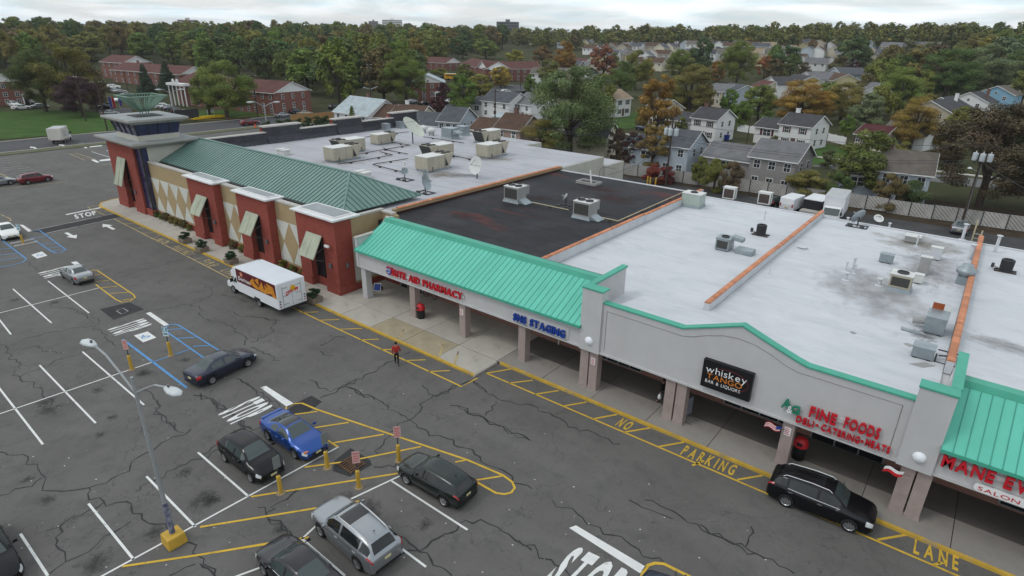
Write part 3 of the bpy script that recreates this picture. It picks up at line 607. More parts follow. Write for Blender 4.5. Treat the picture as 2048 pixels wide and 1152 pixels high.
# piers
def pier(x0, x1, o0, o1, yb=29.95, zt=6.85, top=True, oz=5.1, tall=False):
    p = P(MB().box(x0, o0, 29.0, yb, .9, zt).box(o1, x1, 29.0, yb, .9, zt).box(o0, o1, 29.0, yb, oz, zt), 'brick_pier', red_brick)
    P(MB().box(x0-.08, o0, 28.9, yb, 0, .9).box(o1, x1+.08, 28.9, yb, 0, .9).box(o0, o1, 29.5, yb-.02, 0, .9), 'brick_plinth', red_brick, p)
    w = P(MB().box(o0, o1, 29.62, 29.7, .9, oz), 'window', glass_d)
    P(MB().box(o0, o1, 29.55, 29.66, 2.6, 2.68).box((o0+o1)/2-.04, (o0+o1)/2+.04, 29.55, 29.66, .9, oz).box(o0, o0+.08, 29.55, 29.66, .9, oz).box(o1-.08, o1, 29.55, 29.66, .9, oz), 'frame', frame_k, w)
    zt_, zb_, ou = (oz+.15, 3.45, 1.25) if not tall else (6.75, 3.5, 1.15)
    s = P(MB().prism([(o0+.0, 28.93, zt_), (o1-.0, 28.93, zt_), (o1+.3, 28.93-ou, zb_), (o0+.3, 28.93-ou, zb_)], (0, -.05, .05)), 'shutter', shutter_m)
    b = MB()
    for t in (.0, .5, 1.0):
        xa = o0+(o1-o0)*t; b.tube((xa, 28.88, zt_+.02), (xa+.3, 28.83-ou, zb_+.02), .035, n=4)
    P(b, 'shutter_rib', shutter_m, s)
    P(MB().tube((o1+.28, 28.9-ou, zb_+.05), (o1, 29.0, 2.9), .025, n=5).tube((o0+.28, 28.9-ou, zb_+.05), (o0, 29.0, 2.9), .025, n=5).tube((o1+.2, 29-ou*.7, zb_+.5), (o1, 29.0, 4.2), .02, n=5), 'shutter_strut', lamp_grey, s)
    if top:
        cp = P(MB().box(x0-.16, x1+.16, 28.84, yb+.7, zt, zt+.1).box(x0-.3, x1+.3, 28.68, yb+.8, zt+.1, zt+.22).box(x0+.2, x1-.2, 29.2, yb+.5, zt+.22, zt+.32), 'cornice', stone_w); P(MB().box(x0+.35, x1-.35, 29.35, yb+.4, zt+.31, zt+.325), 'cap_membrane', tower_top, cp)
    P(MB().lathe([(.0, .22), (.1, .22), (.13, .02), (.13, -.18), (0, -.18)], (o1+.9, 28.86, 2.75), n=10), 'wall_lamp', lamp_grey)
    return p
pier(-68.2, -62.4, -66.2, -64.0); pier(-57.95, -52.3, -56.1, -53.9); pier(-47.65, -42.0, -46.0, -43.8, yb=30.75)
P(MB().lathe([(.0, .22), (.1, .22), (.13, .02), (.13, -.18), (0, -.18)], (-41.86, 29.9, 2.75), n=10), 'wall_lamp', lamp_grey)
P(MB().tube((-43.2, 29.0, 4.55), (-43.0, 28.75, 4.6), .04).box(-43.15, -42.6, 28.6, 28.78, 4.52, 4.7), 'security_camera', stone_w)
# tower
pier(-89.2, -81.4, -86.3, -83.9, yb=35.2, zt=8.6, top=False, oz=6.6, tall=True)
P(MB().box(-81.4, -79.6, 29.1, 30.2, 0, .95), 'brick_plinth', red_brick)
gw = P(MB().box(-81.4, -79.72, 29.3, 30.3, .95, 8.6), 'glass_strip', glass_b)
P(MB().box(-81.42, -79.7, 29.25, 29.35, 2.2, 2.28).box(-81.42, -79.7, 29.25, 29.35, 3.5, 3.58).box(-81.42, -79.7, 29.25, 29.35, 4.8, 4.88).box(-81.42, -79.7, 29.25, 29.35, 6.2, 6.28).box(-81.42, -81.3, 29.24, 29.37, .95, 8.6).box(-79.82, -79.68, 29.24, 29.37, .95, 8.6), 'frame', frame_k, gw)
P(MB().box(-81.4, -79.7, 30.0, 35.2, 0, 8.6), 'tower_wall', cream)
sl = P(MB().frus(-89.6, -79.2, 28.5, 35.6, 8.6, 8.95, -.45).box(-90.05, -78.75, 28.05, 36.05, 8.95, 9.18), 'lower_slab', slab_edge)
P(MB().box(-89.85, -78.95, 28.25, 35.85, 9.18, 9.21), 'slab_membrane', tower_top, sl)
P(MB().box(-86.4, -80.2, 29.5, 34.3, 9.2, 9.85), 'lantern_base', cream)
lg = P(MB().frus(-86.35, -80.25, 29.55, 34.25, 9.85, 11.2, -.32), 'lantern_glass', glass_b)
b = MB()
for t in (0, .27, .5, .75, 1):
    b = MB(); x = -86.35+6.1*t; b.tube((x, 29.5, 9.85), (x+(.34 if t == 1 else -.34 if t == 0 else (t-.5)*.64), 29.18, 11.2), .05, n=4)
    P(b, 'lantern_mullion', frame_k, lg); y = 29.55+4.7*t
    if t < 1: P(MB().tube((-80.22, y, 9.85), (-79.88, y+(t-.5)*.64, 11.2), .05, n=4), 'lantern_mullion', frame_k, lg)
us = P(MB().frus(-86.7, -79.7, 29.0, 34.7, 11.2, 11.55, -.6).box(-87.3, -79.1, 28.4, 35.3, 11.55, 11.78), 'upper_slab', slab_edge)
P(MB().box(-87.1, -79.3, 28.6, 35.1, 11.78, 11.81), 'slab_membrane', tower_top, us)
P(MB().box(-84.6, -81.6, 30.4, 33.4, 11.81, 11.88), 'sculpture_pad', mat('pad_dark', (.05, .05, .05), var=.2), us)
SC = thing('roof_sculpture', 'inverted pyramid of pale green slats on the tower roof', 'sculpture', (-83.1, 31.9, 11.88))
sg = mat('sculpture_green', (.15, .24, .185), rough=.5, var=.12, scale=2)
b = MB()
for sx in (-.35, .35):
    for sy in (-.35, .35): b.tube((sx, sy, 0), (sx, sy, .5), .06)
b.build('leg', sg, SC)
b = MB(); hw = 2.15
for sx, sy in ((-1, -1), (1, -1), (1, 1), (-1, 1)): b.tube((sx*.4, sy*.4, .45), (sx*hw, sy*hw, 2.3), .07, n=5)
for k in range(4):
    a = [(-hw, -hw), (hw, -hw), (hw, hw), (-hw, hw)][k]; c = [(-hw, -hw), (hw, -hw), (hw, hw), (-hw, hw)][(k+1) % 4]; b.tube((*a, 2.3), (*c, 2.3), .08, n=5)
b.build('frame', sg, SC)
for k in range(4):
    for i in range(13):
        t = (i+.5)/13; a = [(-1, -1), (1, -1), (1, 1), (-1, 1)][k]; c = [(-1, -1), (1, -1), (1, 1), (-1, 1)][(k+1) % 4]
        px, py = a[0]+(c[0]-a[0])*t, a[1]+(c[1]-a[1])*t
        MB().tube((px*.4, py*.4, .45), (px*hw, py*hw, 2.28), .042, n=4).build('slat', sg, SC)
# hipped metal roof, one panel per pan
EX0, EX1, EY0, EY1, EZ, RY, RZ, RX1 = -79.6, -43.75, 31.25, 40.75, 6.75, 36.0, 9.05, -48.6
hr = P(MB().add([(EX0, EY0, EZ-.06), (EX1, EY0, EZ-.06), (EX1, EY1, EZ-.06), (EX0, EY1, EZ-.06), (EX0, RY, RZ-.05), (RX1, RY, RZ-.05)], [(0, 1, 5, 4), (1, 2, 5), (2, 3, 4, 5), (0, 4, 3), (0, 3, 2, 1)]), 'hipped_roof', teal_m)
def panel(a, b, c, d, parent, m, mr, rib=.05, ru=.06):
    """one standing-seam pan: eave a-b, ridge d-c, with its seam along a-d"""
    a, b, c, d = map(Vector, (a, b, c, d)); n = (b-a).cross(d-a).normalized()
    if n.z < 0: n = -n
    mb = MB(); mb.add([a, b, c, d, a+n*.01, b+n*.01, c+n*.01, d+n*.01], [(4, 5, 6, 7), (0, 1, 5, 4), (1, 2, 6, 5), (3, 0, 4, 7)], 0)
    u = (b-a).normalized()*ru; mb.add([a-u*.5, a+u*.5, d+u*.5, d-u*.5]+[p+n*rib for p in (a-u*.5, a+u*.5, d+u*.5, d-u*.5)], [(4, 5, 6, 7), (0, 1, 5, 4), (1, 2, 6, 5), (3, 0, 4, 7)], 1)
    return mb.build('roof_panel', [m, mr], parent, world=True)
N = 62; dx = (EX1-EX0)/N
def ztop(x): return (RY, RZ) if x <= RX1 else (RY-(x-RX1)/(EX1-RX1)*(RY-EY0), RZ-(x-RX1)/(EX1-RX1)*(RZ-EZ))
for i in range(N):
    xa, xb = EX0+i*dx, EX0+(i+1)*dx; ya, za = ztop(xa); yb, zb = ztop(xb)
    panel((xa, EY0, EZ), (xb, EY0, EZ), (xb, yb, zb), (xa, ya, za), hr, teal_m, teal_r)
M2 = 17; dy = (EY1-EY0)/M2
def xtop(y):
    t = (y-EY0)/(RY-EY0) if y < RY else (EY1-y)/(EY1-RY); return EX1+(RX1-EX1)*t, EZ+(RZ-EZ)*t
for j in range(M2):
    ya, yb = EY0+j*dy, EY0+(j+1)*dy; xa, za = xtop(ya); xb, zb = xtop(yb)
    panel((EX1, ya, EZ), (EX1, yb, EZ), (xb, yb, zb), (xa, ya, za), hr, teal_m, teal_r)
b = MB(); b.tube((EX0, RY, RZ+.02), (RX1, RY, RZ+.02), .13, n=6).tube((RX1, RY, RZ), (EX1, EY0, EZ), .12, n=6).tube((RX1, RY, RZ), (EX1, EY1, EZ), .12, n=6)
P(b, 'ridge_cap', teal_m, hr); P(MB().box(EX0, EX1+.2, EY0-.25, EY0, EZ-.35, EZ-.05).box(EX0, EX1+.2, 30.2, EY0-.2, EZ-.5, EZ-.45), 'gutter', frame_k, hr)
# coping of clay tiles along the right hand roof edge
cpb = P(MB().box(-42.75, -42.3, 36, 63.8, 6.2, 6.46), 'roof_edge', mat('tan_flashing', (.33, .23, .13), var=.1, scale=.8))
P(MB().box(-42.34, -42.28, 36, 63.8, 5.2, 6.2), 'dark_red_flashing', mat('dark_red_membrane', (.035, .012, .011), var=.3, scale=.5), cpb)
tile_me = MB().prism([(.23*math.cos(a), 0, .11*math.sin(a)+.0) for a in np.linspace(0, math.pi, 7)], (0, .46, 0)).mesh('roof_tile', tile_m)
def tiles(x, y0, y1, z, parent, n=None, w=1.0):
    k = int((y1-y0)/.43)
    for i in range(k):
        o = bpy.data.objects.new('roof_tile', tile_me); col.objects.link(o); o.parent = parent; o.location = (x, y0+i*.43, z); o.rotation_euler.x = .06; o.scale.x = w
tiles(-42.5, 36.5, 63.5, 6.47, cpb)

# ------------------------------------------------------------------ the strip of small shops
ST = thing('strip_mall', 'long low row of shops with green metal awning roofs and grey arcade', 'shop building', (-6, 30, 0))
def S(b, name, m, parent=None, **k): return b.build(name, m, parent or ST, world=True, **k)
S(MB().box(-40.0, 30, 34.0, 63.5, 0, 3.2).box(-24, 30, 63.5, 65.45, 0, 3.2), 'brick_wall', brown_brick)
S(MB().box(-42.2, 30, 34.6, 63.5, 3.2, 5.15).box(-24, 30, 63.5, 65.45, 3.2, 5.15), 'upper_wall', stucco)
S(MB().box(-42.25, -24.82, 33.8, 63.4, 5.15, 6.0), 'black_roof', black_roof)
wr = S(MB().box(-24.35, -12.2, 33.0, 65.4, 5.15, 5.26).box(-11.8, .8, 33.0, 65.4, 5.15, 5.261).box(1.2, 30, 33, 65.4, 5.15, 5.262), 'white_roof', white_roof)
S(MB().box(-24.4, 30, 65.3, 65.6, 5.0, 5.36), 'rear_coping', white_roof); S(MB().box(-42.25, -24.4, 63.3, 63.6, 5.0, 6.08), 'rear_coping', white_roof)
S(MB().prism([(-16.1, 30.5, 6.15), (-16.1, 30.5, 5.2), (-16.1, 36.4, 5.2), (-16.1, 36.4, 5.27)], (16.9, 0, 0)), 'roof_cricket', white_roof)
for i in range(6): S(MB().box(-42.2, -24.9, 36.5+i*2.6, 36.56+i*2.6, 6.0, 6.006), 'membrane_seam', mat('seam_black', (.014, .014, .015), var=.2))
def parapet(x, y0, y1, z, step=None):
    p = S(MB().box(x-.17, x+.17, y0, y1, 5.2, z), 'parapet', white_roof); tiles(x, y0, y1, z-.02, p, w=.85); return p
parapet(-24.6, 34.2, 51.5, 6.1); parapet(-24.6, 51.5, 65.6, 6.03); parapet(-12.0, 35.6, 50.0, 5.9); parapet(-12.0, 50.0, 65.7, 5.84); parapet(1.0, 36.6, 65.8, 5.95)
# arcade fascia and mansards
def mansard(x0, x1, left=False):
    f = S(MB().box(x0, x1, 30.0, 30.6, 3.02, 4.52), 'fascia', stucco)
    S(MB().box(x0, x1, 29.66, 30.0, 4.46, 4.62), 'gutter', green_t)
    S(MB().box(x0, x1, 29.95, 30.05, 4.62, 4.66), 'eave_black_strip', frame_k)  # thin black strip along the eave, just above the gutter
    mr = S(MB().prism([(x0, 29.75, 4.6), (x0, 33.55, 6.55), (x0, 33.75, 6.55), (x0, 33.75, 4.6)], (x1-x0, 0, 0)), 'mansard_roof', green_m)
    n = round((x1-x0)/.45); d = (x1-x0)/n
    for i in range(n):
        a = x0+i*d; panel((a, 29.7, 4.62), (a+d, 29.7, 4.62), (a+d, 33.5, 6.57), (a, 33.5, 6.57), mr, green_m, green_r, .03, .038)
    S(MB().box(x0, x1, 33.25, 33.85, 6.56, 6.63).prism([(x0, 33.05, 6.36), (x0, 33.2, 6.66), (x0, 33.4, 6.6)], (x1-x0, 0, 0)), 'ridge_trim', green_t, mr)
    S(MB().box(x0, x1, 33.75, 34.1, 3.2, 6.55), 'upper_wall', black_par if left else white_roof)
mansard(-40.4, -17.8, True); mansard(1.5, 22)
S(MB().prism([(-40.6, 29.95, 3.02), (-40.6, 29.95, 5.55), (-40.6, 32.6, 5.6), (-40.6, 33.6, 6.6), (-40.6, 34.2, 6.6), (-40.6, 34.2, 3.02)], (.28, 0, 0)), 'gable_wall', stucco)
S(MB().prism([(-40.68, 29.9, 5.55), (-40.68, 32.6, 5.6), (-40.68, 33.6, 6.6), (-40.68, 33.6, 6.72), (-40.68, 32.55, 5.7), (-40.68, 29.9, 5.65)], (.42, 0, 0)), 'gable_coping', coping_m)
S(MB().box(-40.3, 30, 30.6, 34.0, 3.02, 3.1), 'soffit', mat('soffit_grey', (.42, .41, .40), var=.06))
for x0, x1, sx in [(-17.85, -16.4, -17.6), (.05, 1.5, 1.25)]:
    q = S(MB().box(x0, x1, 29.85, 30.65, 2.98, 7.22), 'end_block', stucco); S(MB().box(x0-.04, x1+.04, 29.8, 30.62, 7.22, 7.31), 'cap', green_t, q)
    xs = (x0, x0+.3) if sx < -5 else (x1-.3, x1)
    S(MB().box(xs[0], xs[1], 30.65, 34.9, 5.2, 7.2), 'side_wall', stucco, q); S(MB().box(xs[0]-.05, xs[1]+.08, 30.6, 34.95, 7.2, 7.32), 'cap', green_t, q)
prof = [(-16.4, 6.5), (-11.25, 6.45), (-9.6, 7.05), (-8.05, 7.62), (-6.3, 6.98), (-5.2, 6.6), (-4.6, 6.43), (.05, 6.43)]
cp = S(MB().prism([(-16.4, 30.0, 3.0)]+[(x, 30.0, z) for x, z in prof]+[(.05, 30.0, 3.0)], (0, .42, 0)), 'gable_parapet', stucco)
for (xa, za), (xb, zb) in zip(prof, prof[1:]):
    S(MB().prism([(xa, 29.93, za-.01), (xb, 29.93, zb-.01), (xb, 29.93, zb+.075), (xa, 29.93, za+.075)], (0, .5, 0)), 'green_coping', green_t, cp)
b = MB(); gl = [(-16.1, 3.3), (-16.1, 6.05), (-11.2, 6.0)]+[(x, z) for x, z in [(-10.6, 6.15), (-9.8, 6.5), (-8.9, 6.78), (-8.1, 6.86), (-7.3, 6.78), (-6.4, 6.5), (-5.6, 6.15), (-5.0, 6.0)]]+[(-.35, 6.0), (-.35, 3.3)]
for (xa, za), (xb, zb) in zip(gl, gl[1:]): b.tube((xa, 29.995, za), (xb, 29.995, zb), .022, n=4)
S(b, 'panel_reveal', mat('reveal_dark', (.26, .25, .24), var=.1), cp)
S(MB().prism([(-16.3, 30.4, 3.3)]+[(x, 30.4, z-.05) for x, z in prof]+[(0, 30.4, 3.3)], (0, .3, 0)), 'parapet_back', white_roof, cp)
for x0, x1 in [(-40.4, -17.8), (1.5, 22), (-16.4, .05)]: S(MB().box(x0, x1, 29.92, 30.0, 3.0, 3.12), 'drip_edge', stucco)
for i, x in enumerate([-40.0, -33.9, -28.4, -22.7, -17.55, -16.85, -11.55, -10.85, -4.85, .62, 1.3, 6.6, 12, 17.5]):
    c = S(MB().frus(x-.3, x+.3, 30.12, 30.72, .14, 3.05, 0), 'column', stucco if i == 0 else col_m)
    S(MB().box(x-.33, x+.33, 30.09, 30.75, .14, .32), 'column_base', stucco if i == 0 else col_m, c)
# shopfront glazing
def shopwin(x0, x1, z0=.3, z1=2.5, n=2):
    w = S(MB().box(x0, x1, 33.93, 34.02, z0, z1), 'shop_window', glass_d); b = MB(); al = mat('aluminium_frame', (.35, .36, .37), rough=.4, metal=.6, var=.05)
    for k in range(n+1): xx = x0+(x1-x0)*k/n; b.box(xx-.04, xx+.04, 33.88, 33.99, z0, z1)
    b.box(x0, x1, 33.885, 33.985, z0-.06, z0); b.box(x0, x1, 33.885, 33.985, z1, z1+.06); S(b, 'frame', al, w)
for x0, x1, n in [(-39.6, -36.8, 3), (-18.8, -15.2, 4), (-9.4, -5.0, 4), (-4.2, -.5, 3), (4.6, 10, 5), (12, 17, 4)]: shopwin(x0, x1, .12 if n == 3 else .35, 2.5, n)
S(MB().box(-28.25, -27.95, 33.6, 34.0, 1.6, 2.5), 'meter_box', lamp_grey); S(MB().tube((-22.0, 33.8, .2), (-22.0, 33.8, 3.0), .05), 'downpipe', stone_w)
for x in (-17.15, .85): S(MB().lathe([(0, -.17), (.16, -.15), (.27, -.03), (.29, .0), (.29, .04)], (x, 29.83, 3.72), n=20, axis='y'), 'dome_lamp', mat('white_opal', (.75, .77, .8), rough=.3, var=.03), smooth=True)
def notice(x, y, z, w=.34, h=.5, red=True):
    q = S(MB().box(x-w/2, x+w/2, y-.02, y, z, z+h), 'notice', mat('notice_white', (.68, .64, .64), var=.05))
    b = MB()
    for k in range(4): b.box(x-w*.38, x+w*(.3-.1*(k % 2)), y-.026, y-.021, z+h*(.15+k*.2), z+h*(.25+k*.2))
    S(b, 'notice_print', mat('notice_red', (.5, .12, .12), var=.1), q)
for x in (-28.4, -16.85, -4.85): notice(x, 30.08, 2.0 if x != -4.85 else 2.15)
stain(ST, 'roof_stain', (-4.0, 46.5), 5.5, 7.5, 5.268, stain_grey, .3); stain(ST, 'roof_stain', (-1.5, 55), 4, 7, 5.270, stain_grey, .1); stain(ST, 'roof_stain', (-3.0, 62), 5, 4, 5.272, stain_brown); stain(ST, 'roof_stain', (-.5, 41), 1.3, 1.6, 5.274, stain_dark); stain(ST, 'roof_stain', (3.5, 42.5), 3.5, 1.5, 5.275, stain_grey, -.2)
stain(ST, 'roof_stain', (-30, 55), 5, 3, 6.008, stain_red, .4); stain(ST, 'roof_stain', (-36, 50), 2.5, 1.5, 6.01, stain_red, .4); stain(ST, 'roof_stain', (-33, 58), 5, 2, 6.012, stain_red, .2); stain(ST, 'roof_stain', (-37, 40), 2.5, 2, 6.014, stain_red); stain(ST, 'roof_stain', (-28, 48), 2.0, 1.2, 6.016, stain_red, .5)
stain(AN, 'roof_stain', (-50.5, 50.5), 4, 3.0, 6.312, stain_brown, .6); stain(AN, 'roof_stain', (-48, 52), 3, 2.0, 6.314, stain_dark, .6); stain(AN, 'roof_stain', (-53, 62), 5, 2.5, 6.316, stain_brown, .6); stain(AN, 'roof_stain', (-65, 47), 4, 2, 6.318, stain_brown, .6)
# ------------------------------------------------------------------ vehicles
car_glass = mat('car_glass', (.042, .056, .055), rough=.04, var=0, spec=.75)
tint_glass = mat('tinted_car_glass', (.008, .009, .010), rough=.05, var=0, spec=.6)
rubber = mat('tyre_rubber', (.012, .012, .012), rough=.9, var=.2, scale=8)
alloy = mat('wheel_alloy', (.45, .46, .47), rough=.3, var=.1, scale=5, metal=.8)
rim_dark = mat('wheel_dark', (.03, .03, .032), rough=.6, var=.1)  # near-black fill behind wheel spokes, under fans and in unit openings
plastic = mat('black_plastic', (.016, .016, .017), rough=.6, var=.15, scale=4)
lens_r = mat('red_lens', (.35, .012, .02), rough=.15, var=.1, spec=.6)
lens_w = mat('clear_lens', (.55, .56, .57), rough=.12, var=.15, scale=6, spec=.7)
lens_o = mat('amber_lens', (.55, .16, .02), rough=.2, var=.1)
chrome = mat('chrome_trim', (.6, .61, .62), rough=.15, var=.05, metal=.9)
plate_m = mat('number_plate', (.55, .50, .28), rough=.6, var=.1, scale=9)
def paint(name, c, metal=.35, rough=.3): return mat(name, c, rough=rough, var=.05, scale=.8, metal=metal, spec=.4, coat=.5)
SPEC = {  # rows: u, half width, belt, top, rail width ; then key positions
 'sedan': dict(L=4.6, W=1.78, wb=2.7, fo=.93, rw=.315, keys=(.27, .43, .66, .83), bp=.545, rq=.74, rows=[
  (0, .60, .50, .56, .50), (.012, .76, .60, .66, .62), (.05, .89, .68, .75, .70), (.14, .97, .78, .88, .76), (.27, 1, .89, 1.0, .80), (.35, 1, .91, 1.24, .72), (.43, 1, .92, 1.41, .64), (.53, 1, .93, 1.455, .64), (.66, 1, .945, 1.41, .62), (.75, .99, .96, 1.25, .66), (.83, .985, .975, 1.07, .74), (.92, .96, .97, 1.05, .74), (.975, .90, .95, 1.02, .70), (.993, .84, .88, .93, .64), (1, .76, .74, .76, .55)]),
 'suv': dict(L=4.65, W=1.86, wb=2.75, fo=.93, rw=.36, keys=(.26, .39, .90, .965), bp=.52, rq=.80, rows=[
  (0, .62, .66, .74, .55), (.012, .78, .78, .86, .66), (.05, .91, .88, .95, .72), (.14, .97, .95, 1.04, .78), (.26, 1, 1.02, 1.14, .80), (.33, 1, 1.04, 1.42, .72), (.39, 1, 1.05, 1.60, .66), (.50, 1, 1.06, 1.67, .65), (.70, 1, 1.09, 1.645, .635), (.84, .985, 1.12, 1.58, .615), (.90, .965, 1.13, 1.51, .60), (.965, .925, 1.11, 1.15, .70), (.985, .89, 1.02, 1.05, .68), (.996, .83, .90, .92, .62), (1, .74, .72, .74, .55)]),
 'hatch': dict(L=4.1, W=1.70, wb=2.5, fo=.80, rw=.30, keys=(.27, .43, .86, .96), bp=.55, rq=.76, rows=[
  (0, .58, .54, .60, .50), (.013, .75, .64, .70, .62), (.06, .89, .73, .80, .70), (.15, .97, .83, .93, .76), (.27, 1, .93, 1.04, .80), (.35, 1, .95, 1.28, .72), (.43, 1, .96, 1.43, .65), (.53, 1, .97, 1.47, .66), (.72, .99, 1.0, 1.44, .64), (.86, .97, 1.03, 1.35, .62), (.96, .92, 1.02, 1.04, .72), (.985, .89, .92, .95, .70), (.996, .84, .80, .83, .62), (1, .78, .66, .70, .56)]),
 'coupe': dict(L=4.4, W=1.76, wb=2.53, fo=.95, rw=.315, keys=(.30, .46, .62, .85), bp=.58, rq=.72, rows=[
  (0, .55, .46, .52, .46), (.015, .74, .55, .60, .60), (.07, .90, .64, .72, .70), (.16, .98, .74, .84, .76), (.30, 1, .84, .94, .78), (.38, .99, .86, 1.14, .70), (.46, .98, .87, 1.28, .62), (.54, .98, .88, 1.32, .61), (.62, .98, .90, 1.29, .60), (.74, .98, .93, 1.15, .63), (.85, .97, .95, 1.01, .70), (.93, .94, .94, 1.0, .70), (.98, .88, .90, .96, .66), (.995, .82, .82, .86, .6), (1, .74, .68, .70, .52)]),
}
def smooth_i(u, X, Y):
    """shape-preserving cubic through the control rows"""
    i = int(min(len(X)-2, max(0, np.searchsorted(X, u)-1))); h = np.diff(X); s = np.diff(Y)/h
    def tg(k):
        if k == 0: return s[0]
        if k == len(X)-1: return s[-1]
        return 0.0 if s[k-1]*s[k] <= 0 else 2*s[k-1]*s[k]/(s[k-1]+s[k])
    t = (u-X[i])/h[i]; return float((2*t**3-3*t*t+1)*Y[i]+(t**3-2*t*t+t)*h[i]*tg(i)+(-2*t**3+3*t*t)*Y[i+1]+(t**3-t*t)*h[i]*tg(i+1))
_wheel = {}
def wheel_mesh(r):
    k = round(r, 3)
    if k not in _wheel:
        t = MB().lathe([(r*.62, -.10), (r*.93, -.105), (r, -.06), (r, .06), (r*.93, .105), (r*.62, .10)], n=22, axis='y').mesh('wheel', rubber, smooth=True)
        b = MB().lathe([(0, .065), (r*.60, .065), (r*.62, .03)], n=18, axis='y', m=1); b.lathe([(r*.57, .07), (r*.66, .105), (r*.66, .02)], n=20, axis='y')
        for q in range(5):
            a = q*2*math.pi/5+.3; d = Vector((math.cos(a), 0, math.sin(a))); n_ = Vector((-d.z, 0, d.x))
            for s in (-1, 1):
                p0 = d*r*.06+n_*s*.02*r/.3; p1 = d*r*.60+n_*s*.30*r*.5
                b.prism([p0-n_*.022+Vector((0, .07, 0)), p0+n_*.022+Vector((0, .07, 0)), p1+n_*.026+Vector((0, .07, 0)), p1-n_*.026+Vector((0, .07, 0))], (0, .03, 0))
        b.lathe([(0, .105), (.05, .10), (.055, .06)], n=10, axis='y')
        _wheel[k] = (t, b.mesh('rim', [alloy, rim_dark]))
    return _wheel[k]
def car(label, kind, pos, heading, pm, group=None, scale=1.0, detail=True, glass=car_glass, amber=False, opts=()):
    sp = SPEC[kind]; L, W = sp['L'], sp['W']; uc, uw, ur, ub = sp['keys']; uB, uq = sp['bp'], sp['rq']
    t = thing('car', label, 'car', pos, heading, group); t.scale = (scale, scale, scale*(.90 if 'low' in opts else .955 if kind == 'suv' else 1))
    rows = np.array(sp['rows']); keys = set(rows[:, 0]) | {uc, uw, ur, ub, uc+.055, uB-.014, uB+.014, uq, uq+.02, ub-.03, .93, .075}
    xf, xr = .5-sp['fo']/L, .5-(sp['fo']+sp['wb'])/L      # wheel centres as fractions of L from the middle
    ra = sp['rw']+.055
    for c in (xf, xr):
        for a in np.linspace(-1, 1, 9): keys.add(min(.999, max(.001, .5-(c+a*ra/L))))
    keys |= set(np.linspace(.03, .97, 34)); us = sorted(keys); us = [u for i, u in enumerate(us) if i == 0 or u-us[i-1] > .002]
    G = []
    for u in us:
        w, b, tp, tw = [smooth_i(u, rows[:, 0], rows[:, k]) for k in (1, 2, 3, 4)]; w *= W/2; tw *= W/2
        x = L/2-u*L; s = .24+.10*max(0, (u-.85)/.15)+.05*max(0, (.06-u)/.06)
        for c in (xf, xr):
            dx = abs(x-c*L)
            if dx < ra: s = max(s, sp['rw']+math.sqrt(ra*ra-dx*dx)*.98)
        s = min(s, b-.12); lerp = lambda a, c, q: a+(c-a)*q
        p5, p8 = (w*.93, b), (tw, tp-.055 if tp-b > .15 else tp-.03)
        rg = [(w*.72, s+.01), (w*.965, s), (w*.995, lerp(s, b, .30)), (w*1.0, lerp(s, b, .62)), (w*.978, b-.055), p5,
              (lerp(p5[0], p8[0], .10)+.006, lerp(b, p8[1], .10)), (lerp(p5[0], p8[0], .90)+.012, lerp(b, p8[1], .90)), p8, (tw*.86, tp-.014), (tw*.45, tp), (0, tp+.004)]
        G.append([(x, y, z) for y, z in rg])
    parts = {}
    def put(k, q): parts.setdefault(k, []).append(q)
    for i in range(len(us)-1):
        um = (us[i]+us[i+1])/2
        for j in range(11):
            k = 'body'
            if j == 6 and (uc+.055 < um < uB-.014 or uB+.014 < um < uq): k = 'side_window'
            elif j in (9, 10) and uc < um < uw: k = 'windscreen'
            elif j in (9, 10) and ur < um < ub: k = 'rear_window'
            elif j in (9, 10) and 'sunroof' in opts and uw+.03 < um < uw+.22 and j >= 9: k = 'sunroof'
            elif j == 6 and 'quarter' in opts and uq+.02 < um < ub-.03: k = 'side_window'
            for s in (1, -1):
                q = [(x, y*s, z) for x, y, z in (G[i][j], G[i+1][j], G[i+1][j+1], G[i][j+1])]
                put(k+('' if k in ('body', 'windscreen', 'rear_window', 'sunroof') else ('L' if s > 0 else 'R')+('f' if um < uB else 'r')), q)
            off = lambda q, s: [(x, y*s*1.006+s*.004, z+.002) for x, y, z in q]
            quad = (G[i][j], G[i+1][j], G[i+1][j+1], G[i][j+1])
            if j in (3, 4) and .012 < um < .075:
                for s in (1, -1): put('headlight'+str(s), off([(x+.012, y, z) for x, y, z in quad], s))
            if j in ((4, 3) if kind != 'suv' else (4, 5)) and .93 < um < .993:
                for s in (1, -1): put('taillight'+str(s), off([(x-.012, y, z) for x, y, z in quad], s))
    for e in (0, -1): put('body', [(x, y, z) for x, y, z in G[e]]+[(x, -y, z) for x, y, z in G[e][-2::-1]])
    mats = {'body': pm, 'windscreen': glass, 'rear_window': tint_glass if 'tint' in opts else glass, 'sunroof': tint_glass, 'side_window': tint_glass if 'tint' in opts else glass, 'headlight': lens_w, 'taillight': lens_r}
    body = None
    for k in sorted(parts, key=lambda k: k != 'body'):
        nm = next(n for n in mats if k.startswith(n)); b = MB(); ix = {}
        for q in parts[k]:
            f = []
            for p in q:
                p = (round(p[0], 4), round(p[1], 4), round(p[2], 4))
                if p not in ix: ix[p] = len(b.v); b.v.append(p)
                if ix[p] not in f: f.append(ix[p])
            if len(f) > 2: b.f.append(tuple(f)); b.mi.append(0)
        o = b.build(nm, mats[nm], t, smooth=True)
        if nm == 'body':
            body = o; me = o.data; me.polygons[len(me.polygons)-1].use_smooth = False; me.polygons[len(me.polygons)-2].use_smooth = False
            if hasattr(me, 'set_sharp_from_angle'): me.set_sharp_from_angle(angle=R(38))
    MB().box(-L/2+.15, L/2-.15, -W/2*.80, W/2*.80, .15, .62).build('underbody', plastic, t)
    tm, rm = wheel_mesh(sp['rw'])
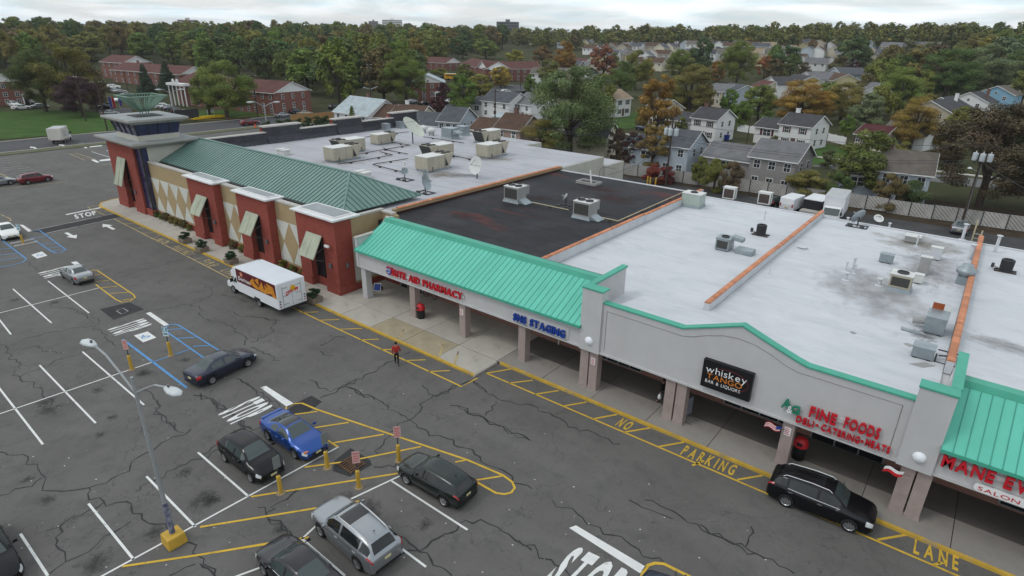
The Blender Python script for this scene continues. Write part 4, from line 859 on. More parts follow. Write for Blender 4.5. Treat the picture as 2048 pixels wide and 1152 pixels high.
    for c in (xf, xr):
        for s in (1, -1):
            wo = bpy.data.objects.new('wheel', tm); col.objects.link(wo); wo.parent = t; wo.location = (c*L, s*(W/2-.105), sp['rw'])
            if s < 0: wo.rotation_euler.z = math.pi
            ro = bpy.data.objects.new('rim', rm); col.objects.link(ro); ro.parent = wo
    if not detail: return t
    zb = lambda u, k: float(np.interp(u, rows[:, 0], rows[:, k]))
    for s in (1, -1):
        xm = L/2-(uc+.075)*L; ym = s*(W/2+.02); zm = zb(uc+.07, 2)+.06
        mo = MB().frus(xm-.05, xm+.06, min(ym, ym+s*.17), max(ym, ym+s*.17), zm, zm+.13, .015).box(xm-.02, xm+.02, min(ym-s*.1, ym), max(ym-s*.1, ym), zm+.02, zm+.06).build('mirror', chrome if 'chrome' in opts else pm, t, bevel=.015)
        for u in (uB-.03, uq-.03):
            xh = L/2-u*L; yh = s*(W/2*.998); zh = zb(u, 2)-.13
            MB().box(xh-.10, xh+.10, min(yh, yh+s*.035), max(yh, yh+s*.035), zh, zh+.035).build('door_handle', chrome if 'chrome' in opts else pm, t)
    f0 = L/2; b = MB().box(f0-.06, f0+.012, -.36*W/2*2*.62, .36*W/2*2*.62, .42 if kind != 'suv' else .62, .52 if kind != 'suv' else .80)
    b.box(f0-.10, f0+.006, -.55, .55, .27, .38); b.build('grille', plastic, t)
    MB().box(f0-.02, f0+.02, -.16, .16, .38, .50).build('number_plate', plate_m, t)
    zr = .70 if kind in ('sedan', 'coupe') else .78
    MB().box(-L/2-.012, -L/2+.05, -.16, .16, zr-.06, zr+.07).build('number_plate', plate_m, t)
    MB().box(-L/2-.006, -L/2+.1, -W*.36, W*.36, .30, .44).build('rear_bumper', plastic, t)
    if 'rails' in opts:
        for s in (1, -1):
            pts = [(L/2-u*L, s*zb(u, 4)*W/2*.93, zb(u, 3)+h) for u, h in ((uw+.02, -.03), (uw+.05, .05), (.6, .055), (ur-.06, .05), (ur-.03, -.03))]
            MB().path(pts, .028, n=6).build('roof_rail', chrome if 'chrome' in opts or 'silver_rails' in opts else plastic, t)
    if 'spoiler' in opts: MB().box(-L/2+.02, -L/2+.22, -.62, .62, .985, 1.02).box(-L/2+.08, -L/2+.16, -.56, -.5, .9, .99).box(-L/2+.08, -L/2+.16, .5, .56, .9, .99).build('spoiler', pm, t, bevel=.015)
    if 'ribs' in opts:
        for k in range(5): MB().tube((L/2-(uw+.1)*L, -.36+k*.18, zb(uw+.1, 3)+.012), (L/2-(ur-.08)*L, -.36+k*.18, zb(ur-.08, 3)+.012), .018, n=4).build('roof_rib', plastic, t)
    if 'antenna' in opts: MB().tube((-L*.30, 0, zb(.8, 3)-.01), (-L*.34, 0, zb(.8, 3)+.16), .02, .008, n=5).build('antenna', plastic, t)
    if 'trim' in opts:
        for s in (1, -1):
            pts = []
            for u in np.linspace(uc+.05, uq, 8): pts.append((L/2-u*L, s*(W/2*.945*zb(u, 1)+.012), zb(u, 2)+.03))
            MB().path(pts, .015, n=4).build('window_trim', chrome, t)
    if amber:
        for s in (1, -1): MB().box(f0-.30, f0-.14, s*.60-.1, s*.60+.1, .56, .66).build('indicator', lens_o, t)
    return t
def by_wheels(front, rear, kind, side):
    """position, heading and scale from where the two visible wheels stand"""
    a, b = E(*front), E(*rear); d = (a-b); hd = math.atan2(d.y, d.x); sp = SPEC[kind]; sc_ = max(.93, min(1.03, d.length/sp['wb']))
    n = Vector((-math.sin(hd), math.cos(hd), 0))*side                # side=+1: hidden side lies to the car's left
    fwd = Vector((math.cos(hd), math.sin(hd), 0))
    c = (a+b)/2 + n*(sp['W']/2-.1)*sc_ + fwd*(sp['fo']+sp['wb']/2-sp['L']/2)*-1*sc_
    return (c.x, c.y, .012), hd, sc_
def put_car(label, kind, front, rear, side, pm, **k):
    p, h, s = by_wheels(front, rear, kind, side); return car(label, kind, p, h, pm, scale=s, **k)
P_black = mat('black_paint', (.004, .004, .005), rough=.5, var=.05, spec=.1, coat=.55); P_navy = paint('slate_blue_paint', (.028, .034, .055), .5); P_silver = paint('silver_paint', (.30, .315, .33), .7)
P_blue = paint('blue_paint', (.012, .062, .27), .4); P_green = paint('dark_green_paint', (.010, .016, .014), .3); P_white = paint('white_paint', (.72, .72, .70), 0); P_red = paint('dark_red_paint', (.15, .014, .022), .3)
P_grey = paint('grey_paint', (.16, .165, .17), .6); P_tan = paint('tan_paint', (.34, .30, .23), .5); P_plum = paint('black_plum_paint', (.014, .013, .017), .3)
cher = put_car('silver crossover with dark panoramic roof and roof rails beside a black saloon', 'suv', (645,1072), (720,1140), -1, P_silver, glass=car_glass, opts=('rails', 'silver_rails', 'sunroof', 'tint', 'antenna', 'quarter'))
put_car('dark green crossover parked across the yellow hatched island', 'suv', (815.8,968), (890,1011.8), -1, P_green, opts=('tint', 'antenna', 'low', 'quarter'))
put_car('bright blue coupe with rear spoiler and sunroof', 'coupe', (593,917), (539.5,880), 1, P_blue, amber=True, opts=('spoiler', 'sunroof'))
put_car('small black hatchback beside the blue coupe', 'hatch', (505,964), (453,923), 1, P_black, opts=('antenna',))
put_car('slate blue saloon with red tail lights driving past the blue hatched bay', 'sedan', (494.7,734), (423.8,768.6), 1, P_navy)
put_car('grey silver saloon parked over STOP lettering beside a yellow hatched island', 'sedan', (128,556.5), (148.4,569), -1, P_silver)
car('white saloon nosed up to an accessible parking sign and wheel stop', 'sedan', (*E(16, 472).xy, .012), R(-2), P_white)
put_car('black sport utility vehicle with chrome trim standing in the fire lane', 'suv', (1697,1063), (1564,1010), 1, P_black, opts=('tint', 'chrome', 'trim', 'ribs', 'quarter', 'rails'))
cc = cher.location
car('black saloon parked beside the silver crossover with panoramic roof', 'sedan', (cc.x-.1, cc.y-2.85, .012), R(179), P_plum, opts=('trim', 'antenna'))
car('white saloon parked next to the black saloon, only its nose in view', 'sedan', (cc.x+.95, cc.y-5.55, .012), R(180), P_white)
car('black saloon parked in a white-lined bay, far from the other cars', 'sedan', (*E(-22, 1128).xy, .012), R(0), P_black)
car('dark navy car stopped just past the white stop bar by a yellow island', 'sedan', (-4.85, 18.0, .012), R(180), P_navy)
put_car('dark red sport utility vehicle with silver lower doors in the far bays', 'suv', (95.8,363), (56.4,369), 1, P_red, opts=('rails', 'tint', 'quarter'))
car('silver saloon parked beside the dark red sport utility vehicle', 'sedan', (*E(-4, 371).xy, .012), R(92), P_silver)
car('dark red sport utility vehicle driving along the road past an orange cone', 'suv', (*E(500, 250).xy, .012), R(88), P_red, opts=('rails',))
car('silver saloon parked nose to the slatted fence behind the white roofs', 'sedan', (-.9, 91.2, .02), R(88), P_silver)
car('black hatchback parked in the alley beside the white van', 'hatch', (-22.6, 88.6, .02), R(80), P_black)

# delivery truck with painted snack side
truck_w = mat('truck_white', (.70, .71, .73), rough=.4, var=.04, scale=.8); maroon = mat('snack_maroon', (.10, .012, .02), rough=.4, var=.15, scale=1.5)
chip = mat('corn_chip_orange', (.56, .22, .02), rough=.5, var=.3, scale=5); red_s = mat('signal_red', (.50, .014, .025), rough=.4, var=.05); yell = mat('sun_yellow', (.75, .42, .02), rough=.5, var=.1); off_w = mat('letter_white', (.75, .75, .75), rough=.5, var=.03)
TK = thing('delivery_truck', 'white snack delivery truck with maroon chip picture on its side', 'truck', (-46.5, 24.45, .012), R(180.5))
def tk(b, name, m, parent=TK, **k): return b.build(name, m, parent, **k)
bx = tk(MB().box(-4.3, 2.0, -1.3, 1.3, .66, 2.88), 'cargo_box', truck_w, bevel=.05)
tk(MB().box(-4.25, 1.95, -1.25, 1.25, 2.885, 2.905), 'box_roof', mat('truck_roof', (.62, .65, .69), rough=.5, var=.05, scale=.6), bx)
tk(MB().prism([(2.0, -1.25, 2.86), (2.55, -1.2, 2.72), (2.95, -1.15, 2.3), (2.9, -1.15, 1.85), (2.0, -1.25, 1.75)], (0, 2.4, 0)), 'cab_overhang', truck_w, bevel=.04)
cab = tk(MB().prism([(1.95, -1.02, .5), (1.95, -1.02, 1.85), (2.75, -1.02, 1.85), (3.3, -1.02, 1.2), (4.15, -1.02, 1.05), (4.35, -1.02, .85), (4.35, -1.02, .45)], (0, 2.04, 0)), 'cab', truck_w, bevel=.06)
tk(MB().prism([(2.80, -.95, 1.80), (3.28, -.95, 1.24), (3.31, -.95, 1.26), (2.83, -.95, 1.82)], (0, 1.9, 0)), 'windscreen', car_glass)
for s in (1, -1):
    y = 1.025*s
    tk(MB().prism([(2.1, y, 1.2), (3.1, y, 1.2), (2.68, y, 1.74), (2.1, y, 1.74)], (0, s*.012, 0)), 'side_window', car_glass); tk(MB().box(3.1, 3.25, min(y, y+s*.25), max(y, y+s*.25), 1.2, 1.5), 'mirror', plastic)
    for xx in (3.35, -1.05):
        for yy in ((s*.95,) if xx > 0 else (s*1.1,)):
            wo = bpy.data.objects.new('wheel', wheel_mesh(.38)[0]); col.objects.link(wo); wo.parent = TK; wo.location = (xx, yy, .38)
            ro = bpy.data.objects.new('rim', wheel_mesh(.38)[1]); col.objects.link(ro); ro.parent = wo; ro.rotation_euler.z = 0
            if s < 0: wo.rotation_euler.z = math.pi
    tk(MB().box(4.3, 4.37, s*.75-.15, s*.75+.15, .72, .9), 'headlight', lens_w)
    tk(MB().box(-1.5, -.6, s*1.29-.02, s*1.29+.02, .6, .9), 'wheel_arch', plastic)
    for zz_ in (.9, 1.12, 1.34): tk(MB().lathe([(0, -.015), (.06, -.012), (.065, .01)], (-4.31, s*1.12, zz_), n=10, axis='x'), 'tail_lamp', plastic if zz_ > 1 else lens_r)
    p = tk(MB().box(-4.15, 1.85, min(s*1.3, s*1.315), max(s*1.3, s*1.315), 1.62, 2.82), 'side_panel', maroon, bx)
    for cx, cz, sz, rot in [(-3.7, 2.05, .52, .3), (-2.9, 1.95, .6, -.5), (-3.3, 2.35, .5, 1.2), (-2.1, 2.0, .62, .1), (-1.5, 2.5, .42, 2.6), (-2.5, 1.75, .5, .9), (-3.85, 1.75, .45, -.3), (-.75, 2.15, .55, .35), (-1.3, 1.85, .45, 1.5)]:
        tri = [(cx+sz*math.cos(rot+a)*1.05, s*1.322, min(2.8, max(1.64, cz+sz*math.sin(rot+a)))) for a in (R(90), R(210), R(330))]
        tk(MB().prism(tri, (0, s*.012*(1+.3*random.random()), 0)), 'chip', chip, bx)
    star = []
    for k in range(10): rr_ = .32 if k % 2 == 0 else .12; star.append((1.0+rr_*math.cos(k*.628+.5), s*1.318, 2.45+rr_*math.sin(k*.628+.5)))
    tk(MB().prism(star, (0, s*.01, 0)), 'star', mat('star_pink', (.65, .25, .15), var=.1), bx)
tk(MB().box(-4.32, -4.3, -.85, .85, .78, 2.6), 'rear_door', truck_w, bx); tk(MB().box(-4.326, -4.319, -.01, .01, .78, 2.6).box(-4.326, -4.319, -.86, -.83, .78, 2.6).box(-4.326, -4.319, .83, .86, .78, 2.6), 'door_seam', lamp_grey, bx)
for s in (-1, 1):
    for z in (1.0, 1.7, 2.4): tk(MB().box(-4.335, -4.32, s*.6-.22, s*.6+.22, z, z+.03), 'hinge', lamp_grey, bx)
tk(MB().box(-4.45, -4.25, -1.15, 1.15, .5, .62), 'bumper', plastic)
logo = [(-4.335, .58, 1.70), (-4.335, .1, 1.85), (-4.335, -.55, 1.93), (-4.335, -.6, 2.2), (-4.335, -.1, 2.15), (-4.335, .55, 2.02)]
tk(MB().prism(logo, (-.012, 0, 0)), 'logo_banner', red_s, bx); tk(MB().lathe([(0, -.01), (.24, -.01), (.24, .01)], (-4.337, -.12, 2.24), n=18, axis='x'), 'logo_sun', yell, bx)
def local_text(s, org, xd, yd, w, h, m, parent, root, depth=.01, **k):
    for o in text(s, org, xd, yd, w, h, m, root, depth=depth, **k): o.location = (0, 0, 0); o.rotation_euler = (0, 0, 0); o.parent = parent
local_text('Fritolay', (-4.352, .5, 1.80), (0, -1, .12), (0, .12, 1), .98, .17, off_w, bx, TK, join='logo_lettering', bold=.02)
local_text('Doritos', (1.55, 1.318, 1.85), (-1, 0, 0), (0, 0, 1), 1.9, .34, off_w, bx, TK, name='letter', bold=.02)
# other trucks and vans
def box_truck(label, loc, rz, boxm, L=5.2, Hh=3.1, cabm=truck_w):
    t = thing('box_truck', label, 'truck', loc, rz)
    b = MB().box(-L/2-1.0, L/2-1.0, -1.2, 1.2, .85, Hh).build('cargo_box', boxm, t, bevel=.05)
    MB().box(-L/2-.95, L/2-1.05, -1.15, 1.15, Hh, Hh+.03).build('box_roof', mat('box_roof', (.42, .43, .43), var=.1), b)
    for s in (-1.2, 1.2):
        for k in range(6): MB().box(-L/2-1+.4+k*L/6, -L/2-1+.44+k*L/6, s-.012, s+.012, .9, Hh-.05).build('box_rib', boxm, b)
    x = L/2-1.0
    MB().prism([(x+.1, -1.0, .45), (x+.1, -1.0, 2.15), (x+1.0, -1.0, 2.1), (x+1.75, -1.0, 1.25), (x+1.8, -1.0, .45)], (0, 2.0, 0)).build('cab', cabm, t, bevel=.07)
    MB().prism([(x+1.05, -.9, 2.05), (x+1.7, -.9, 1.28), (x+1.73, -.9, 1.29), (x+1.08, -.9, 2.07)], (0, 1.8, 0)).build('windscreen', car_glass, t)
    for s in (1, -1):
        y = s*1.005; MB().prism([(x+.4, y, 1.25), (x+1.5, y, 1.25), (x+.98, y, 1.95), (x+.4, y, 1.95)], (0, s*.012, 0)).build('side_window', car_glass, t)
        MB().box(x+1.5, x+1.6, min(y, y+s*.22), max(y, y+s*.22), 1.4, 1.8).build('mirror', plastic, t); MB().box(x+1.75, x+1.83, s*.75-.14, s*.75+.14, .7, .9).build('headlight', lens_w, t)
        MB().box(-L/2-1.02, -L/2-.99, s*1.0-.08, s*1.0+.08, .9, 1.1).build('tail_lamp', lens_r, t)
        for xx in (x+1.0, -L/2+.6):
            wo = bpy.data.objects.new('wheel', wheel_mesh(.38)[0]); col.objects.link(wo); wo.parent = t; wo.location = (xx, s*.95, .38); wo.rotation_euler.z = 0 if s > 0 else math.pi
            ro = bpy.data.objects.new('rim', wheel_mesh(.38)[1]); col.objects.link(ro); ro.parent = wo
    MB().box(x+1.78, x+1.86, -.9, .9, .45, .65).build('bumper', plastic, t); MB().box(x+1.79, x+1.83, -.5, .5, .75, 1.0).build('grille', plastic, t)
    MB().box(-L/2-.9, x+.2, -.4, .4, .45, .86).build('chassis', plastic, t)
    return t
cream_box = mat('cream_truck_box', (.56, .54, .48), rough=.5, var=.08, scale=.6)
bt = box_truck('white box truck driving along the road beside the green lawn', (-150.6, 41.0, 0), R(148), cream_box, 4.6, 3.1)
for k, (z, w) in enumerate([(2.2, 2.0), (1.85, 1.4), (1.5, 1.8)]): MB().box(-2.6+k*.2, -2.6+w+k*.2, -1.222, -1.212, z, z+.16).build('painted_band', mat('faded_print', (.30, .30, .34), var=.2, scale=4), bt)
box_truck('white box truck with grey-topped body parked in the alley facing the shops', (-14.4, 86.0, .02), R(-86), truck_w, 4.7, 3.5)
VN = thing('van', 'white panel van parked in the alley beside a dark trailer', 'van', (-19.8, 88.0, .02), R(82))
MB().prism([(-2.6, -.98, .4), (-2.65, -.98, 1.2), (-2.5, -.9, 2.05), (1.0, -.9, 2.08), (1.75, -.95, 1.35), (2.55, -.98, 1.15), (2.65, -.98, .4)], (0, 1.93, 0)).build('body', truck_w, VN, bevel=.12)
MB().prism([(1.1, -.8, 2.0), (1.75, -.85, 1.38), (1.79, -.85, 1.38), (1.14, -.8, 2.02)], (0, 1.65, 0)).build('windscreen', car_glass, VN)
for s in (1, -1):
    MB().prism([(.6, s*.97, 1.35), (1.6, s*.97, 1.35), (1.1, s*.94, 1.85), (.6, s*.94, 1.85)], (0, s*.02, 0)).build('side_window', car_glass, VN); MB().box(-2.68, -2.62, s*.8-.08, s*.8+.08, .9, 1.3).build('tail_lamp', lens_r, VN)
    MB().box(1.3, 1.42, min(s*.95, s*1.2), max(s*.95, s*1.2), 1.3, 1.55).build('mirror', plastic, VN)
    for xx in (1.7, -1.7):
        wo = bpy.data.objects.new('wheel', wheel_mesh(.36)[0]); col.objects.link(wo); wo.parent = VN; wo.location = (xx, s*.85, .36); wo.rotation_euler.z = 0 if s > 0 else math.pi
        ro = bpy.data.objects.new('rim', wheel_mesh(.36)[1]); col.objects.link(ro); ro.parent = wo
MB().box(-2.72, -2.64, -.2, .2, .75, .9).build('number_plate', plate_m, VN); MB().box(-2.8, -2.6, -.95, .95, .35, .5).build('bumper', plastic, VN)
TR = thing('trailer', 'dark enclosed trailer with white roof beside the alley box truck', 'trailer', (-17.1, 88.6, .02), R(86))
dk = mat('dark_navy_panel', (.018, .020, .026), rough=.5, var=.15)
MB().box(-2.0, 2.0, -1.15, 1.15, .5, 2.0).build('body', dk, TR, bevel=.03); MB().box(-2.05, 2.05, -1.2, 1.2, 2.0, 2.1).build('roof', truck_w, TR); MB().box(-3.2, -2.0, -1.1, 1.1, .5, .75).build('ramp', coping_m, TR); MB().tube((2.0, 0, .6), (3.1, 0, .5), .06).build('tow_bar', plastic, TR)
for s in (1, -1):
    wo = bpy.data.objects.new('wheel', wheel_mesh(.32)[0]); col.objects.link(wo); wo.parent = TR; wo.location = (0, s*1.2, .32); wo.rotation_euler.z = 0 if s > 0 else math.pi
# parked cars in the distance
far = [(28, 213, 'suv', P_white, 'white van-like car parked by the left brick apartments', 5), (44, 219, 'sedan', P_white, 'white saloon parked at the edge of the lawn', 92), (80, 217, 'sedan', P_silver, 'silver saloon parked under the trees beyond the lawn', 92), (62, 209, 'hatch', P_black, 'black hatchback parked under the big trees', 5),
       (240, 203, 'suv', P_white, 'white car driving out of the apartment drive', -60), (232, 185, 'sedan', P_silver, 'silver saloon in the row along the apartment drive', 60), (242, 186.5, 'sedan', P_silver, 'silver saloon at the end of the row along the apartment drive', 75), (228, 177, 'suv', P_white, 'white car in the row along the apartment drive', 60), (257, 193, 'sedan', P_grey, 'grey saloon on the verge of the apartment drive', 75), (212, 218, 'sedan', P_black, 'black saloon parked beside the red feather banner', 80), (220, 231, 'sedan', P_silver, 'silver car with its white hatch raised by the feather banners', 90), (206, 211, 'hatch', P_black, 'black hatchback behind the black saloon by the banners', 80),
       (328, 217, 'suv', P_white, 'white crossover first in the row beside the tower', 60), (337, 219, 'sedan', P_silver, 'silver saloon in the row beside the tower', 60), (346, 222, 'sedan', P_navy, 'dark blue saloon in the row beside the tower', 65), (359, 227, 'hatch', P_black, 'black hatchback in the row beside the tower', 65), (371, 230, 'sedan', P_silver, 'silver saloon near the tower lantern', 70), (380, 234, 'sedan', P_navy, 'navy saloon at the near end of the row by the yellow kerb', 80),
       (593, 227, 'sedan', P_navy, 'navy saloon parked on the road by the brick apartments', 88), (610, 231, 'sedan', P_tan, 'beige saloon parked on the road by the brick apartments', 88), (566, 235, 'sedan', P_silver, 'silver saloon behind the hedge on the road', 88), (672, 219, 'suv', P_black, 'black crossover parked under the wood edge on the road', 88),
       (825, 207, 'hatch', P_silver, 'silver hatchback parked by the white apartment door', 88), (850, 211, 'sedan', P_black, 'black saloon parked by the white apartment door', 88), (897, 206, 'sedan', P_white, 'white saloon parked past the maroon tree', 88), (880, 158, 'suv', P_black, 'black car in the car park by the school bus', 60), (1015, 175, 'suv', P_grey, 'grey car in the car park before the portico apartments', 60), (1012, 187, 'suv', P_white, 'white car in the car park behind the white houses', 60), (1005, 168, 'sedan', P_black, 'black saloon in the car park before the portico apartments', 60),
       (1290, 262, 'suv', P_navy, 'dark car on the residential street', 0), (1423, 208, 'sedan', P_white, 'white saloon on the drive behind the white house with brick chimney', 20)]
for px, py, kind, pm, lab, hd in far:
    p = T(px, py); car(lab, kind, (p.x, p.y, p.z+.02), R(hd), pm, group='cars parked in the distance', detail=False)
BU = thing('school_bus', 'yellow school bus parked in the apartment car park', 'bus', T(906, 160), R(60)); by_ = mat('bus_yellow', (.62, .33, .02), rough=.4, var=.05)
MB().box(-4, 3, -1.2, 1.2, .6, 2.9).prism([(3, -1, .6), (3, -1, 1.5), (4.3, -1, 1.3), (4.4, -1, .6)], (0, 2, 0)).build('body', by_, BU, bevel=.1); MB().box(-3.95, 2.95, -1.1, 1.1, 2.9, 2.95).build('roof', truck_w, BU)
for s in (1, -1):
    for k in range(8): MB().box(-3.7+k*.8, -3.1+k*.8, s*1.2-.015, s*1.2+.015, 1.8, 2.5).build('window', tint_glass, BU)
    for xx in (-2.5, 3.2): MB().lathe([(0, -.1), (.45, -.1), (.45, .1), (0, .1)], (xx, s*1.1, .45), n=14, axis='y').build('wheel', rubber, BU)
# ------------------------------------------------------------------ rooftop equipment
tan_m = mat('rooftop_unit_tan', (.40, .365, .29), rough=.6, var=.08, scale=1.2); overlay(tan_m, (.27, .24, .19), 1.2, .56, .76, .5, stretch=(2, 2, .4))
unit_top = mat('unit_top_white', (.60, .60, .58), rough=.6, var=.08, scale=1)
grille_m = mat('coil_grille', (.055, .055, .052), rough=.7, var=.3, scale=14); galv = mat('galvanised_sheet', (.30, .34, .36), rough=.42, var=.14, scale=1.6, metal=.5)
unit_grey = mat('unit_grey', (.30, .295, .285), rough=.6, var=.1, scale=1.5); unit_green = mat('unit_pale_green', (.36, .42, .38), rough=.6, var=.05)
pipe_m = mat('rusty_pipe', (.06, .045, .04), rough=.7, var=.3, scale=2); pipe_y = mat('gas_pipe_cream', (.42, .36, .24), rough=.6, var=.1); steel_d = mat('dark_steel', (.05, .052, .055), rough=.5, var=.15)
RZ1, RZ2, RZB = 6.30, 5.262, 6.0
def fan(b_parent, x, y, z, r=.33, name='fan'):
    MB().lathe([(r*.92, 0), (r*.92, .09), (r, .09), (r, 0)], (x, y, z), n=14).lathe([(0, .03), (r*.92, .03)], (x, y, z), n=14, m=1).build(name, [steel_d, rim_dark], b_parent)
def rtu(label, px, py, flip=False, k=1.0, group='large tan rooftop units'):
    """packaged unit: louvred V condenser at one end, fans on top; origin at the near bottom corner"""
    t = thing('rooftop_unit', label, 'air conditioner', E(px, py, RZ1), 0, group); t.scale = (k,)*3; s = -1 if flip else 1
    Y = lambda a: a if not flip else 4.7-a
    def bx_(x0, x1, y0, y1, z0, z1, n, m, **q): ya, yb = sorted((Y(y0), Y(y1))); return MB().box(x0, x1, ya, yb, z0, z1).build(n, m, t, **q)
    bx_(-2.2, 0, 0, 3.0, .25, 1.85, 'cabinet', tan_m, bevel=.03); bx_(-2.24, .04, -.03, 3.03, 1.85, 1.92, 'top_panel', unit_top); bx_(-2.1, -.1, .1, 4.4, .0, .25, 'curb', galv)
    for q in (1.0, 2.0): bx_(.0, .015, q, q+.03, .3, 1.8, 'panel_seam', unit_grey)
    MB().prism([(0, Y(3.05), .3), (0, Y(3.9), .3), (0, Y(4.7), 1.95), (0, Y(3.05), 1.95)], (-2.2, 0, 0)).build('condenser', tan_m, t)
    MB().prism([(.012, Y(3.15), .45), (.012, Y(3.75), .45), (.012, Y(3.2), 1.55)], (-.02, 0, 0)).build('opening', rim_dark, t)
    MB().prism([(-.1, Y(3.95), .34), (-2.1, Y(3.95), .34), (-2.1, Y(4.72), 1.86), (-.1, Y(4.72), 1.86)], (0, s*.02, 0)).build('coil', grille_m, t)
    for i in range(2):
        for j in range(2): fan(t, -.6-i*1.05, Y(3.45+j*.8), 1.95, .36)
    bx_(-2.6, -2.2, .4, 2.2, 1.1, 1.7, 'intake_hood', tan_m)
    MB().path([(.12, Y(.8), 0), (.12, Y(.8), .6), (.0, Y(.8), .6)], .04).build('gas_pipe', pipe_m, t)
    return t
d7 = Zm((600, 220), 5.76); e7 = Zm((860, 220), 5.76)
for lab, p, fl in [('tan rooftop unit with open louvred end, behind the green hipped roof', d7((395, 612))[0], False), ('tan rooftop unit standing against the back of another by the hipped roof', d7((455, 520))[0], True), ('single tan rooftop unit near the black parapet', d7((900, 410))[0], False),
                   ('tan rooftop unit with white top standing beside the grey roof stain', d7((1470, 728))[0], False), ('tan rooftop unit with its louvred end beside the two small grey dishes', d7((1500, 590))[0], True), ('tan rooftop unit behind the round white dish', e7((665, 568))[0], False), ('tan rooftop unit with open hood beside the brown-roofed house', e7((600, 400))[0], True)]:
    rtu(lab, *p, flip=fl, k=.96 if 'single' not in lab else .8)
def small_unit(label, px, py, w, d, h, m, z=RZ2, fans=1, curb=True, rot=0, coil=True, group=None, name='rooftop_unit', cat='air conditioner'):
    t = thing(name, label, cat, E(px, py, z), rot, group); z0 = .28 if curb else .06
    if curb: MB().frus(-w-.1, .1, -.1, d+.1, 0, z0, .08).build('curb', galv, t)
    else: MB().box(-w+.1, -w+.3, 0, d, 0, z0).box(-.3, -.1, 0, d, 0, z0).build('sleeper', steel_d, t)
    MB().box(-w, 0, 0, d, z0, z0+h).build('cabinet', m, t, bevel=.025); MB().box(-w-.03, .03, -.03, d+.03, z0+h, z0+h+.05).build('top_panel', unit_top if m is not galv else galv, t)
    if coil: MB().box(-w+.12, -.12, -.015, .0, z0+.15, z0+h-.15).build('coil', grille_m, t); MB().box(0, .015, d*.08, d*.45, z0+.12, z0+h-.12).build('side_panel', unit_grey, t)
    for i in range(fans): fan(t, -w/2+(i-(fans-1)/2)*.85, d*.5, z0+h+.05, min(.38, w*.28))
    return t
q8 = Zm((1000, 260), 3.6); qb = Zm((1500, 260), 3.6); qc = Zm((1500, 540), 3.6)
u = small_unit('grey rooftop unit with side hood on the black roof, by the tan-edged wall', *e7((1010, 1085))[0], 1.8, 1.4, 1.3, unit_grey, z=RZB, fans=2); MB().box(-1.2, -.3, 1.5, 2.3, .6, 1.5).build('side_hood', unit_grey, u); MB().prism([(0, .1, .05), (.9, .1, .05), (0, .1, .45)], (0, 1.2, 0)).build('duct_transition', galv, u)
u = small_unit('grey rooftop unit with side hood on the black roof, by the cream gas pipe', *q8((640, 655))[0], 1.8, 1.4, 1.3, unit_grey, z=RZB, fans=2); MB().box(-1.2, -.3, 1.5, 2.3, .6, 1.5).build('side_hood', unit_grey, u); MB().prism([(0, .1, .05), (.9, .1, .05), (0, .1, .45)], (0, 1.2, 0)).build('duct_transition', galv, u)
small_unit('pale green rooftop unit with one fan against the tiled parapet', *q8((1430, 572))[0], 2.0, 1.6, 1.15, unit_green, coil=False)
for px, py, lab in [(1467, 401, 'white framed rooftop condenser on the roof edge above the alley kerb'), (1538, 412, 'white framed rooftop condenser on the roof edge beside the black hatchback')]:
    u = small_unit(lab, px, py, 1.3, .8, 1.25, unit_top, curb=False, fans=0); MB().box(-1.18, -.12, -.03, -.015, .25, 1.15).build('coil_face', pipe_m, u)
u = small_unit('galvanised rooftop unit with fan and bent duct on the white roof', *q8((1640, 880))[0], 1.15, 1.3, .95, galv, curb=False)
MB().prism([(.0, .5, .95), (.0, .5, 1.3), (.9, .5, 1.15), (.9, .5, .85)], (0, .7, 0)).box(.5, 1.9, .1, 1.1, .0, .42).build('duct', galv, u, bevel=.03)
small_unit('tan rooftop unit with one large fan on the stained white roof', *qb((1140, 1185))[0], 1.35, 1.2, .95, tan_m, fans=1)
small_unit('flat grey metal box on the stained white roof', *qb((1020, 970))[0], .95, .7, .62, galv, fans=0, coil=False, curb=False)
small_unit('long low metal box by the rear roof edge', *qb((1215, 825))[0], 1.15, 1.1, .5, unit_grey, fans=0, coil=False, curb=False)
small_unit('tall white-sided duct box on the stained white roof', *qb((1365, 945))[0], .8, .6, .95, white_roof, fans=0, coil=False, curb=False)
small_unit('leaning grey duct casing behind the tan fan unit', *qb((1275, 1050))[0], .7, .5, 1.3, unit_grey, fans=0, coil=False, curb=False)
small_unit('small white unit tucked beside the tan fan unit', *qb((1235, 1115))[0], .6, .5, .6, unit_top, fans=0, coil=False, curb=False)
u = small_unit('galvanised duct unit with an orange rusted end panel by the tiled parapet', *qc((1385, 485))[0], 1.05, 1.6, 1.0, galv, fans=0, coil=False, curb=False); MB().box(-.95, -.35, 1.62, 1.66, .3, 1.5).build('rusted_panel', mat('orange_rust', (.30, .075, .025), var=.2, scale=4), u); MB().box(-.35, .05, 1.62, 1.66, .4, 1.4).build('white_panel', unit_top, u); MB().tube((-1.05, .7, .5), (-1.7, .7, .4), .22, n=12).build('round_duct', unit_grey, u)
u = small_unit('square galvanised condenser lying by the tiled parapet', *qc((1310, 665))[0], 1.05, .9, .6, galv, fans=0, coil=False, curb=False)
b = MB()
for a, c in [((.1, .2, .0), (1.1, .2, .0)), ((1.1, .2, 0), (1.1, 1.3, .0)), ((.1, 1.3, .3), (1.1, 1.3, .3)), ((.1, .2, .0), (.1, .2, .5)), ((1.1, 1.3, 0), (1.1, 1.3, .5)), ((.2, .6, .25), (1.0, .9, .3))]: b.tube(a, c, .045, n=5)
b.build('pipework', steel_d, u)
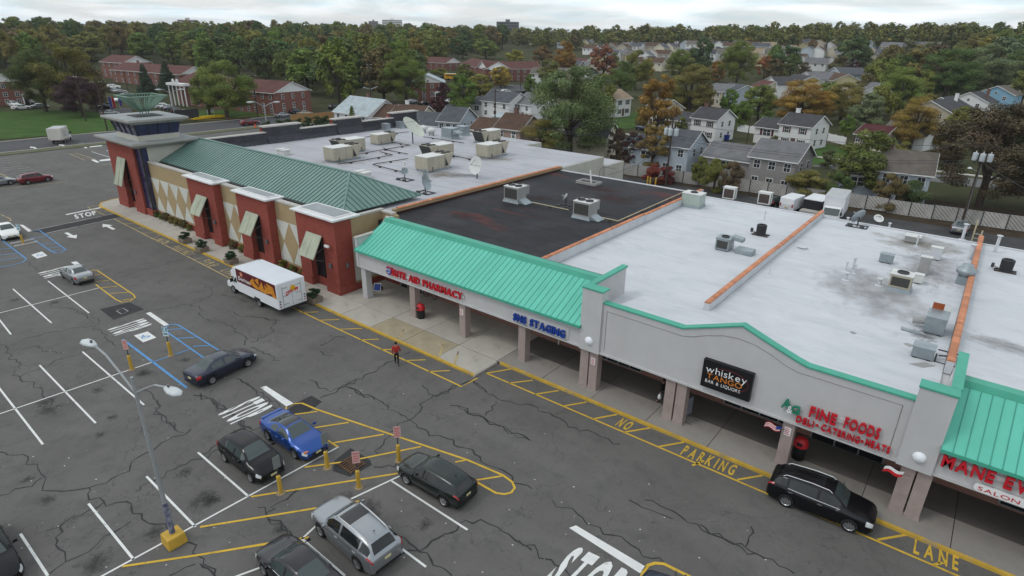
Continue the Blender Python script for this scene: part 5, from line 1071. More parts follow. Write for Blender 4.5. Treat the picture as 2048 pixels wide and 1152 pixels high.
for lab, p in [('black round condenser on timber sleepers on the middle white roof', q8((1875, 758))[0]), ('black round condenser on the white roof past the last tiled parapet', qb((1835, 1020))[0])]:
    t = thing('condenser', lab, 'air conditioner', E(*p, RZ2)); MB().lathe([(0, .1), (.42, .1), (.44, .95), (.40, 1.0), (.30, 1.0), (.28, .9), (0, .9)], n=22).build('cabinet', mat('black_louvre', (.022, .022, .024), rough=.5, var=.4, scale=24, stretch=(.2, .2, 2)), t)
    MB().box(-.7, .7, -.35, -.2, 0, .1).box(-.7, .7, .2, .35, 0, .1).build('sleeper', pipe_m, t); MB().tube((-.45, 0, .2), (-.8, .1, .3), .03).box(-.95, -.75, .0, .2, .15, .5).build('switch_box', steel_d, t)
# exhaust fans, vents and pipes on the roofs
def vent(label, px, py, h, r=.09, cap=True, z=RZ2, m=None, name='vent_pipe'):
    t = thing(name, label, 'vent', E(px, py, z), 0, 'roof vent pipes'); m = m or white_roof
    MB().tube((0, 0, 0), (0, 0, h), r, n=10).build('pipe', m, t); MB().lathe([(r*2.6, 0), (r*1.2, .08)], n=12).build('flange', m, t)
    if cap: MB().lathe([(0, .12), (r*1.9, .05), (r*1.9, 0), (r, -.02)], (0, 0, h), n=12).build('cap', m, t)
    return t
for px, py, h, r, lab in [(1691, 560, .55, .11, 'short capped vent in the cluster of vents on the white roof'), (1705, 541, 1.0, .09, 'tallest vent in the cluster of vents on the white roof'), (1691, 542, .7, .06, 'thin vent in the cluster of vents on the white roof'), (1708, 547, .7, .06, 'thin vent beside the tallest one in the cluster'), (1758, 571, .5, .12, 'capped vent beside the tan fan unit'), (1605, 497, .12, .22, 'low round vent beside the middle tiled parapet'),
                          (1695, 443, .35, .09, 'short vent by the dish at the rear roof edge'), (1778, 455, .4, .08, 'short vent on the rear roof edge'), (1924, 479, 1.4, .12, 'tall white vent in front of the parked silver saloon'), (1989, 506, 1.5, .12, 'tall white vent past the last tiled parapet'), (1528, 441, .9, .06, 'bent white vent behind the black round condenser'), (1832, 492, .9, .06, 'thin vent beside the long low metal box'), (1938, 520, 1.3, .14, 'wide vent against the last tiled parapet'), (1539, 548, .35, .03, 'thin dark rod on the white roof')]:
    vent(lab, px, py, h, r)
for px, py, h, lab in [(810, 334, .6, 'thin dark vent behind the hipped roof on the grey roof'), (1023, 280, .8, 'white gooseneck vent at the rear of the grey roof'), (1030, 281, .8, 'second white gooseneck vent at the rear of the grey roof'), (927-0, 200+345/3.2, .5, 'dark vent stub between the tan units')][:3]: vent(lab, px, py, h, .09, True, RZ1, unit_top)
for lab, p, k in [('spun metal exhaust fan against the last tiled parapet', qb((1530, 1105))[0], 1.0)]:
    t = thing('exhaust_fan', lab, 'exhaust fan', E(*p, RZ2)); MB().box(-.45, .45, -.45, .45, 0, .6).build('curb', galv, t); MB().lathe([(0, 1.5), (.35, 1.48), (.38, 1.2), (.62, 1.15), (.62, .85), (.4, .7), (.4, .6)], n=20).build('hood', galv, t, smooth=True)
h5 = Zm((640, 120), 4.876)
for lab, p, w, d, h in [('small blue-grey unit nearest the black parapet on the grey roof', h5((650, 690))[0], 1.3, .9, .8), ('small blue-grey unit in the row along the black parapet', h5((790, 670))[0], 1.3, .9, .8), ('small blue-grey unit behind the large dish', h5((850, 660))[0], 1.2, .9, .8), ('blue-grey air handler with sloping hood at the rear of the grey roof', h5((1280, 775))[0], 2.2, 1.8, 1.3), ('blue-grey air handler against the rear edge of the grey roof', h5((1400, 745))[0], 1.8, 1.5, 1.2)]:
    u = small_unit(lab, *p, w, d, h, galv, RZ1, 0, coil=False, group='blue-grey roof units')
    if w > 2: MB().prism([(0, .2, 1.45), (1.2, .2, 1.0), (0, .2, .7)], (0, 1.3, 0)).build('hood', galv, u)
for lab, p in [('white mushroom exhaust fan beside the large dish', h5((1010, 710))[0]), ('white round exhaust fan behind the large dish', h5((1088, 735))[0]), ('small white mushroom vent behind the blue-grey air handler', h5((1285, 695))[0])]:
    t = thing('exhaust_fan', lab, 'exhaust fan', E(*p, RZ1), 0, 'white exhaust fans'); k = .6 if 'small' in lab else 1; t.scale = (k,)*3
    MB().lathe([(.3, 0), (.3, .5), (.62, .55), (.66, .9), (.5, 1.15), (0, 1.3)], n=18).build('hood', unit_top, t, smooth=True)
    MB().tube((.5, 0, 0), (.5, 0, .6), .04).tube((-.5, 0, 0), (-.5, 0, .6), .04).tube((0, -.5, 0), (0, -.5, .6), .04).build('stand', steel_d, t)
for lab, p in [('low white box vent behind the ridge of the hipped roof', (568, 309)), ('small white box just behind the hip of the green roof', (727, 355))]:
    t = thing('box_vent', lab, 'vent', E(*p, RZ1)); MB().box(-.8, .8, -.5, .5, 0, .6).build('box', unit_top, t, bevel=.03); MB().box(-.95, -.2, -.65, .65, .6, .75).box(.1, .9, -.6, .6, .6, .72).build('lid', unit_top, t)
def dish(label, px, py, r, hm, az, el, z=RZ1, m=None, frame=False, group='roof satellite dishes'):
    t = thing('satellite_dish', label, 'satellite dish', E(px, py, z), 0, group); m = m or unit_top
    d = Vector((math.cos(az)*math.cos(el), math.sin(az)*math.cos(el), math.sin(el))); q = d.to_track_quat('Z', 'Y'); c = Vector((0, 0, hm))
    prof = [(r*k, .22*r*k*k) for k in (0, .25, .5, .75, 1)]; b = MB(); b.lathe(prof, n=28); b.lathe([(r, .22*r), (r, .22*r-.04), (r*.5, .05*r-.05), (0, -.05)], n=28)
    b.v = [tuple(c+q @ Vector(v)) for v in b.v]; b.build('reflector', m, t, smooth=True)
    MB().tube((0, 0, 0), c-d*.05, .05+.02*r, n=8).build('mast', steel_d, t)
    fp = c+d*r*.85; b = MB().tube(c+q @ Vector((r*.7, 0, .1*r)), fp, .02, n=5).tube(c+q @ Vector((-r*.4, r*.6, .1*r)), fp, .02, n=5); b.build('feed_arm', steel_d, t); MB().tube(fp-d*.08, fp+d*.1, .06, n=8).build('feed_horn', unit_grey, t)
    if frame: MB().box(-.9, .9, -.6, -.5, 0, .08).box(-.9, .9, .5, .6, 0, .08).box(-.9, -.8, -.6, .6, 0, .1).box(.8, .9, -.6, .6, 0, .1).box(-.7, -.3, -.65, -.45, .08, .25).box(.3, .7, -.65, -.45, .08, .25).build('ballast_frame', steel_d, t)
    return t
dish_g = mat('dish_cream', (.52, .54, .46), rough=.5, var=.06)
dish('huge cream satellite dish tilted skyward on the grey roof', 826, 287, 1.95, 2.2, R(22), R(46), m=dish_g)
dish('round white satellite dish facing the car park near the tiled edge', 954, 357, 1.05, 1.5, R(-98), R(14), m=unit_top)
dish('grey satellite dish seen edge-on with a steel ballast frame', 851, 386, .85, 1.1, R(20), R(20), m=galv, frame=True)
dish('small grey dish on a ballast frame behind the hipped roof', 810, 360, .42, 1.0, R(-30), R(20), m=galv, frame=True); dish('small grey dish just behind the edge-on dish', 851, 362, .42, .9, R(10), R(20), m=galv)
dish('grey mesh dish on bricks at the rear white roof edge', *qb((770, 695))[0], .75, .95, R(150), R(25), z=RZ2, m=galv, frame=True); dish('small oval dish at the rear white roof edge', *qb((915, 675))[0], .45, .5, R(-60), R(50), z=RZ2, m=unit_top)
dish('small dish on a tripod between the grey units on the black roof', *q8((470, 555))[0], .38, 1.0, R(190), R(20), z=RZB, m=unit_top, frame=True)
def pipes(label, pts, z, r=.055, m=pipe_m, group='pipe runs on the roofs'):
    P_ = [E(*p, z) for p in pts]; t = thing('pipe_run', label, 'pipe', P_[0], 0, group); o = P_[0]
    for a, b_ in zip(P_, P_[1:]): MB().tube(a-o, b_-o, r, n=6).build('pipe', m, t)
    for a, b_ in zip(P_, P_[1:]):
        k = max(1, int((b_-a).length/3))
        for i in range(k): c = a.lerp(b_, (i+.5)/k)-o; MB().box(c.x-.12, c.x+.12, c.y-.12, c.y+.12, -.16, -.02).build('support', pipe_m, t)
z7r = Zm((500, 200), 3.2)
for i, (lab, pts) in enumerate([('dark pipe run from the single tan unit past the huge dish', [(735,238),(860,220),(1015,203)]), ('dark pipe run in front of the single tan unit', [(680,350),(810,325),(1025,288),(905,270)]), ('dark pipe run beside the front tan unit', [(560,410),(730,385),(912,350),(830,330)]), ('dark bent pipe run towards the small grey dish', [(1010,375),(785,411),(880,437),(985,462)]), ('dark pipe run behind the huge dish', [(1110,235),(1230,252),(1370,275)]), ('dark pipe run beside the tan unit by the round dish', [(1250,345),(1360,368),(1450,385)]), ('dark pipe run between the pairs of tan units', [(850,305),(900,325),(1010,345)])]):
    pipes(lab, z7r(*pts), RZ1+.18)
pipes('cream gas pipe along the tiled parapet on the black roof', q8((735,630),(850,655),(1355,432)), RZB+.25, .05, pipe_y); pipes('cream gas pipe between the two grey units on the black roof', q8((230,520),(495,575)), RZB+.2, .05, pipe_y)
t = thing('roof_hatch', 'square kerb frame with a leaning post on the black roof', 'roof hatch', E(*q8((640, 385))[0], RZB)); MB().box(-1.3, 1.3, -.8, -.6, 0, .28).box(-1.3, 1.3, .6, .8, 0, .28).box(-1.3, -1.1, -.6, .6, 0, .28).box(1.1, 1.3, -.6, .6, 0, .28).build('kerb', unit_grey, t); MB().box(-1.1, 1.1, -.6, .6, 0, .1).build('cover', rim_dark, t); MB().tube((.2, .2, 0), (-.1, .3, 1.5), .1).build('post', unit_top, t); MB().path([(.9, .5, .2), (1.0, .6, 1.6), (1.3, .7, 2.0), (2.6, 1.2, 1.9)], .03).build('conduit', lamp_grey, t)
for lab, pts in [('loose galvanised sheet lying on the white roof', qc((1088,430),(1222,470),(1222,455),(1088,410))), ('torn grey membrane scrap on the white roof', qc((1105,530),(1150,552),(1195,545),(1130,525))), ('torn grey membrane scraps by the square condenser', qc((1140,675),(1230,705),(1335,690),(1260,665))), ('small grey scrap on the white roof', qc((718,445),(740,460),(768,458),(740,442)))]:
    tag(MB().prism([E(*p, RZ2+.01) for p in pts], (0, 0, .06 if 'sheet' in lab else .015)).build('roof_scrap', galv if 'sheet' in lab else unit_grey), lab, 'scrap')
LD = thing('roof_ladder', 'cream ladder leaning over the rear roof edge by the silver saloon', 'ladder', E(1944, 478, RZ2)); MB().box(-.06, .06, -.05, .05, -2, 1.75).box(.5, .62, -.05, .05, -2, .9).build('rail', pipe_y, LD)
for k in range(6): MB().box(0, .56, -.03, .03, -1.5+k*.4, -1.45+k*.4).build('rung', pipe_y, LD)

# ------------------------------------------------------------------ shop signs
blue_s = mat('sign_blue', (.015, .055, .30), rough=.35, var=.05); blk = mat('sign_black', (.010, .010, .011), rough=.4, var=.1); orange_s = mat('sign_orange', (.62, .20, .03), rough=.5, var=.05); green_s = mat('sign_green', (.02, .20, .12), rough=.4, var=.05); race = mat('raceway_white', (.52, .51, .51), var=.05)
YF = 29.92
def sign(label, words, board=None, group=None):
    t = thing('shop_sign', label, 'shop sign', (words[0][1], YF, words[0][2]), 0, group)
    for s, x, z, w, h, m, dp in words: text(s, (x, YF-.02, z), (1, 0, 0), (0, 0, 1), w, h, m, t, depth=dp, bold=.025)
    return t
t = sign('red RITE AID PHARMACY channel letters with shield badge on grey fascia', [('RITE AID PHARMACY', -35.75, 3.42, 7.65, .54, red_s, .13)])
MB().box(-35.8, -28.0, YF-.01, YF+.08, 3.5, 3.72).build('raceway', race, t, world=True)
sh = [(-36.55, 3.98), (-35.92, 3.98), (-35.92, 3.5), (-36.23, 3.30), (-36.55, 3.5)]
MB().prism([(x, YF-.12, z) for x, z in sh], (0, .2, 0)).build('shield', red_s, t, world=True); MB().prism([(x*.88-36.23*.12, YF-.135, z*.88+3.66*.12) for x, z in sh], (0, .02, 0)).build('shield_face', blue_s, t, world=True)
text('RITE', (-36.49, YF-.14, 3.72), (1, 0, 0), (0, 0, 1), .5, .17, off_w, t, depth=.01, join='shield_lettering'); text('AID', (-36.38, YF-.14, 3.50), (1, 0, 0), (0, 0, 1), .3, .15, off_w, t, depth=.01, join='shield_lettering')
t = sign('blue SNS STAGING channel letters on grey fascia', [('SNS STAGING', -23.25, 3.32, 4.3, .52, blue_s, .14)]); MB().box(-23.4, -18.75, YF+.02, YF+.08, 3.2, 3.95).build('backing', race, t, world=True)
t = thing('shop_sign', 'black board sign reading whiskey TANGO BAR & LIQUORS', 'shop sign', (-8.3, 29.9, 3.5)); MB().box(-9.7, -6.97, 29.72, 30.0, 3.5, 5.2).build('board', blk, t, world=True)
text('whiskey', (-9.5, 29.71, 4.48), (1, 0, 0), (0, 0, 1), 2.25, .42, off_w, t, depth=.01, bold=-.005); text('TANGO', (-9.4, 29.705, 4.12), (1, 0, 0), (0, 0, 1), 1.95, .32, orange_s, t, depth=.01); text('BAR & LIQUORS', (-9.45, 29.71, 3.84), (1, 0, 0), (0, 0, 1), 1.95, .19, off_w, t, depth=.01)
b = MB(); pr_ = [(-8.2+1.05*math.cos(a), 29.712, 4.38+.58*math.sin(a)) for a in np.linspace(-1.2, 2.2, 20)]; b.path(pr_, .022, n=4); b.build('red_swoosh', mat('swoosh_red', (.10, .012, .02), var=.1), t, world=True)
t = thing('shop_sign', 'green A&G letters with white ampersand left of FINE FOODS', 'shop sign', (-5, YF, 3.7)); text('A', (-5.38, YF-.02, 3.86), (1, 0, .0), (0, 0, 1), .48, .55, green_s, t, depth=.12, bold=.02); text('G', (-4.88, YF-.02, 3.74), (1, 0, 0), (0, 0, 1), .42, .45, green_s, t, depth=.12, bold=.02); text('&', (-5.06, YF-.1, 3.68), (1, 0, 0), (0, 0, 1), .26, .42, off_w, t, depth=.06)
t = sign('red FINE FOODS channel letters over the delicatessen', [('FINE', -4.02, 3.88, 1.25, .58, red_s, .14), ('FOODS', -2.42, 3.93, 1.55, .58, red_s, .14)]); MB().box(-4.0, -.85, YF, YF+.08, 4.05, 4.3).build('raceway', race, t, world=True)
t = sign('smaller red DELI CATERING MEATS letters below FINE FOODS', [('DELI', -4.55, 3.30, .85, .36, red_s, .11), ('CATERING', -3.35, 3.32, 1.75, .36, red_s, .11), ('MEATS', -1.35, 3.36, 1.05, .36, red_s, .11)])
for x in (-3.55, -1.5): MB().lathe([(0, -.05), (.07, -.05), (.07, .03)], (x, YF-.06, 3.5), n=10, axis='y').build('dot', red_s, t, world=True)
MB().box(-4.5, -.35, YF, YF+.08, 3.42, 3.56).build('raceway', race, t, world=True)
t = sign('red MANE EVENT channel letters over the salon', [('MANE EVENT', 1.68, 3.74, 4.5, .62, red_s, .16)]); MB().box(1.7, 6.1, YF, YF+.08, 3.9, 4.15).build('raceway', race, t, world=True)
t = thing('shop_sign', 'white capsule sign reading SALON & SPA in red', 'shop sign', (4.5, YF, 3.2)); cap = [(3.22+.18*math.cos(a), YF-.1, 3.28+.18*math.sin(a)) for a in np.linspace(R(90), R(270), 9)]+[(6.2+.18*math.cos(a), YF-.1, 3.28+.18*math.sin(a)) for a in np.linspace(R(-90), R(90), 9)]
MB().prism(cap, (0, .12, 0)).build('capsule', off_w, t, world=True); text('SALON & SPA', (3.2, YF-.11, 3.18), (1, 0, 0), (0, 0, 1), 3.0, .2, red_s, t, depth=.01)

# ------------------------------------------------------------------ street furniture
yel = mat('safety_yellow', (.50, .31, .045), rough=.6, var=.12, scale=2); overlay(yel, (.25, .17, .06), 3, .6, .75, .6); pole_m = mat('galvanised_pole', (.33, .34, .345), rough=.45, var=.1, scale=1.2, metal=.3, stretch=(1, 1, .3)); head_m = mat('lamp_head', (.52, .55, .56), rough=.35, var=.05)
def lamp_post(label, base, h, arms, k=1.0, group='twin-headed lamp posts', block=True):
    t = thing('lamp_post', label, 'lamp post', base, 0, group)
    if block:
        MB().frus(-.42, .42, -.42, .42, 0, .58, .04).build('base', yel, t, bevel=.05)
        MB().tube((0, 0, .62), (0, 0, 2.3), .125, .12, n=10).build('painted_sleeve', mat('faded_blue_print', (.055, .06, .17), var=.5, scale=6, c2=(.30, .31, .36)), t)
    MB().tube((0, 0, .6 if block else 0), (0, 0, h), .105*k, .06*k, n=10).build('pole', pole_m, t)
    for dx, dy, dz in arms:
        b = MB(); pts = [Vector((0, 0, h-.75)), Vector((dx*.35, dy*.35, h-.75+(dz+.75)*.45)), Vector((dx*.7, dy*.7, h-.75+(dz+.75)*.85)), Vector((dx, dy, h+dz))]; b.path(pts, .045*k, n=7); b.build('arm', pole_m, t)
        d = Vector((dx, dy, 0)).normalized(); n_ = Vector((-d.y, d.x, 0)); c = Vector((dx, dy, h+dz)); prof = [(0, .07, .05), (.2, .13, .09), (.5, .19, .12), (.8, .17, .10), (1.0, .03, .03)]
        vs = []; 
        for s_, w, hh in prof:
            for a in np.linspace(0, 2*math.pi, 9)[:-1]: vs.append(c+d*s_*k*1.0+n_*w*k*1.25*math.cos(a)+Vector((0, 0, hh*k*math.sin(a))))
        fs = [(i*8+j, i*8+(j+1) % 8, (i+1)*8+(j+1) % 8, (i+1)*8+j) for i in range(4) for j in range(8)]+[tuple(range(8)), tuple(range(32, 40))]
        hd = MB().add(vs, fs).build('lamp_head', head_m, t, smooth=True)
        pc = c+d*.25*k-n_*.0; MB().tube(pc+Vector((0, 0, .1*k)), pc+Vector((0, 0, .2*k)), .05*k, n=8).build('photocell', lamp_grey, hd)
    return t
b0 = E(350, 1085); h1, h2 = E(190, 690, 9.5), E(330, 772, 9.15)
lamp_post('tall twin-headed lamp post on a yellow concrete block in the car park', (b0.x, b0.y, 0), 8.7, [(h1.x-b0.x, h1.y-b0.y, .75), (h2.x-b0.x, h2.y-b0.y, .4)])
for lab, px, py, h, ar in [('white twin-headed lamp post standing beside the dark red vehicle on the road', 535, 262, 6.2, [(-.3, -2.2, .5), (.3, 2.2, .2)]), ('white twin-headed lamp post by the row of cars beside the tower', 350, 232, 6.5, [(-.3, -1.9, .5), (.3, 1.9, .3)])]:
    p = E(px, py); lamp_post(lab, (p.x, p.y, 0), h, ar, 1.7, block=False)
pink = mat('faded_pink_sign', (.55, .33, .31), rough=.6, var=.1, scale=3); sgrey = mat('sign_back', (.22, .24, .23), rough=.4, var=.08, metal=.3); sblue = mat('sign_teal', (.12, .32, .42), rough=.5, var=.08)
def post_sign(label, px, py, kind, rz=0, hs=2.3):
    p = E(px, py); t = thing('sign_post', label, 'parking sign', (p.x, p.y, 0), rz, 'bollard-mounted parking signs')
    MB().tube((0, 0, 0), (0, 0, 1.05), .11, n=12).lathe([(.11, 1.05), (.07, 1.1), (0, 1.12)], n=12).build('bollard', yel, t); MB().tube((0, 0, 1.05), (0, 0, hs-.5), .035, n=6).build('post', steel_d, t)
    MB().lathe([(.24, 0), (.22, .04), (.11, .05)], n=10).build('footing', mat('footing_tan', (.26, .20, .12), var=.1), t)
    f = MB().box(-.19, .19, -.055, -.04, hs-.72, hs).build('plate', {'pink': pink, 'grey': sgrey, 'blue': off_w}[kind], t)
    if kind == 'pink':
        for k in range(4): MB().box(-.14, .14-.05*(k % 2), -.06, -.055, hs-.16-k*.15, hs-.10-k*.15).build('line_of_print', mat('notice_red', (.5, .12, .12)), f)
    if kind == 'blue': MB().box(-.17, .17, -.06, -.055, hs-.36, hs-.02).build('symbol_panel', sblue, f); MB().box(-.06, .04, -.066, -.06, hs-.30, hs-.08).build('symbol', off_w, f); MB().box(-.15, .15, -.06, -.055, hs-.62, hs-.45).build('line_of_print', sblue, f)
z_ = R(-40)
for lab, px, py, k, rz in [('faded pink sign on a yellow bollard at the end of the blue bay line', 264, 739, 'pink', R(30)), ('accessible parking sign on a yellow bollard in the blue hatched aisle', 342, 711, 'blue', R(35)), ('grey-backed sign on a yellow bollard in front of the black hatchback', 562, 986, 'grey', R(90)), ('grey-backed sign on a yellow bollard in front of the blue coupe', 655, 936, 'grey', R(90)),
                           ('pink sign on a yellow bollard beside the storm drain', 718, 975, 'pink', R(50)), ('pink sign on a yellow bollard next to the dark green crossover', 798, 922, 'pink', R(50)), ('accessible parking sign on a yellow bollard before the white saloon', 47, 489, 'blue', R(35))]: post_sign(lab, px, py, k, rz)
for lab, px, py in [('concrete wheel stop under the white saloon nose', 45, 484), ('loose concrete wheel stop in front of the white saloon', 53, 489)]:
    p = E(px, py); tag(MB().frus(-.09, .09, -1.1, 1.1, 0, .14, .03).build('wheel_stop', coping_m, loc=(p.x, p.y, .005)), lab, 'wheel stop')
for lab, px, py in [('yellow steel bollard at the left of the trio behind the black roof', 1294, 372), ('yellow steel bollard in the middle of the trio behind the black roof', 1299, 374), ('yellow steel bollard at the right of the trio behind the black roof', 1310, 375)]:
    p = E(px, py); t = thing('bollard', lab, 'bollard', (p.x, p.y, .0), 0, 'yellow bollards behind the shops'); MB().tube((0, 0, 0), (0, 0, 1.5), .13, n=10).build('tube', yel, t); MB().lathe([(.13, 1.5), (.07, 1.57), (0, 1.58)], n=10).build('dome', yel, t)
bin_red = mat('bin_red', (.50, .02, .025), rough=.4, var=.06)
for lab, px, py, k in [('black litter bin with red domed lid beside the arcade column', 837, 638, 1.0), ('black litter bin with red lid behind the black vehicle in the fire lane', 1592, 921, 1.1)]:
    p = E(px, py, .14); t = thing('litter_bin', lab, 'litter bin', (p.x, p.y+.3, .14)); t.scale = (k,)*3
    MB().lathe([(0, 0), (.29, 0), (.33, .75), (.33, .8)], n=20).build('drum', plastic, t, smooth=True); MB().lathe([(.36, .78), (.36, .9), (.30, 1.1), (.22, 1.22), (.2, 1.24), (0, 1.3)], n=20).build('lid', bin_red, t, smooth=True); MB().box(-.12, .12, -.38, -.3, .92, 1.05).build('flap', plastic, t)
# bicycle against the brick wall
p = E(855, 598, .14); BK = thing('bicycle', 'dark bicycle with rear basket leaning on the brick wall', 'bicycle', (p.x, 33.72, .14), 0); BK.rotation_euler = (R(-8), 0, 0)
for x in (-.52, .52):
    w = MB(); ring = [(x+.33*math.cos(a), 0, .34+.33*math.sin(a)) for a in np.linspace(0, 2*math.pi, 21)]; w.path(ring, .022, n=5); w.build('wheel', rubber, BK); s_ = MB()
    for a in np.linspace(0, math.pi, 6)[:-1]: s_.tube((x-.32*math.cos(a), 0, .34-.32*math.sin(a)), (x+.32*math.cos(a), 0, .34+.32*math.sin(a)), .006, n=3)
    s_.build('spokes', steel_d, BK)
MB().path([(-.52, 0, .34), (-.1, 0, .34), (.38, 0, .78), (-.2, 0, .82), (-.1, 0, .34)], .022).path([(-.2, 0, .82), (-.52, 0, .34)], .016).path([(.34, 0, .95), (.52, 0, .34)], .02).build('frame', steel_d, BK); MB().box(-.34, -.08, -.06, .06, .93, .99).tube((-.2, 0, .82), (-.21, 0, .94), .015).build('saddle', plastic, BK)
MB().path([(.3, -.28, 1.05), (.34, 0, 1.0), (.3, .28, 1.05)], .016).build('handlebar', steel_d, BK); MB().box(-.75, -.35, -.16, .16, .72, 1.0).build('basket', mat('wicker', (.14, .075, .045), var=.3, scale=20), BK)
p = E(757, 579, .14); SB = thing('sandwich_board', 'dark blue sandwich board with pale frame leaning by the pharmacy', 'sandwich board', (p.x, p.y, .14), R(25)); MB().prism([(-.35, -.32, 0), (.35, -.32, 0), (.35, .0, .62), (-.35, .0, .62)], (0, -.03, 0)).build('frame', off_w, SB); MB().prism([(-.29, -.33, .06), (.29, -.33, .06), (.29, -.055, .57), (-.29, -.055, .57)], (0, -.03, .0)).build('face', blue_s, SB); MB().prism([(-.3, .3, 0), (.3, .3, 0), (.3, .0, .6), (-.3, .0, .6)], (0, .03, 0)).build('rear_leaf', plastic, SB)
p = E(1374, 838, .14); CS = thing('pavement_sign', 'tall grey pavement sign on metal feet beside a double column', 'sign', (p.x, p.y, .14), R(75)); MB().box(-.32, .32, -.02, .02, .35, 1.5).build('panel', mat('chalk_panel', (.16, .17, .20), var=.5, scale=14), CS); MB().tube((-.34, 0, .0), (-.34, 0, 1.52), .02).tube((.34, 0, 0), (.34, 0, 1.52), .02).tube((-.34, -.55, .03), (-.34, .55, .03), .02).tube((.34, -.55, .03), (.34, .55, .03), .02).build('stand', lamp_grey, CS)
# flags
def flag(label, px, py, Y, usa):
    p = onY(px, py, Y); t = thing('flag', label, 'flag', p)
    t.scale = (.8,)*3; MB().tube((.75, .28, -.15), (-.05, -.1, .05), .018).build('staff', lamp_grey, t)
    rows = 7 if usa else 2
    for k in range(rows):
        b = MB(); n = 8; vs = []
        for i in range(n+1):
            x = -.62+1.0*i/n
            for e in (0, 1): z = .12-(k+e)*.42/rows; vs.append((x+.15*z, -.05+.07*math.sin(i*.9+z), z+.06*math.sin(i*.7)+.10*i/n))
        b.add(vs, [(i*2, i*2+1, i*2+3, i*2+2) for i in range(n)]); o = b.build('stripe', (bin_red if k % 2 == 0 else off_w) if usa else (off_w if k == 0 else bin_red), t)
    if usa:
        vs = []
        for i in range(4):
            x = .1+.28*i/3
            for e in (0, 1): z = .125-e*.22; vs.append((x+.15*z, -.065+.07*math.sin((x+.62)*8*.9+z), z+.06*math.sin((x+.62)*8*.7)+.10*(x+.62)))
        MB().add(vs, [(i*2, i*2+1, i*2+3, i*2+2) for i in range(3)]).build('canton', blue_s, t)
flag('striped American flag on a short staff fixed to the column with a notice', 1550, 853, 29.85, True); flag('red and white pennant flag on a staff at the right-hand double column', 1792, 943, 29.7, False)
# planters and shrubs along the shop
leaf_d = None
# orange cone and feather banners by the road
p = E(511, 256); t = thing('traffic_cone', 'orange traffic cone beside the dark red vehicle on the road', 'traffic cone', (p.x, p.y, 0)); MB().lathe([(.3, .05), (.08, 1.0), (0, 1.0)], n=12).build('cone', mat('cone_orange', (.60, .10, .03), var=.05), t); MB().box(-.35, .35, -.35, .35, 0, .06).build('foot', plastic, t)
for lab, px, py, m in [('blue feather banner beside the red one', 222, 222, mat('banner_blue', (.07, .07, .38), var=.1)), ('red and white feather banner', 228.5, 222, bin_red), ('blue feather banner by the drive corner', 241, 218, mat('banner_blue', (.07, .07, .38)))]:
    p = T(px, py); t = thing('feather_banner', lab, 'banner', p, R(30)); MB().tube((0, 0, 0), (0, 0, 4.0), .04).build('pole', off_w, t); MB().prism([(.03, -.02, .8), (.75, -.02, 1.0), (.85, -.02, 3.2), (.4, -.02, 3.95), (.03, -.02, 3.9)], (0, .03, 0)).build('sail', m, t)
p = E(498, 237); t = thing('stop_sign', 'red stop sign on a post across the road', 'road sign', (p.x-6, p.y, 0)); MB().tube((0, 0, 0), (0, 0, 2.2), .04).build('post', lamp_grey, t); MB().prism([(.02, .42*math.cos(a), 2.4+.42*math.sin(a)) for a in np.linspace(.39, .39+2*math.pi, 9)[:-1]], (.03, 0, 0)).build('plate', bin_red, t); text('STOP', (t.location.x+.06, t.location.y-.3, 2.28), (0, 1, 0), (0, 0, 1), .6, .25, off_w, t, depth=.01, join='lettering')
p = E(380, 262); BS = thing('bus_shelter', 'black framed shelter panel standing behind the tower', 'shelter', (p.x-18, p.y+8, 0)); MB().box(-.08, .08, -3, 3, 2.6, 2.8).box(-.06, .06, -3, -2.85, 0, 2.6).box(-.06, .06, 2.85, 3, 0, 2.6).build('frame', frame_k, BS); MB().box(-.02, .02, -2.8, 2.8, .5, 2.6).build('pane', mat('smoked_glass', (.05, .05, .055), rough=.1, var=.1), BS)
KB = struct(MB().strip([E(*q_) for q_ in [(376, 239), (400, 241), (440, 240), (470, 237), (492, 233), (540, 231)]], .45, .12).build('yellow_kerb', kerb_y))
t = thing('flower_bed', 'bright yellow flower bed in front of the brick apartments', 'flower bed', E(417, 237)); MB().frus(-1.2, 1.2, -4.2, 4.2, 0, .7, .25).build('blooms', mat('yellow_flowers', (.60, .40, .01), rough=1, var=.5, scale=4, bump=1, bscale=6), t); MB().box(-1.3, 1.3, -4.3, 4.3, 0, .15).build('edging', earth_m, t)
p = E(422, 231); t = thing('notice_board', 'small white notice board on the apartment lawn', 'sign', (p.x, p.y, 0), R(60)); MB().box(-.9, .9, -.05, .05, .8, 2.2).build('panel', off_w, t); MB().box(-.8, -.7, -.04, .04, 0, .8).box(.7, .8, -.04, .04, 0, .8).build('post', off_w, t)

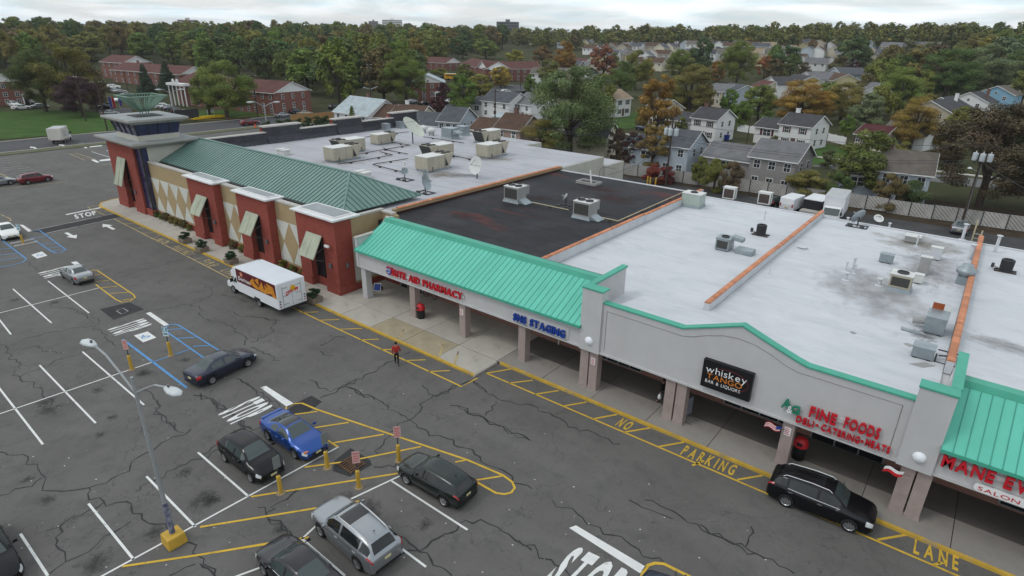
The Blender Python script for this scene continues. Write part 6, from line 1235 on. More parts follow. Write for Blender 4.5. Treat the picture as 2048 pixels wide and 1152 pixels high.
# ------------------------------------------------------------------ fence, poles and wires behind the shops
fence_m = mat('weathered_grey_fence', (.39, .375, .35), rough=.85, var=.15, scale=.8); overlay(fence_m, (.28, .18, .06), .12, .56, .64, .75, stretch=(1, 1, .6)); overlay(fence_m, (.13, .12, .11), 2.0, .6, .75, .6)
jitter(fence_m, .14)
slat_d = mat('fence_gap', (.035, .033, .03), rough=1, var=.2)
FE = thing('slatted_fence', 'long weathered fence of diagonal slat panels along the alley', 'fence', (-20, 94.3, 0), math.atan(.07))
pw = 2.62; pm_ = MB().box(.05, pw-.05, 0, .05, .1, 1.95).mesh('fence_panel', fence_m); bt = MB()
for k in range(9):
    x0 = -1.4+k*.46; a = [max(.08, x0), 1.9-max(0, .08-x0)*1.0]; e = [x0+1.75, .15]
    if e[0] > pw-.08: e = [pw-.08, .15+(e[0]-pw+.08)]
    if a[0] < pw-.1: bt.box(0, 0, 0, 0, 0, 0) if False else bt.prism([(a[0], -.012, a[1]), (a[0]+.06, -.012, a[1]), (e[0]+.06 if e[0] < pw-.14 else e[0], -.012, e[1]), (e[0], -.012, e[1])], (0, .01, 0))
bm_ = bt.mesh('slat_gap', slat_d); post_me = MB().box(-.06, .06, -.05, .08, 0, 2.05).mesh('post', steel_d)
for i in range(-13, 17):
    dz = random.uniform(-.06, .06)
    for nm, me in (('fence_panel', pm_), ('post', post_me)):
        o = bpy.data.objects.new(nm, me); col.objects.link(o); o.parent = FE; o.location = (i*pw, 0, dz); o.rotation_euler.y = random.uniform(-.008, .008)
        if nm == 'fence_panel': q_ = bpy.data.objects.new('slat_gaps', bm_); col.objects.link(q_); q_.parent = o; q_['kind'] = 'stuff'
wood = mat('utility_pole_wood', (.055, .040, .030), rough=.95, var=.3, scale=2, stretch=(3, 3, .3)); trans = mat('transformer_grey', (.42, .46, .48), rough=.4, var=.06)
def pole(label, base, h, arm=0, trf=0, lamp=False, r=.16, rz=0.0):
    t = thing('utility_pole', label, 'utility pole', base, rz); MB().tube((0, 0, 0), (0, 0, h), r, r*.7, n=9).build('pole', wood, t)
    for k in range(arm):
        a = MB().box(-1.2, 1.2, -.06, .06, h-.5-k*.9, h-.36-k*.9).build('crossarm', wood, t)
        for x in (-1.1, -.6, .6, 1.1): MB().tube((x, 0, h-.36-k*.9), (x, 0, h-.15-k*.9), .045, n=6).build('insulator', unit_top, a)
    for k in range(trf):
        x = (k-(trf-1)/2)*.75; y = -.42 if x == 0 else -.15; o = MB().lathe([(0, 0), (.28, 0), (.3, .1), (.3, .85), (.28, .95), (0, 1.0)], (x, y, h-2.3), n=16).build('transformer', trans, t, smooth=True)
        MB().tube((x, y, h-1.35), (x, y, h-1.1), .05, n=6).build('bushing', unit_top, o)
    if lamp: MB().path([(0, 0, h-3.6), (-.8, -.7, h-3.2)], .04).build('lamp_arm', pole_m, t); MB().lathe([(.0, .2), (.12, .15), (.28, 0), (.1, -.03)], (-.9, -.8, h-3.2), n=12).build('lamp_head', head_m, t)
    return t
PA, PB = Vector((-35.7, 93.0-10.5, 0)), Vector((-1.3, 94.2, 0))
PA = E(1328, 398); PB = E(1922, 452)
pole('thick utility pole with three grey transformers behind the black roof', (PA.x, PA.y, 0), 11.4, 1, 3); pole('tall utility pole with three grey transformers and a street lamp in the alley', (PB.x, PB.y, 0), 10.6, 0, 3, True, .2)
MB_c = thing('service_conduit', 'pale conduit running down the alley pole with the street lamp', 'conduit', (PB.x, PB.y-.25, 0)); MB().path([(.15, -.1, 8.0), (.05, -.12, 5.0), (.12, -.15, 2.5), (.1, -.1, .0)], .05).build('pipe', lamp_grey, MB_c)
poles2 = {}
for lab, px, py, h, a in [('utility pole standing on the road verge by the lawn', 215, 262, 11, 1), ('utility pole among the trees beyond the lawn', 172, 243, 11, 1), ('thin utility pole by the apartment drive', 258, 192, 8, 0), ('utility pole at the corner of the apartment lawn', 313, 210, 8, 0), ('utility pole with crossarms and lamp arms in front of the wood', 744, 222, 13.5, 2), ('short utility pole beside the brick apartments at the road', 810, 216, 9, 0), ('utility pole by the road near the white lamp post', 516, 234, 11, 1), ('steel pole behind the brown-roofed house', 990, 272, 10.5, 1), ('pole in the apartment car park', 1041, 183, 9, 0), ('leaning wooden pole in front of the white houses', 1491, 300, 7.5, 0), ('twin wooden pole up the residential hill', 1460, 205, 9, 1), ('wooden pole beside the conical evergreen', 707, 232, 6.5, 0)]:
    p = T(px, py); poles2[lab] = p; pole(lab, (p.x, p.y, p.z), h, a, r=.17 if h > 9 else .12, rz=R(90) if 'road' in lab else 0)
p = poles2['utility pole with crossarms and lamp arms in front of the wood']; t = thing('street_lamp', 'twin street lamp arms on the pole in front of the wood', 'street lamp', (p.x, p.y, p.z+6.6)); MB().path([(0, -2.2, .25), (0, 0, -.3), (0, 2.2, .25)], .07).build('arm', head_m, t); MB().box(-.12, .12, -2.7, -2.1, .2, .36).box(-.12, .12, 2.1, 2.7, .2, .36).build('lamp_head', head_m, t)
def wire(a, b, sag, lab, r=.018):
    a, b = Vector(a), Vector(b); pts = []
    for i in range(11): t_ = i/10; q_ = a.lerp(b, t_)-a; q_.z -= sag*4*t_*(1-t_); pts.append(q_)
    o = MB().path(pts, r, n=4).build('overhead_wire', steel_d, loc=a); tag(o, lab, 'wire', 'overhead wires')
for dz, sg in [(11.0, 1.0), (9.2, 1.2), (8.8, 1.1), (7.6, 1.4)]:
    wire((PA.x, PA.y, dz), (PB.x, PB.y, dz-.8), sg, 'overhead wire strung between the two transformer poles', .022); wire((PB.x, PB.y, dz-.8), (PB.x+40, PB.y+4, dz-.8), sg, 'overhead wire running on past the alley pole with the street lamp', .022); wire((PA.x, PA.y, dz), (-74, 86, dz-1), sg, 'overhead wire running from the thick transformer pole behind the grey roof', .022)
wire((PA.x, PA.y, 8.5), (-37, 66, 5.8), .8, 'slack service wire dropping to the rear of the black roof', .025); wire((PB.x, PB.y, 8.2), (PB.x+14, PB.y-20, 5.2), .5, 'service wire slanting from the alley pole to the white roof', .03)
rp = [poles2[k] for k in ('utility pole standing on the road verge by the lawn', 'utility pole by the road near the white lamp post', 'utility pole with crossarms and lamp arms in front of the wood')]
for a, b in zip(rp, rp[1:]):
    for dz in (10.6, 9.3): wire((a.x, a.y, dz), (b.x, b.y, dz+.8), 1.0, 'overhead wire along the road beyond the tower', .03)

# ------------------------------------------------------------------ people
skin_m = mat('skin', (.36, .20, .14), rough=.6, var=.05); hair_m = mat('dark_hair', (.015, .011, .009), rough=.8, var=.2)
def skinned(name, chains, m, parent):
    """chains: lists of (point, radius); one connected skeleton grown into a surface"""
    vs, es, rs, ix = [], [], [], {}
    for ch in chains:
        prev = None
        for p_, r_ in ch:
            k = tuple(round(c, 4) for c in p_)
            if k not in ix: ix[k] = len(vs); vs.append(p_); rs.append(r_)
            if prev is not None: es.append((prev, ix[k]))
            prev = ix[k]
    me = bpy.data.meshes.new(name); me.from_pydata(vs, es, []); o = bpy.data.objects.new(name, me); col.objects.link(o)
    sk = o.modifiers.new('skin', 'SKIN'); sub = o.modifiers.new('sub', 'SUBSURF'); sub.levels = 2; sub.render_levels = 2
    for i, r_ in enumerate(rs): v_ = me.skin_vertices[0].data[i]; v_.radius = r_ if isinstance(r_, tuple) else (r_, r_); v_.use_root = (i == 0)
    dg = bpy.context.evaluated_depsgraph_get(); m2 = bpy.data.meshes.new_from_object(o.evaluated_get(dg)); bpy.data.objects.remove(o)
    m2.materials.clear(); m2.materials.append(m); m2.polygons.foreach_set('use_smooth', [True]*len(m2.polygons)); q = bpy.data.objects.new(name, m2); col.objects.link(q); q.parent = parent; return q
def person(label, loc, rz, shirt, trouser, stride=.22, bag=False):
    t = thing('person', label, 'person', loc, rz); s = stride     # faces +y
    hipL, hipR = (-.09, 0, .92), (.09, 0, .92); pel = (0, 0, .96)
    kL, kR = (-.10, .10+s*.3, .50), (.10, -.02, .50); aL, aR = (-.10, s*.9, .09), (.10, -s*1.1, .12); tL, tR = (-.11, s*.9+.17, .04), (.11, -s*1.1+.14, .03)
    sL, sR = (-.19, -.01, 1.42), (.19, -.01, 1.42); eL, eR = (-.27, -.10, 1.16), (.27, -.02, 1.16); wL, wR = (-.25, -.05, .90), (.26, .12, .93)
    hand = lambda w, e: [((w[0], w[1]+.01, w[2]-.05), .03), ((w[0], w[1]+.03, w[2]-.10), .028)]
    skinned('body', [[(pel, .08), ((0, -.01, 1.2), .08), ((0, -.01, 1.40), .085), ((0, 0, 1.5), .055), ((0, .02, 1.58), .07), ((0, .03, 1.67), .085), ((0, .025, 1.74), .06)], [((0, -.01, 1.40), .085), (sL, .05), (eL, .04), (wL, .028)]+hand(wL, eL), [((0, -.01, 1.40), .085), (sR, .05), (eR, .04), (wR, .028)]+hand(wR, eR), [(pel, .08), (hipL, .07), (kL, .05), (aL, .038), (tL, .03)], [(pel, .08), (hipR, .07), (kR, .05), (aR, .038), (tR, .03)]], skin_m, t)
    for w, sx in ((wL, -1), (wR, 1)):                       # five fingers, thumb off the side of the palm
        for k in range(4): x0 = w[0]+(k-1.5)*.004; y0 = w[1]+.012+(k-1.5)*.017; MB().tube((x0, y0, w[2]-.09), (x0-sx*.012, y0+.008, w[2]-.135+abs(k-1.4)*.006), .0095, .008, n=5).tube((x0-sx*.012, y0+.008, w[2]-.135+abs(k-1.4)*.006), (x0-sx*.026, y0+.012, w[2]-.165+abs(k-1.4)*.008), .008, .006, n=5).build('finger', skin_m, t)
        MB().tube((w[0], w[1]+.035, w[2]-.045), (w[0]-sx*.015, w[1]+.07, w[2]-.09), .011, .008, n=5).build('thumb', skin_m, t)
    skinned('shirt', [[((0, 0, .93), (.19, .15)), ((0, -.01, 1.15), (.19, .15)), ((0, -.01, 1.38), (.2, .16)), ((0, -.005, 1.47), .075)], [((0, -.01, 1.38), (.2, .16)), (sL, .078), (eL, .058), ((wL[0], wL[1], wL[2]+.03), .045)], [((0, -.01, 1.38), (.2, .16)), (sR, .078), (eR, .058), ((wR[0], wR[1], wR[2]+.03), .045)]], shirt, t)
    skinned('trousers', [[((0, 0, 1.0), (.15, .11)), ((0, 0, .90), (.15, .11))], [((0, 0, .90), (.15, .11)), ((-.09, .01, .84), .095), (kL, .072), ((aL[0], aL[1], aL[2]+.02), .058)], [((0, 0, .90), (.15, .11)), ((.09, .0, .84), .095), (kR, .072), ((aR[0], aR[1], aR[2]+.02), .058)]], trouser, t)
    for a, tt in ((aL, tL), (aR, tR)): skinned('shoe', [[((a[0], a[1]-.06, .05), .05), ((a[0], a[1]+.06, .045), .05), ((tt[0], tt[1], .035), .038)]], plastic, t)
    b = MB(); b.lathe([(0, .10), (.06, .085), (.092, .03), (.095, -.03), (.08, -.08)], (0, .005, 1.70), n=12); b.build('hair', hair_m, t, smooth=True)
    for sx in (-1, 1): MB().lathe([(0, -.008), (.02, 0), (0, .008)], (sx*.093, .03, 1.665), n=8, axis='x').build('ear', skin_m, t); MB().lathe([(0, .0), (.011, .002), (0, .006)], (sx*.03, .108, 1.685), n=8, axis='y').build('eye', hair_m, t)
    MB().prism([(-.012, .105, 1.645), (.012, .105, 1.645), (0, .105, 1.69)], (0, .022, -.004)).build('nose', skin_m, t); MB().box(-.022, .022, .098, .106, 1.618, 1.626).build('mouth', mat('lips', (.25, .09, .08), var=.05), t)
    if bag: MB().lathe([(0, -.42), (.10, -.40), (.13, -.25), (.09, -.1), (.02, -.03)], (wL[0], wL[1]+.03, wL[2]-.08), n=10).build('shopping_bag', off_w, t, smooth=True)
    return t
p = E(794, 729); person('person in red shirt and black trousers walking away across the fire lane', (p.x, p.y, .012), YAW*1.0+R(12), mat('red_cloth', (.33, .025, .02), rough=.9, var=.1, scale=6), mat('black_cloth', (.010, .010, .011), rough=.9, var=.1))
p = E(1322, 806, .14); person('person in dark clothes carrying a white bag behind the double column', (p.x, p.y, .14), R(75), mat('black_cloth', (.010, .010, .011)), mat('grey_cloth', (.10, .10, .11), rough=.9, var=.1), bag=True)
# ------------------------------------------------------------------ houses and apartments
def siding(name, c):
    m = mat(name, c, rough=.75, var=.04, scale=.6); n, l, b = nodes_of(m); t = n.new('ShaderNodeTexCoord'); s = n.new('ShaderNodeSeparateXYZ'); l.new(t.outputs['Object'], s.inputs[0])
    f = n.new('ShaderNodeMath'); f.operation = 'FRACT'; k = n.new('ShaderNodeMath'); k.operation = 'MULTIPLY'; k.inputs[1].default_value = 5; l.new(s.outputs[2], k.inputs[0]); l.new(k.outputs[0], f.inputs[0])
    bp = n.new('ShaderNodeBump'); bp.inputs['Strength'].default_value = .5; bp.inputs['Distance'].default_value = .04; l.new(f.outputs[0], bp.inputs['Height']); l.new(bp.outputs[0], b.inputs['Normal']); return m
def shingle(name, c):
    m = mat(name, c, rough=.95, var=.18, scale=.8, detail=8, spec=.1); overlay(m, [x*.7 for x in c], .35, .5, .7, .6, stretch=(1, 1, .5)); overlay(m, [min(1, x*1.35) for x in c], 5, .58, .75, .5); return m
SD = {k: siding('siding_'+k, c) for k, c in dict(white=(.68, .68, .67), cream=(.58, .53, .42), grey=(.27, .255, .245), paleblue=(.40, .45, .50), pink=(.36, .26, .22), blue=(.20, .36, .48), tan=(.42, .37, .29), yellow=(.50, .44, .26)).items()}
RF = {k: shingle('shingle_'+k, c) for k, c in dict(dark=(.065, .065, .07), grey=(.15, .15, .155), slate=(.085, .09, .10), brown=(.095, .06, .045), red=(.115, .055, .05), tan=(.26, .20, .14), pale=(.36, .41, .43), maroon=(.085, .03, .032), taupe=(.135, .12, .105)).items()}
apt_brick = brick_mat('apartment_brick', (.195, .08, .06), (.165, .062, .048), (.20, .12, .10), .4, .2); white_t = mat('white_trim', (.70, .70, .69), rough=.6, var=.03); pane_m = mat('window_pane', (.03, .035, .04), rough=.12, var=.5, scale=.9, spec=.6); brick_c = brick_mat('chimney_brick', (.16, .07, .055), (.13, .055, .045), (.2, .16, .14), .3, .1)
win_me = MB().box(-.55, .55, -.05, .03, 0, 1.3).mesh('window', white_t); pane_me = MB().box(-.46, -.03, -.065, -.052, .08, .62).box(.03, .46, -.065, -.052, .08, .62).box(-.46, -.03, -.065, -.052, .68, 1.22).box(.03, .46, -.065, -.052, .68, 1.22).mesh('pane', pane_m); shut_me = MB().box(-.85, -.58, -.06, .0, 0, 1.3).box(.58, .85, -.06, .0, 0, 1.3).mesh('shutter', mat('dark_shutter', (.02, .02, .022), var=.1)); shutr_me = MB().box(-.85, -.58, -.06, .0, 0, 1.3).box(.58, .85, -.06, .0, 0, 1.3).mesh('shutter', mat('maroon_shutter', (.08, .015, .018), var=.1))
def add(me, name, parent, loc, rz=0, sx=1, sz=1):
    o = bpy.data.objects.new(name, me); col.objects.link(o); o.parent = parent; o.location = loc; o.rotation_euler.z = rz; o.scale = (sx, 1, sz); return o
def win(t, x, y, z, rz=0, sx=1, sz=1, sh=None):
    w = add(win_me, 'window', t, (x, y, z), rz, sx, sz); add(pane_me, 'pane', w, (0, 0, 0))
    if sh: add(sh, 'shutter', w, (0, 0, 0))
def block(t, x0, L, W, ez, rise, wm_, rm, gm=None, ridge='x', ov=.4, y0=0, zb=-.6):
    """walls with a gable roof; ridge along local x or y"""
    MB().box(x0, x0+L, y0, y0+W, zb, ez).build('wall', wm_, t)
    th = .14
    if ridge == 'x':
        ym = y0+W/2; s = rise/(W/2)
        for xx in (x0, x0+L-.12): MB().prism([(xx, y0, ez), (xx, y0+W, ez), (xx, ym, ez+rise)], (.12, 0, 0)).build('gable', gm or wm_, t)
        ro = MB().prism([(x0-ov, y0-ov, ez-ov*s), (x0-ov, ym, ez+rise), (x0-ov, ym, ez+rise+th), (x0-ov, y0-ov, ez-ov*s+th)], (L+2*ov, 0, 0)).prism([(x0-ov, y0+W+ov, ez-ov*s), (x0-ov, ym, ez+rise), (x0-ov, ym, ez+rise+th), (x0-ov, y0+W+ov, ez-ov*s+th)], (L+2*ov, 0, 0)).build('roof', rm, t)
        MB().box(x0-ov, x0+L+ov, y0-ov-.08, y0-ov, ez-ov*s-.02, ez-ov*s+.12).build('gutter', white_t, ro)
        for xx in (x0+L+ov-.02, x0-ov-.03): MB().prism([(xx, y0-ov, ez-ov*s-.06), (xx, ym, ez+rise-.06), (xx, ym, ez+rise+th), (xx, y0-ov, ez-ov*s+th)], (.05, 0, 0)).prism([(xx, y0+W+ov, ez-ov*s-.06), (xx, ym, ez+rise-.06), (xx, ym, ez+rise+th), (xx, y0+W+ov, ez-ov*s+th)], (.05, 0, 0)).build('bargeboard', white_t, ro)
    else:
        xm = x0+L/2; s = rise/(L/2)
        for yy in (y0, y0+W-.12): MB().prism([(x0, yy, ez), (x0+L, yy, ez), (xm, yy, ez+rise)], (0, .12, 0)).build('gable', gm or wm_, t)
        ro = MB().prism([(x0-ov, y0-ov, ez-ov*s), (xm, y0-ov, ez+rise), (xm, y0-ov, ez+rise+th), (x0-ov, y0-ov, ez-ov*s+th)], (0, W+2*ov, 0)).prism([(x0+L+ov, y0-ov, ez-ov*s), (xm, y0-ov, ez+rise), (xm, y0-ov, ez+rise+th), (x0+L+ov, y0-ov, ez-ov*s+th)], (0, W+2*ov, 0)).build('roof', rm, t)
        yy = y0-ov-.03; MB().prism([(x0-ov, yy, ez-ov*s-.06), (xm, yy, ez+rise-.06), (xm, yy, ez+rise+th), (x0-ov, yy, ez-ov*s+th)], (0, .05, 0)).prism([(x0+L+ov, yy, ez-ov*s-.06), (xm, yy, ez+rise-.06), (xm, yy, ez+rise+th), (x0+L+ov, yy, ez-ov*s+th)], (0, .05, 0)).build('bargeboard', white_t, ro)
    return ro
HC = []                                    # house centres, kept clear of trees
def house(label, el, er, D, ez, rise, wall, roof, ridge='x', rows=None, nf=3, ns=2, sh=None, wing=None, chim=None, name='house', cat='house', group='houses of the suburb', gm=None, wm_=None, door=True, z0=None):
    g0 = 0 if z0 is None else z0
    Rr, Ll = [v if isinstance(v, Vector) else E(*v, ez+g0) for v in (er, el)]; ax = Rr-Ll; ax.z = 0; L = ax.length; rz = math.atan2(ax.y, ax.x)
    t = thing(name, label, cat, (Ll.x, Ll.y, g0), rz, group); w_ = wm_ or SD[wall]
    ro = block(t, 0, L, D, ez, rise, w_, RF[roof], gm, ridge)
    n_ = Vector((-math.sin(rz), math.cos(rz), 0)); c = Ll+ax/2+n_*D/2; HC.append((c.x, c.y, max(L, D)/2+3))
    rows = rows or ([ez-1.75] if ez < 4 else [ez-1.75, .7])
    for r, zr in enumerate(rows):
        for i in range(nf):
            if r == len(rows)-1 and door and nf > 2 and i == nf//2: continue
            win(t, L*(i+.5)/nf, -.01, zr, 0, 1.0, 1, sh)
        for i in range(ns): win(t, L+.01, D*(i+.8)/(ns+.6), zr, R(90), .8, 1)
    if ridge == 'y' and rise > 1.4: win(t, L/2, -.01, ez+.1, 0, .6, .6)
    if door: dd = MB().box(L*.5-.5, L*.5+.5, -.04, .02, 0, 2.1).build('door', mat('front_door', (.10, .06, .05), var=.2), t); MB().box(L*.5-.6, L*.5+.6, -.03, .0, 2.1, 2.25).build('lintel', white_t, dd)
    if chim: x, m = chim; yc = D/2+.3; MB().box(L*x-.4, L*x+.4, yc-.3, yc+.3, ez, ez+rise+1.1).box(L*x-.46, L*x+.46, yc-.36, yc+.36, ez+rise+.95, ez+rise+1.1).build('chimney', m, ro)
    if wing:
        wl, wd, we, wr = wing; x0 = -wl if wl > 0 else L
        block(t, x0, abs(wl), wd, we, wr, w_, RF[roof], gm, 'x', y0=.6)
        win(t, x0+abs(wl)*.5, .59, we-1.75, 0, 1.9, 1.05, sh)
    return t
house('white two-storey house with brick chimney and dark shutters', (1384,234), (1434,240), 8.0, 4.9, 2.0, 'white', 'dark', wing=(6.5, 7, 3.6, 1.7), nf=2, sh=shut_me, chim=(.12, brick_c))
house('white two-storey house with white chimney and maroon shutters', (1560,246.5), (1624,254.2), 8.0, 4.9, 2.0, 'white', 'dark', wing=(6.0, 7, 3.6, 1.7), nf=2, sh=shutr_me, chim=(.2, white_t))
house('taupe house with pale grey roof just behind the slatted fence', (1502,311), (1593,323.6), 7.6, 5.0, 2.2, 'grey', 'grey', wing=(8.0, 7, 3.9, 1.9), nf=3, ns=2, door=False)
house('pale blue house with dark roof behind the thick transformer pole', (1322,288), (1377,295.2), 7.6, 5.0, 2.2, 'paleblue', 'slate', nf=2, ns=2, door=False, wing=(6, 7, 3.8, 1.7))
house('pale blue house with grey roof and dark chimney behind the shrubs', (1760,339), (1864,350), 7.6, 4.7, 2.4, 'paleblue', 'taupe', nf=3, ns=1, door=False, chim=(.1, brick_c), wing=(5, 6, 3.6, 1.5))
house('low house with maroon roof and a row of white sash windows', (1712,266.7), (1768,274), 7.5, 3.1, 1.8, 'cream', 'maroon', nf=4, ns=1, sh=shutr_me)
house('white gabled house partly hidden by the orange tree', (1852,272), (1886,266.7), 9, 3.2, 2.4, 'white', 'taupe', ridge='y', nf=1, door=False)
for lab, ac, wl_, rf, ch in [('grey house with dark roof first in the row of gables past the orange tree', (-16.3, 199.5), 'tan', 'dark', None), ('white gabled house with white chimney in the row past the orange tree', (-15.4, 214), 'white', 'dark', (.7, white_t)), ('white gabled house next to the blue house', (-10.2, 238), 'white', 'dark', (.8, brick_c)), ('bright blue gabled house at the end of the row', (-4.5, 266), 'blue', 'taupe', None), ('tan gabled house beyond the blue house', (2.0, 290), 'tan', 'taupe', (.5, white_t)), ('brown-roofed house beyond the tan gabled house', (8, 312), 'tan', 'brown', None)]:
    dv = Vector((.975, -.22, 0))*5.4; c_ = Vector((ac[0], ac[1], 0)); house(lab, c_-dv, c_+dv, 9, 5.0, 2.6, wl_, rf, ridge='y', nf=2, ns=1, chim=ch, group='row of gabled houses', z0=gz(*ac))
# houses between the road and the big shop
house('white house with pale blue-grey roof behind the wooden fence', (668,222), (735,232), 11, 3.2, 3.4, 'white', 'pale', nf=4, ns=2, chim=(.5, brick_c), door=False)
house('cream house with brown roof and an arched gable window', (778,232), (837,236), 9, 3.4, 2.3, 'cream', 'brown', nf=3, chim=(.3, white_t), wing=(5, 7, 3.0, 2.6))
house('pale blue house with dark grey roof behind the grey flat roof', (876,241), (917,244), 9, 4.6, 2.5, 'paleblue', 'slate', nf=3, ns=2, wing=(8.5, 8, 3.4, 2.2), door=False)
house('pinkish house with brown roof behind the grey flat roof', (990,254), (1040.6,260), 8, 4.6, 2.4, 'pink', 'brown', nf=2, ns=1, wing=(7, 7, 3.6, 2.0), chim=(.35, brick_c), door=False)
house('white house with green-grey roof and skylights', (963,200), (1018,206), 9, 4.6, 2.4, 'white', 'slate', nf=3, ns=2, wing=(5, 7, 3.2, 1.8))
house('plain white house with grey roof beyond the pinkish house', (1030,205), (1062,210), 9, 4.4, 2.6, 'white', 'grey', nf=2, ns=1)
house('white roofed low garage between the pinkish and pale blue houses', (985,232), (1020,236), 7, 2.6, .5, 'white', 'pale', nf=2, ns=1, door=False)
house('white two-storey house with tan roof behind the big green tree', (1233,198.6), (1263,196), 9, 4.9, 2.2, 'white', 'tan', nf=2, sh=shut_me, chim=(.1, white_t), z0=.3)
house('cream house with grey roof behind the orange-brown tree', (1290,215), (1318,219), 9, 4.6, 2.2, 'cream', 'taupe', nf=2, z0=.3); house('cream gable house beside the fence with the rust tree', (1212,275), (1235,262), 8, 4.6, 2.0, 'cream', 'slate', ridge='y', nf=2, ns=2, door=False); house('low dark-roofed house behind the red tree', (1244,292), (1300,300), 8, 3.4, 1.9, 'tan', 'slate', nf=3, ns=1, door=False)
house('pale house with solar panels behind the bushy tree', (1412,180), (1446,184), 9, 4.6, 2.2, 'tan', 'grey', nf=2, z0=.8); house('cream house with red-brown roof up the residential hill', (1502,172), (1524,176), 9, 4.8, 2.2, 'cream', 'red', nf=2, ns=2, z0=.8)
for i, (px, py, wl_, rf, lab) in enumerate([(1540,166,'white','dark','white gabled house with dark roof in the line up the hill'), (1579,162,'cream','dark','cream gabled house in the line up the hill'), (1610,156,'white','grey','white gabled house beyond the cream one up the hill'), (1650,158,'yellow','brown','yellowish house beside the line up the hill'), (1668,146,'paleblue','slate','pale blue house above the yellowish house'), (1715,178,'white','grey','white house half hidden between the hillside trees'), (1735,150,'tan','tan','tan-roofed house among the hillside trees'), (1448,182,'paleblue','slate','pale blue house below the twin wooden pole')]):
    house(lab, (px-14, py-2), (px+16, py+3), 10, 4.7, 2.3, wl_, rf, ridge='y' if i % 2 == 0 else 'x', nf=2, ns=1, z0=gz(*T(px, py+12).xy), group='houses in the line up the hill')
# white yard walls and wheelie bins
for lab, a, b in [('white garden wall between the two white houses', (1475,262), (1512,268)), ('white garden fence beside the white-chimneyed house', (1655,282), (1690,290))]:
    A, B = E(*a), E(*b); d = B-A; t = thing('garden_wall', lab, 'wall', A, math.atan2(d.y, d.x)); MB().box(0, d.length, -.06, .06, 0, 1.7).build('panel', white_t, t)
    for k in range(int(d.length/2.2)+1): MB().box(k*2.2-.09, k*2.2+.09, -.09, .09, 0, 1.85).build('post', white_t, t)
for lab, px, py in [('blue wheelie bin beside the white house with brick chimney', 1453, 281), ('blue wheelie bin beside the white-chimneyed house', 1646, 291), ('blue wheelie bin in the gap past the orange tree', 1898, 262)]:
    p = E(px, py); t = thing('wheelie_bin', lab, 'wheelie bin', p, 0, 'blue wheelie bins'); MB().frus(-.4, .4, -.4, .4, .05, 1.15, -.08).build('body', mat('bin_blue', (.01, .03, .20), var=.1), t); MB().box(-.5, .5, -.52, .5, 1.15, 1.25).build('lid', mat('bin_blue', (.01, .03, .20)), t)
# wooden fence and shed bits by the road
A, B = E(582, 247), E(669, 240); d = B-A; WF = thing('wooden_fence', 'orange-brown close-boarded fence beside the hedge at the road', 'fence', A, math.atan2(d.y, d.x)); wfm = mat('new_timber', (.34, .19, .075), var=.15, scale=2)
for k in range(int(d.length/.6)): MB().box(k*.6+.01, k*.6+.59, -.03, .03, 0, 2.2+random.uniform(-.02, .02)).build('board', wfm, WF)
# far hillside houses
k = 0; hw_ = list(SD); hr_ = list(RF)
for row, (y0, xa, xb, st, dy) in enumerate([(150, 1120, 1200, 26, 0), (163, 1085, 1190, 30, 2), (138, 1275, 1345, 20, 4), (122, 1200, 1330, 18, 0), (108, 1180, 1350, 16, -2), (98, 1130, 1360, 15, -4), (88, 1065, 1360, 14, -3), (80, 1060, 1340, 13, -2), (73, 1050, 1250, 13, 3), (115, 1430, 1540, 20, 2), (102, 1440, 1560, 20, 2), (92, 1480, 1570, 20, 0), (128, 1490, 1600, 26, 4), (112, 1560, 1680, 26, 0), (140, 2000, 2060, 24, 2), (98, 1600, 1780, 34, 2), (88, 1640, 2040, 40, 2), (120, 1370, 1445, 20, 2), (101, 1370, 1440, 17, 2), (90, 1360, 1480, 16, 0), (140, 1600, 1700, 30, 2), (122, 1690, 1800, 34, 2), (106, 1780, 1900, 40, 2), (78, 1340, 1480, 15, 0)]):
    x = xa
    while x < xb:
        px, py = x+random.uniform(-4, 4), y0+dy*(x-xa)/100+random.uniform(-2.5, 2.5); p = T(px, py); wl_, rf = random.choice(['white', 'white', 'cream', 'tan', 'paleblue', 'white', 'yellow']), random.choice(['grey', 'slate', 'taupe', 'tan', 'dark', 'brown'])
        t = thing('house', 'small %s house with %s roof far up the wooded hillside' % ({'paleblue': 'pale blue'}.get(wl_, wl_), rf), 'house', (p.x, p.y, p.z-.2), R(random.choice([0, 0, 90, 10, 95])), 'houses far up the hillside'); L_ = random.uniform(9, 12)
        block(t, -L_/2, L_, 8, 4.4, 2.4, SD[wl_], RF[rf], None, 'x', y0=-4); HC.append((p.x, p.y, 7))
        for i in range(3): win(t, -L_/3+i*L_/3, -4.01, 2.6); 
        win(t, L_/2+.01, 0, 2.6, R(90)); x += st
# brick apartments
def apartment(label, el, er, D, ez, rise, nf, ns=2, ridge='x', portico=None, z0=0, roof='red', chim=None, gabled=True):
    t = house(label, el, er, D, ez, rise, 'white', roof, ridge, rows=[ez-1.8, ez-4.2, .4], nf=nf, ns=ns, wm_=apt_brick, gm=white_t, door=False, name='apartment_building', cat='apartments', group='brick apartment buildings', z0=z0, chim=chim)
    return t
def portico(t, x0, x1, y, h, n):
    e = MB().box(x0-.4, x1+.4, y-.5, y+1.6, h, h+.7).build('entablature', white_t, t)
    for i in range(n): x = x0+(x1-x0)*i/(n-1); MB().tube((x, y, 0), (x, y, h), .21, .18, n=12).build('portico_column', white_t, t)
    for i in range(2): MB().prism([(x0+(x1-x0)*(.3+.25*i), y-.45, h+.7), (x0+(x1-x0)*(.5+.25*i), y-.45, h+.7), (x0+(x1-x0)*(.4+.25*i), y-.45, h+2.0)], (0, .4, 0)).build('pediment', white_t, t)
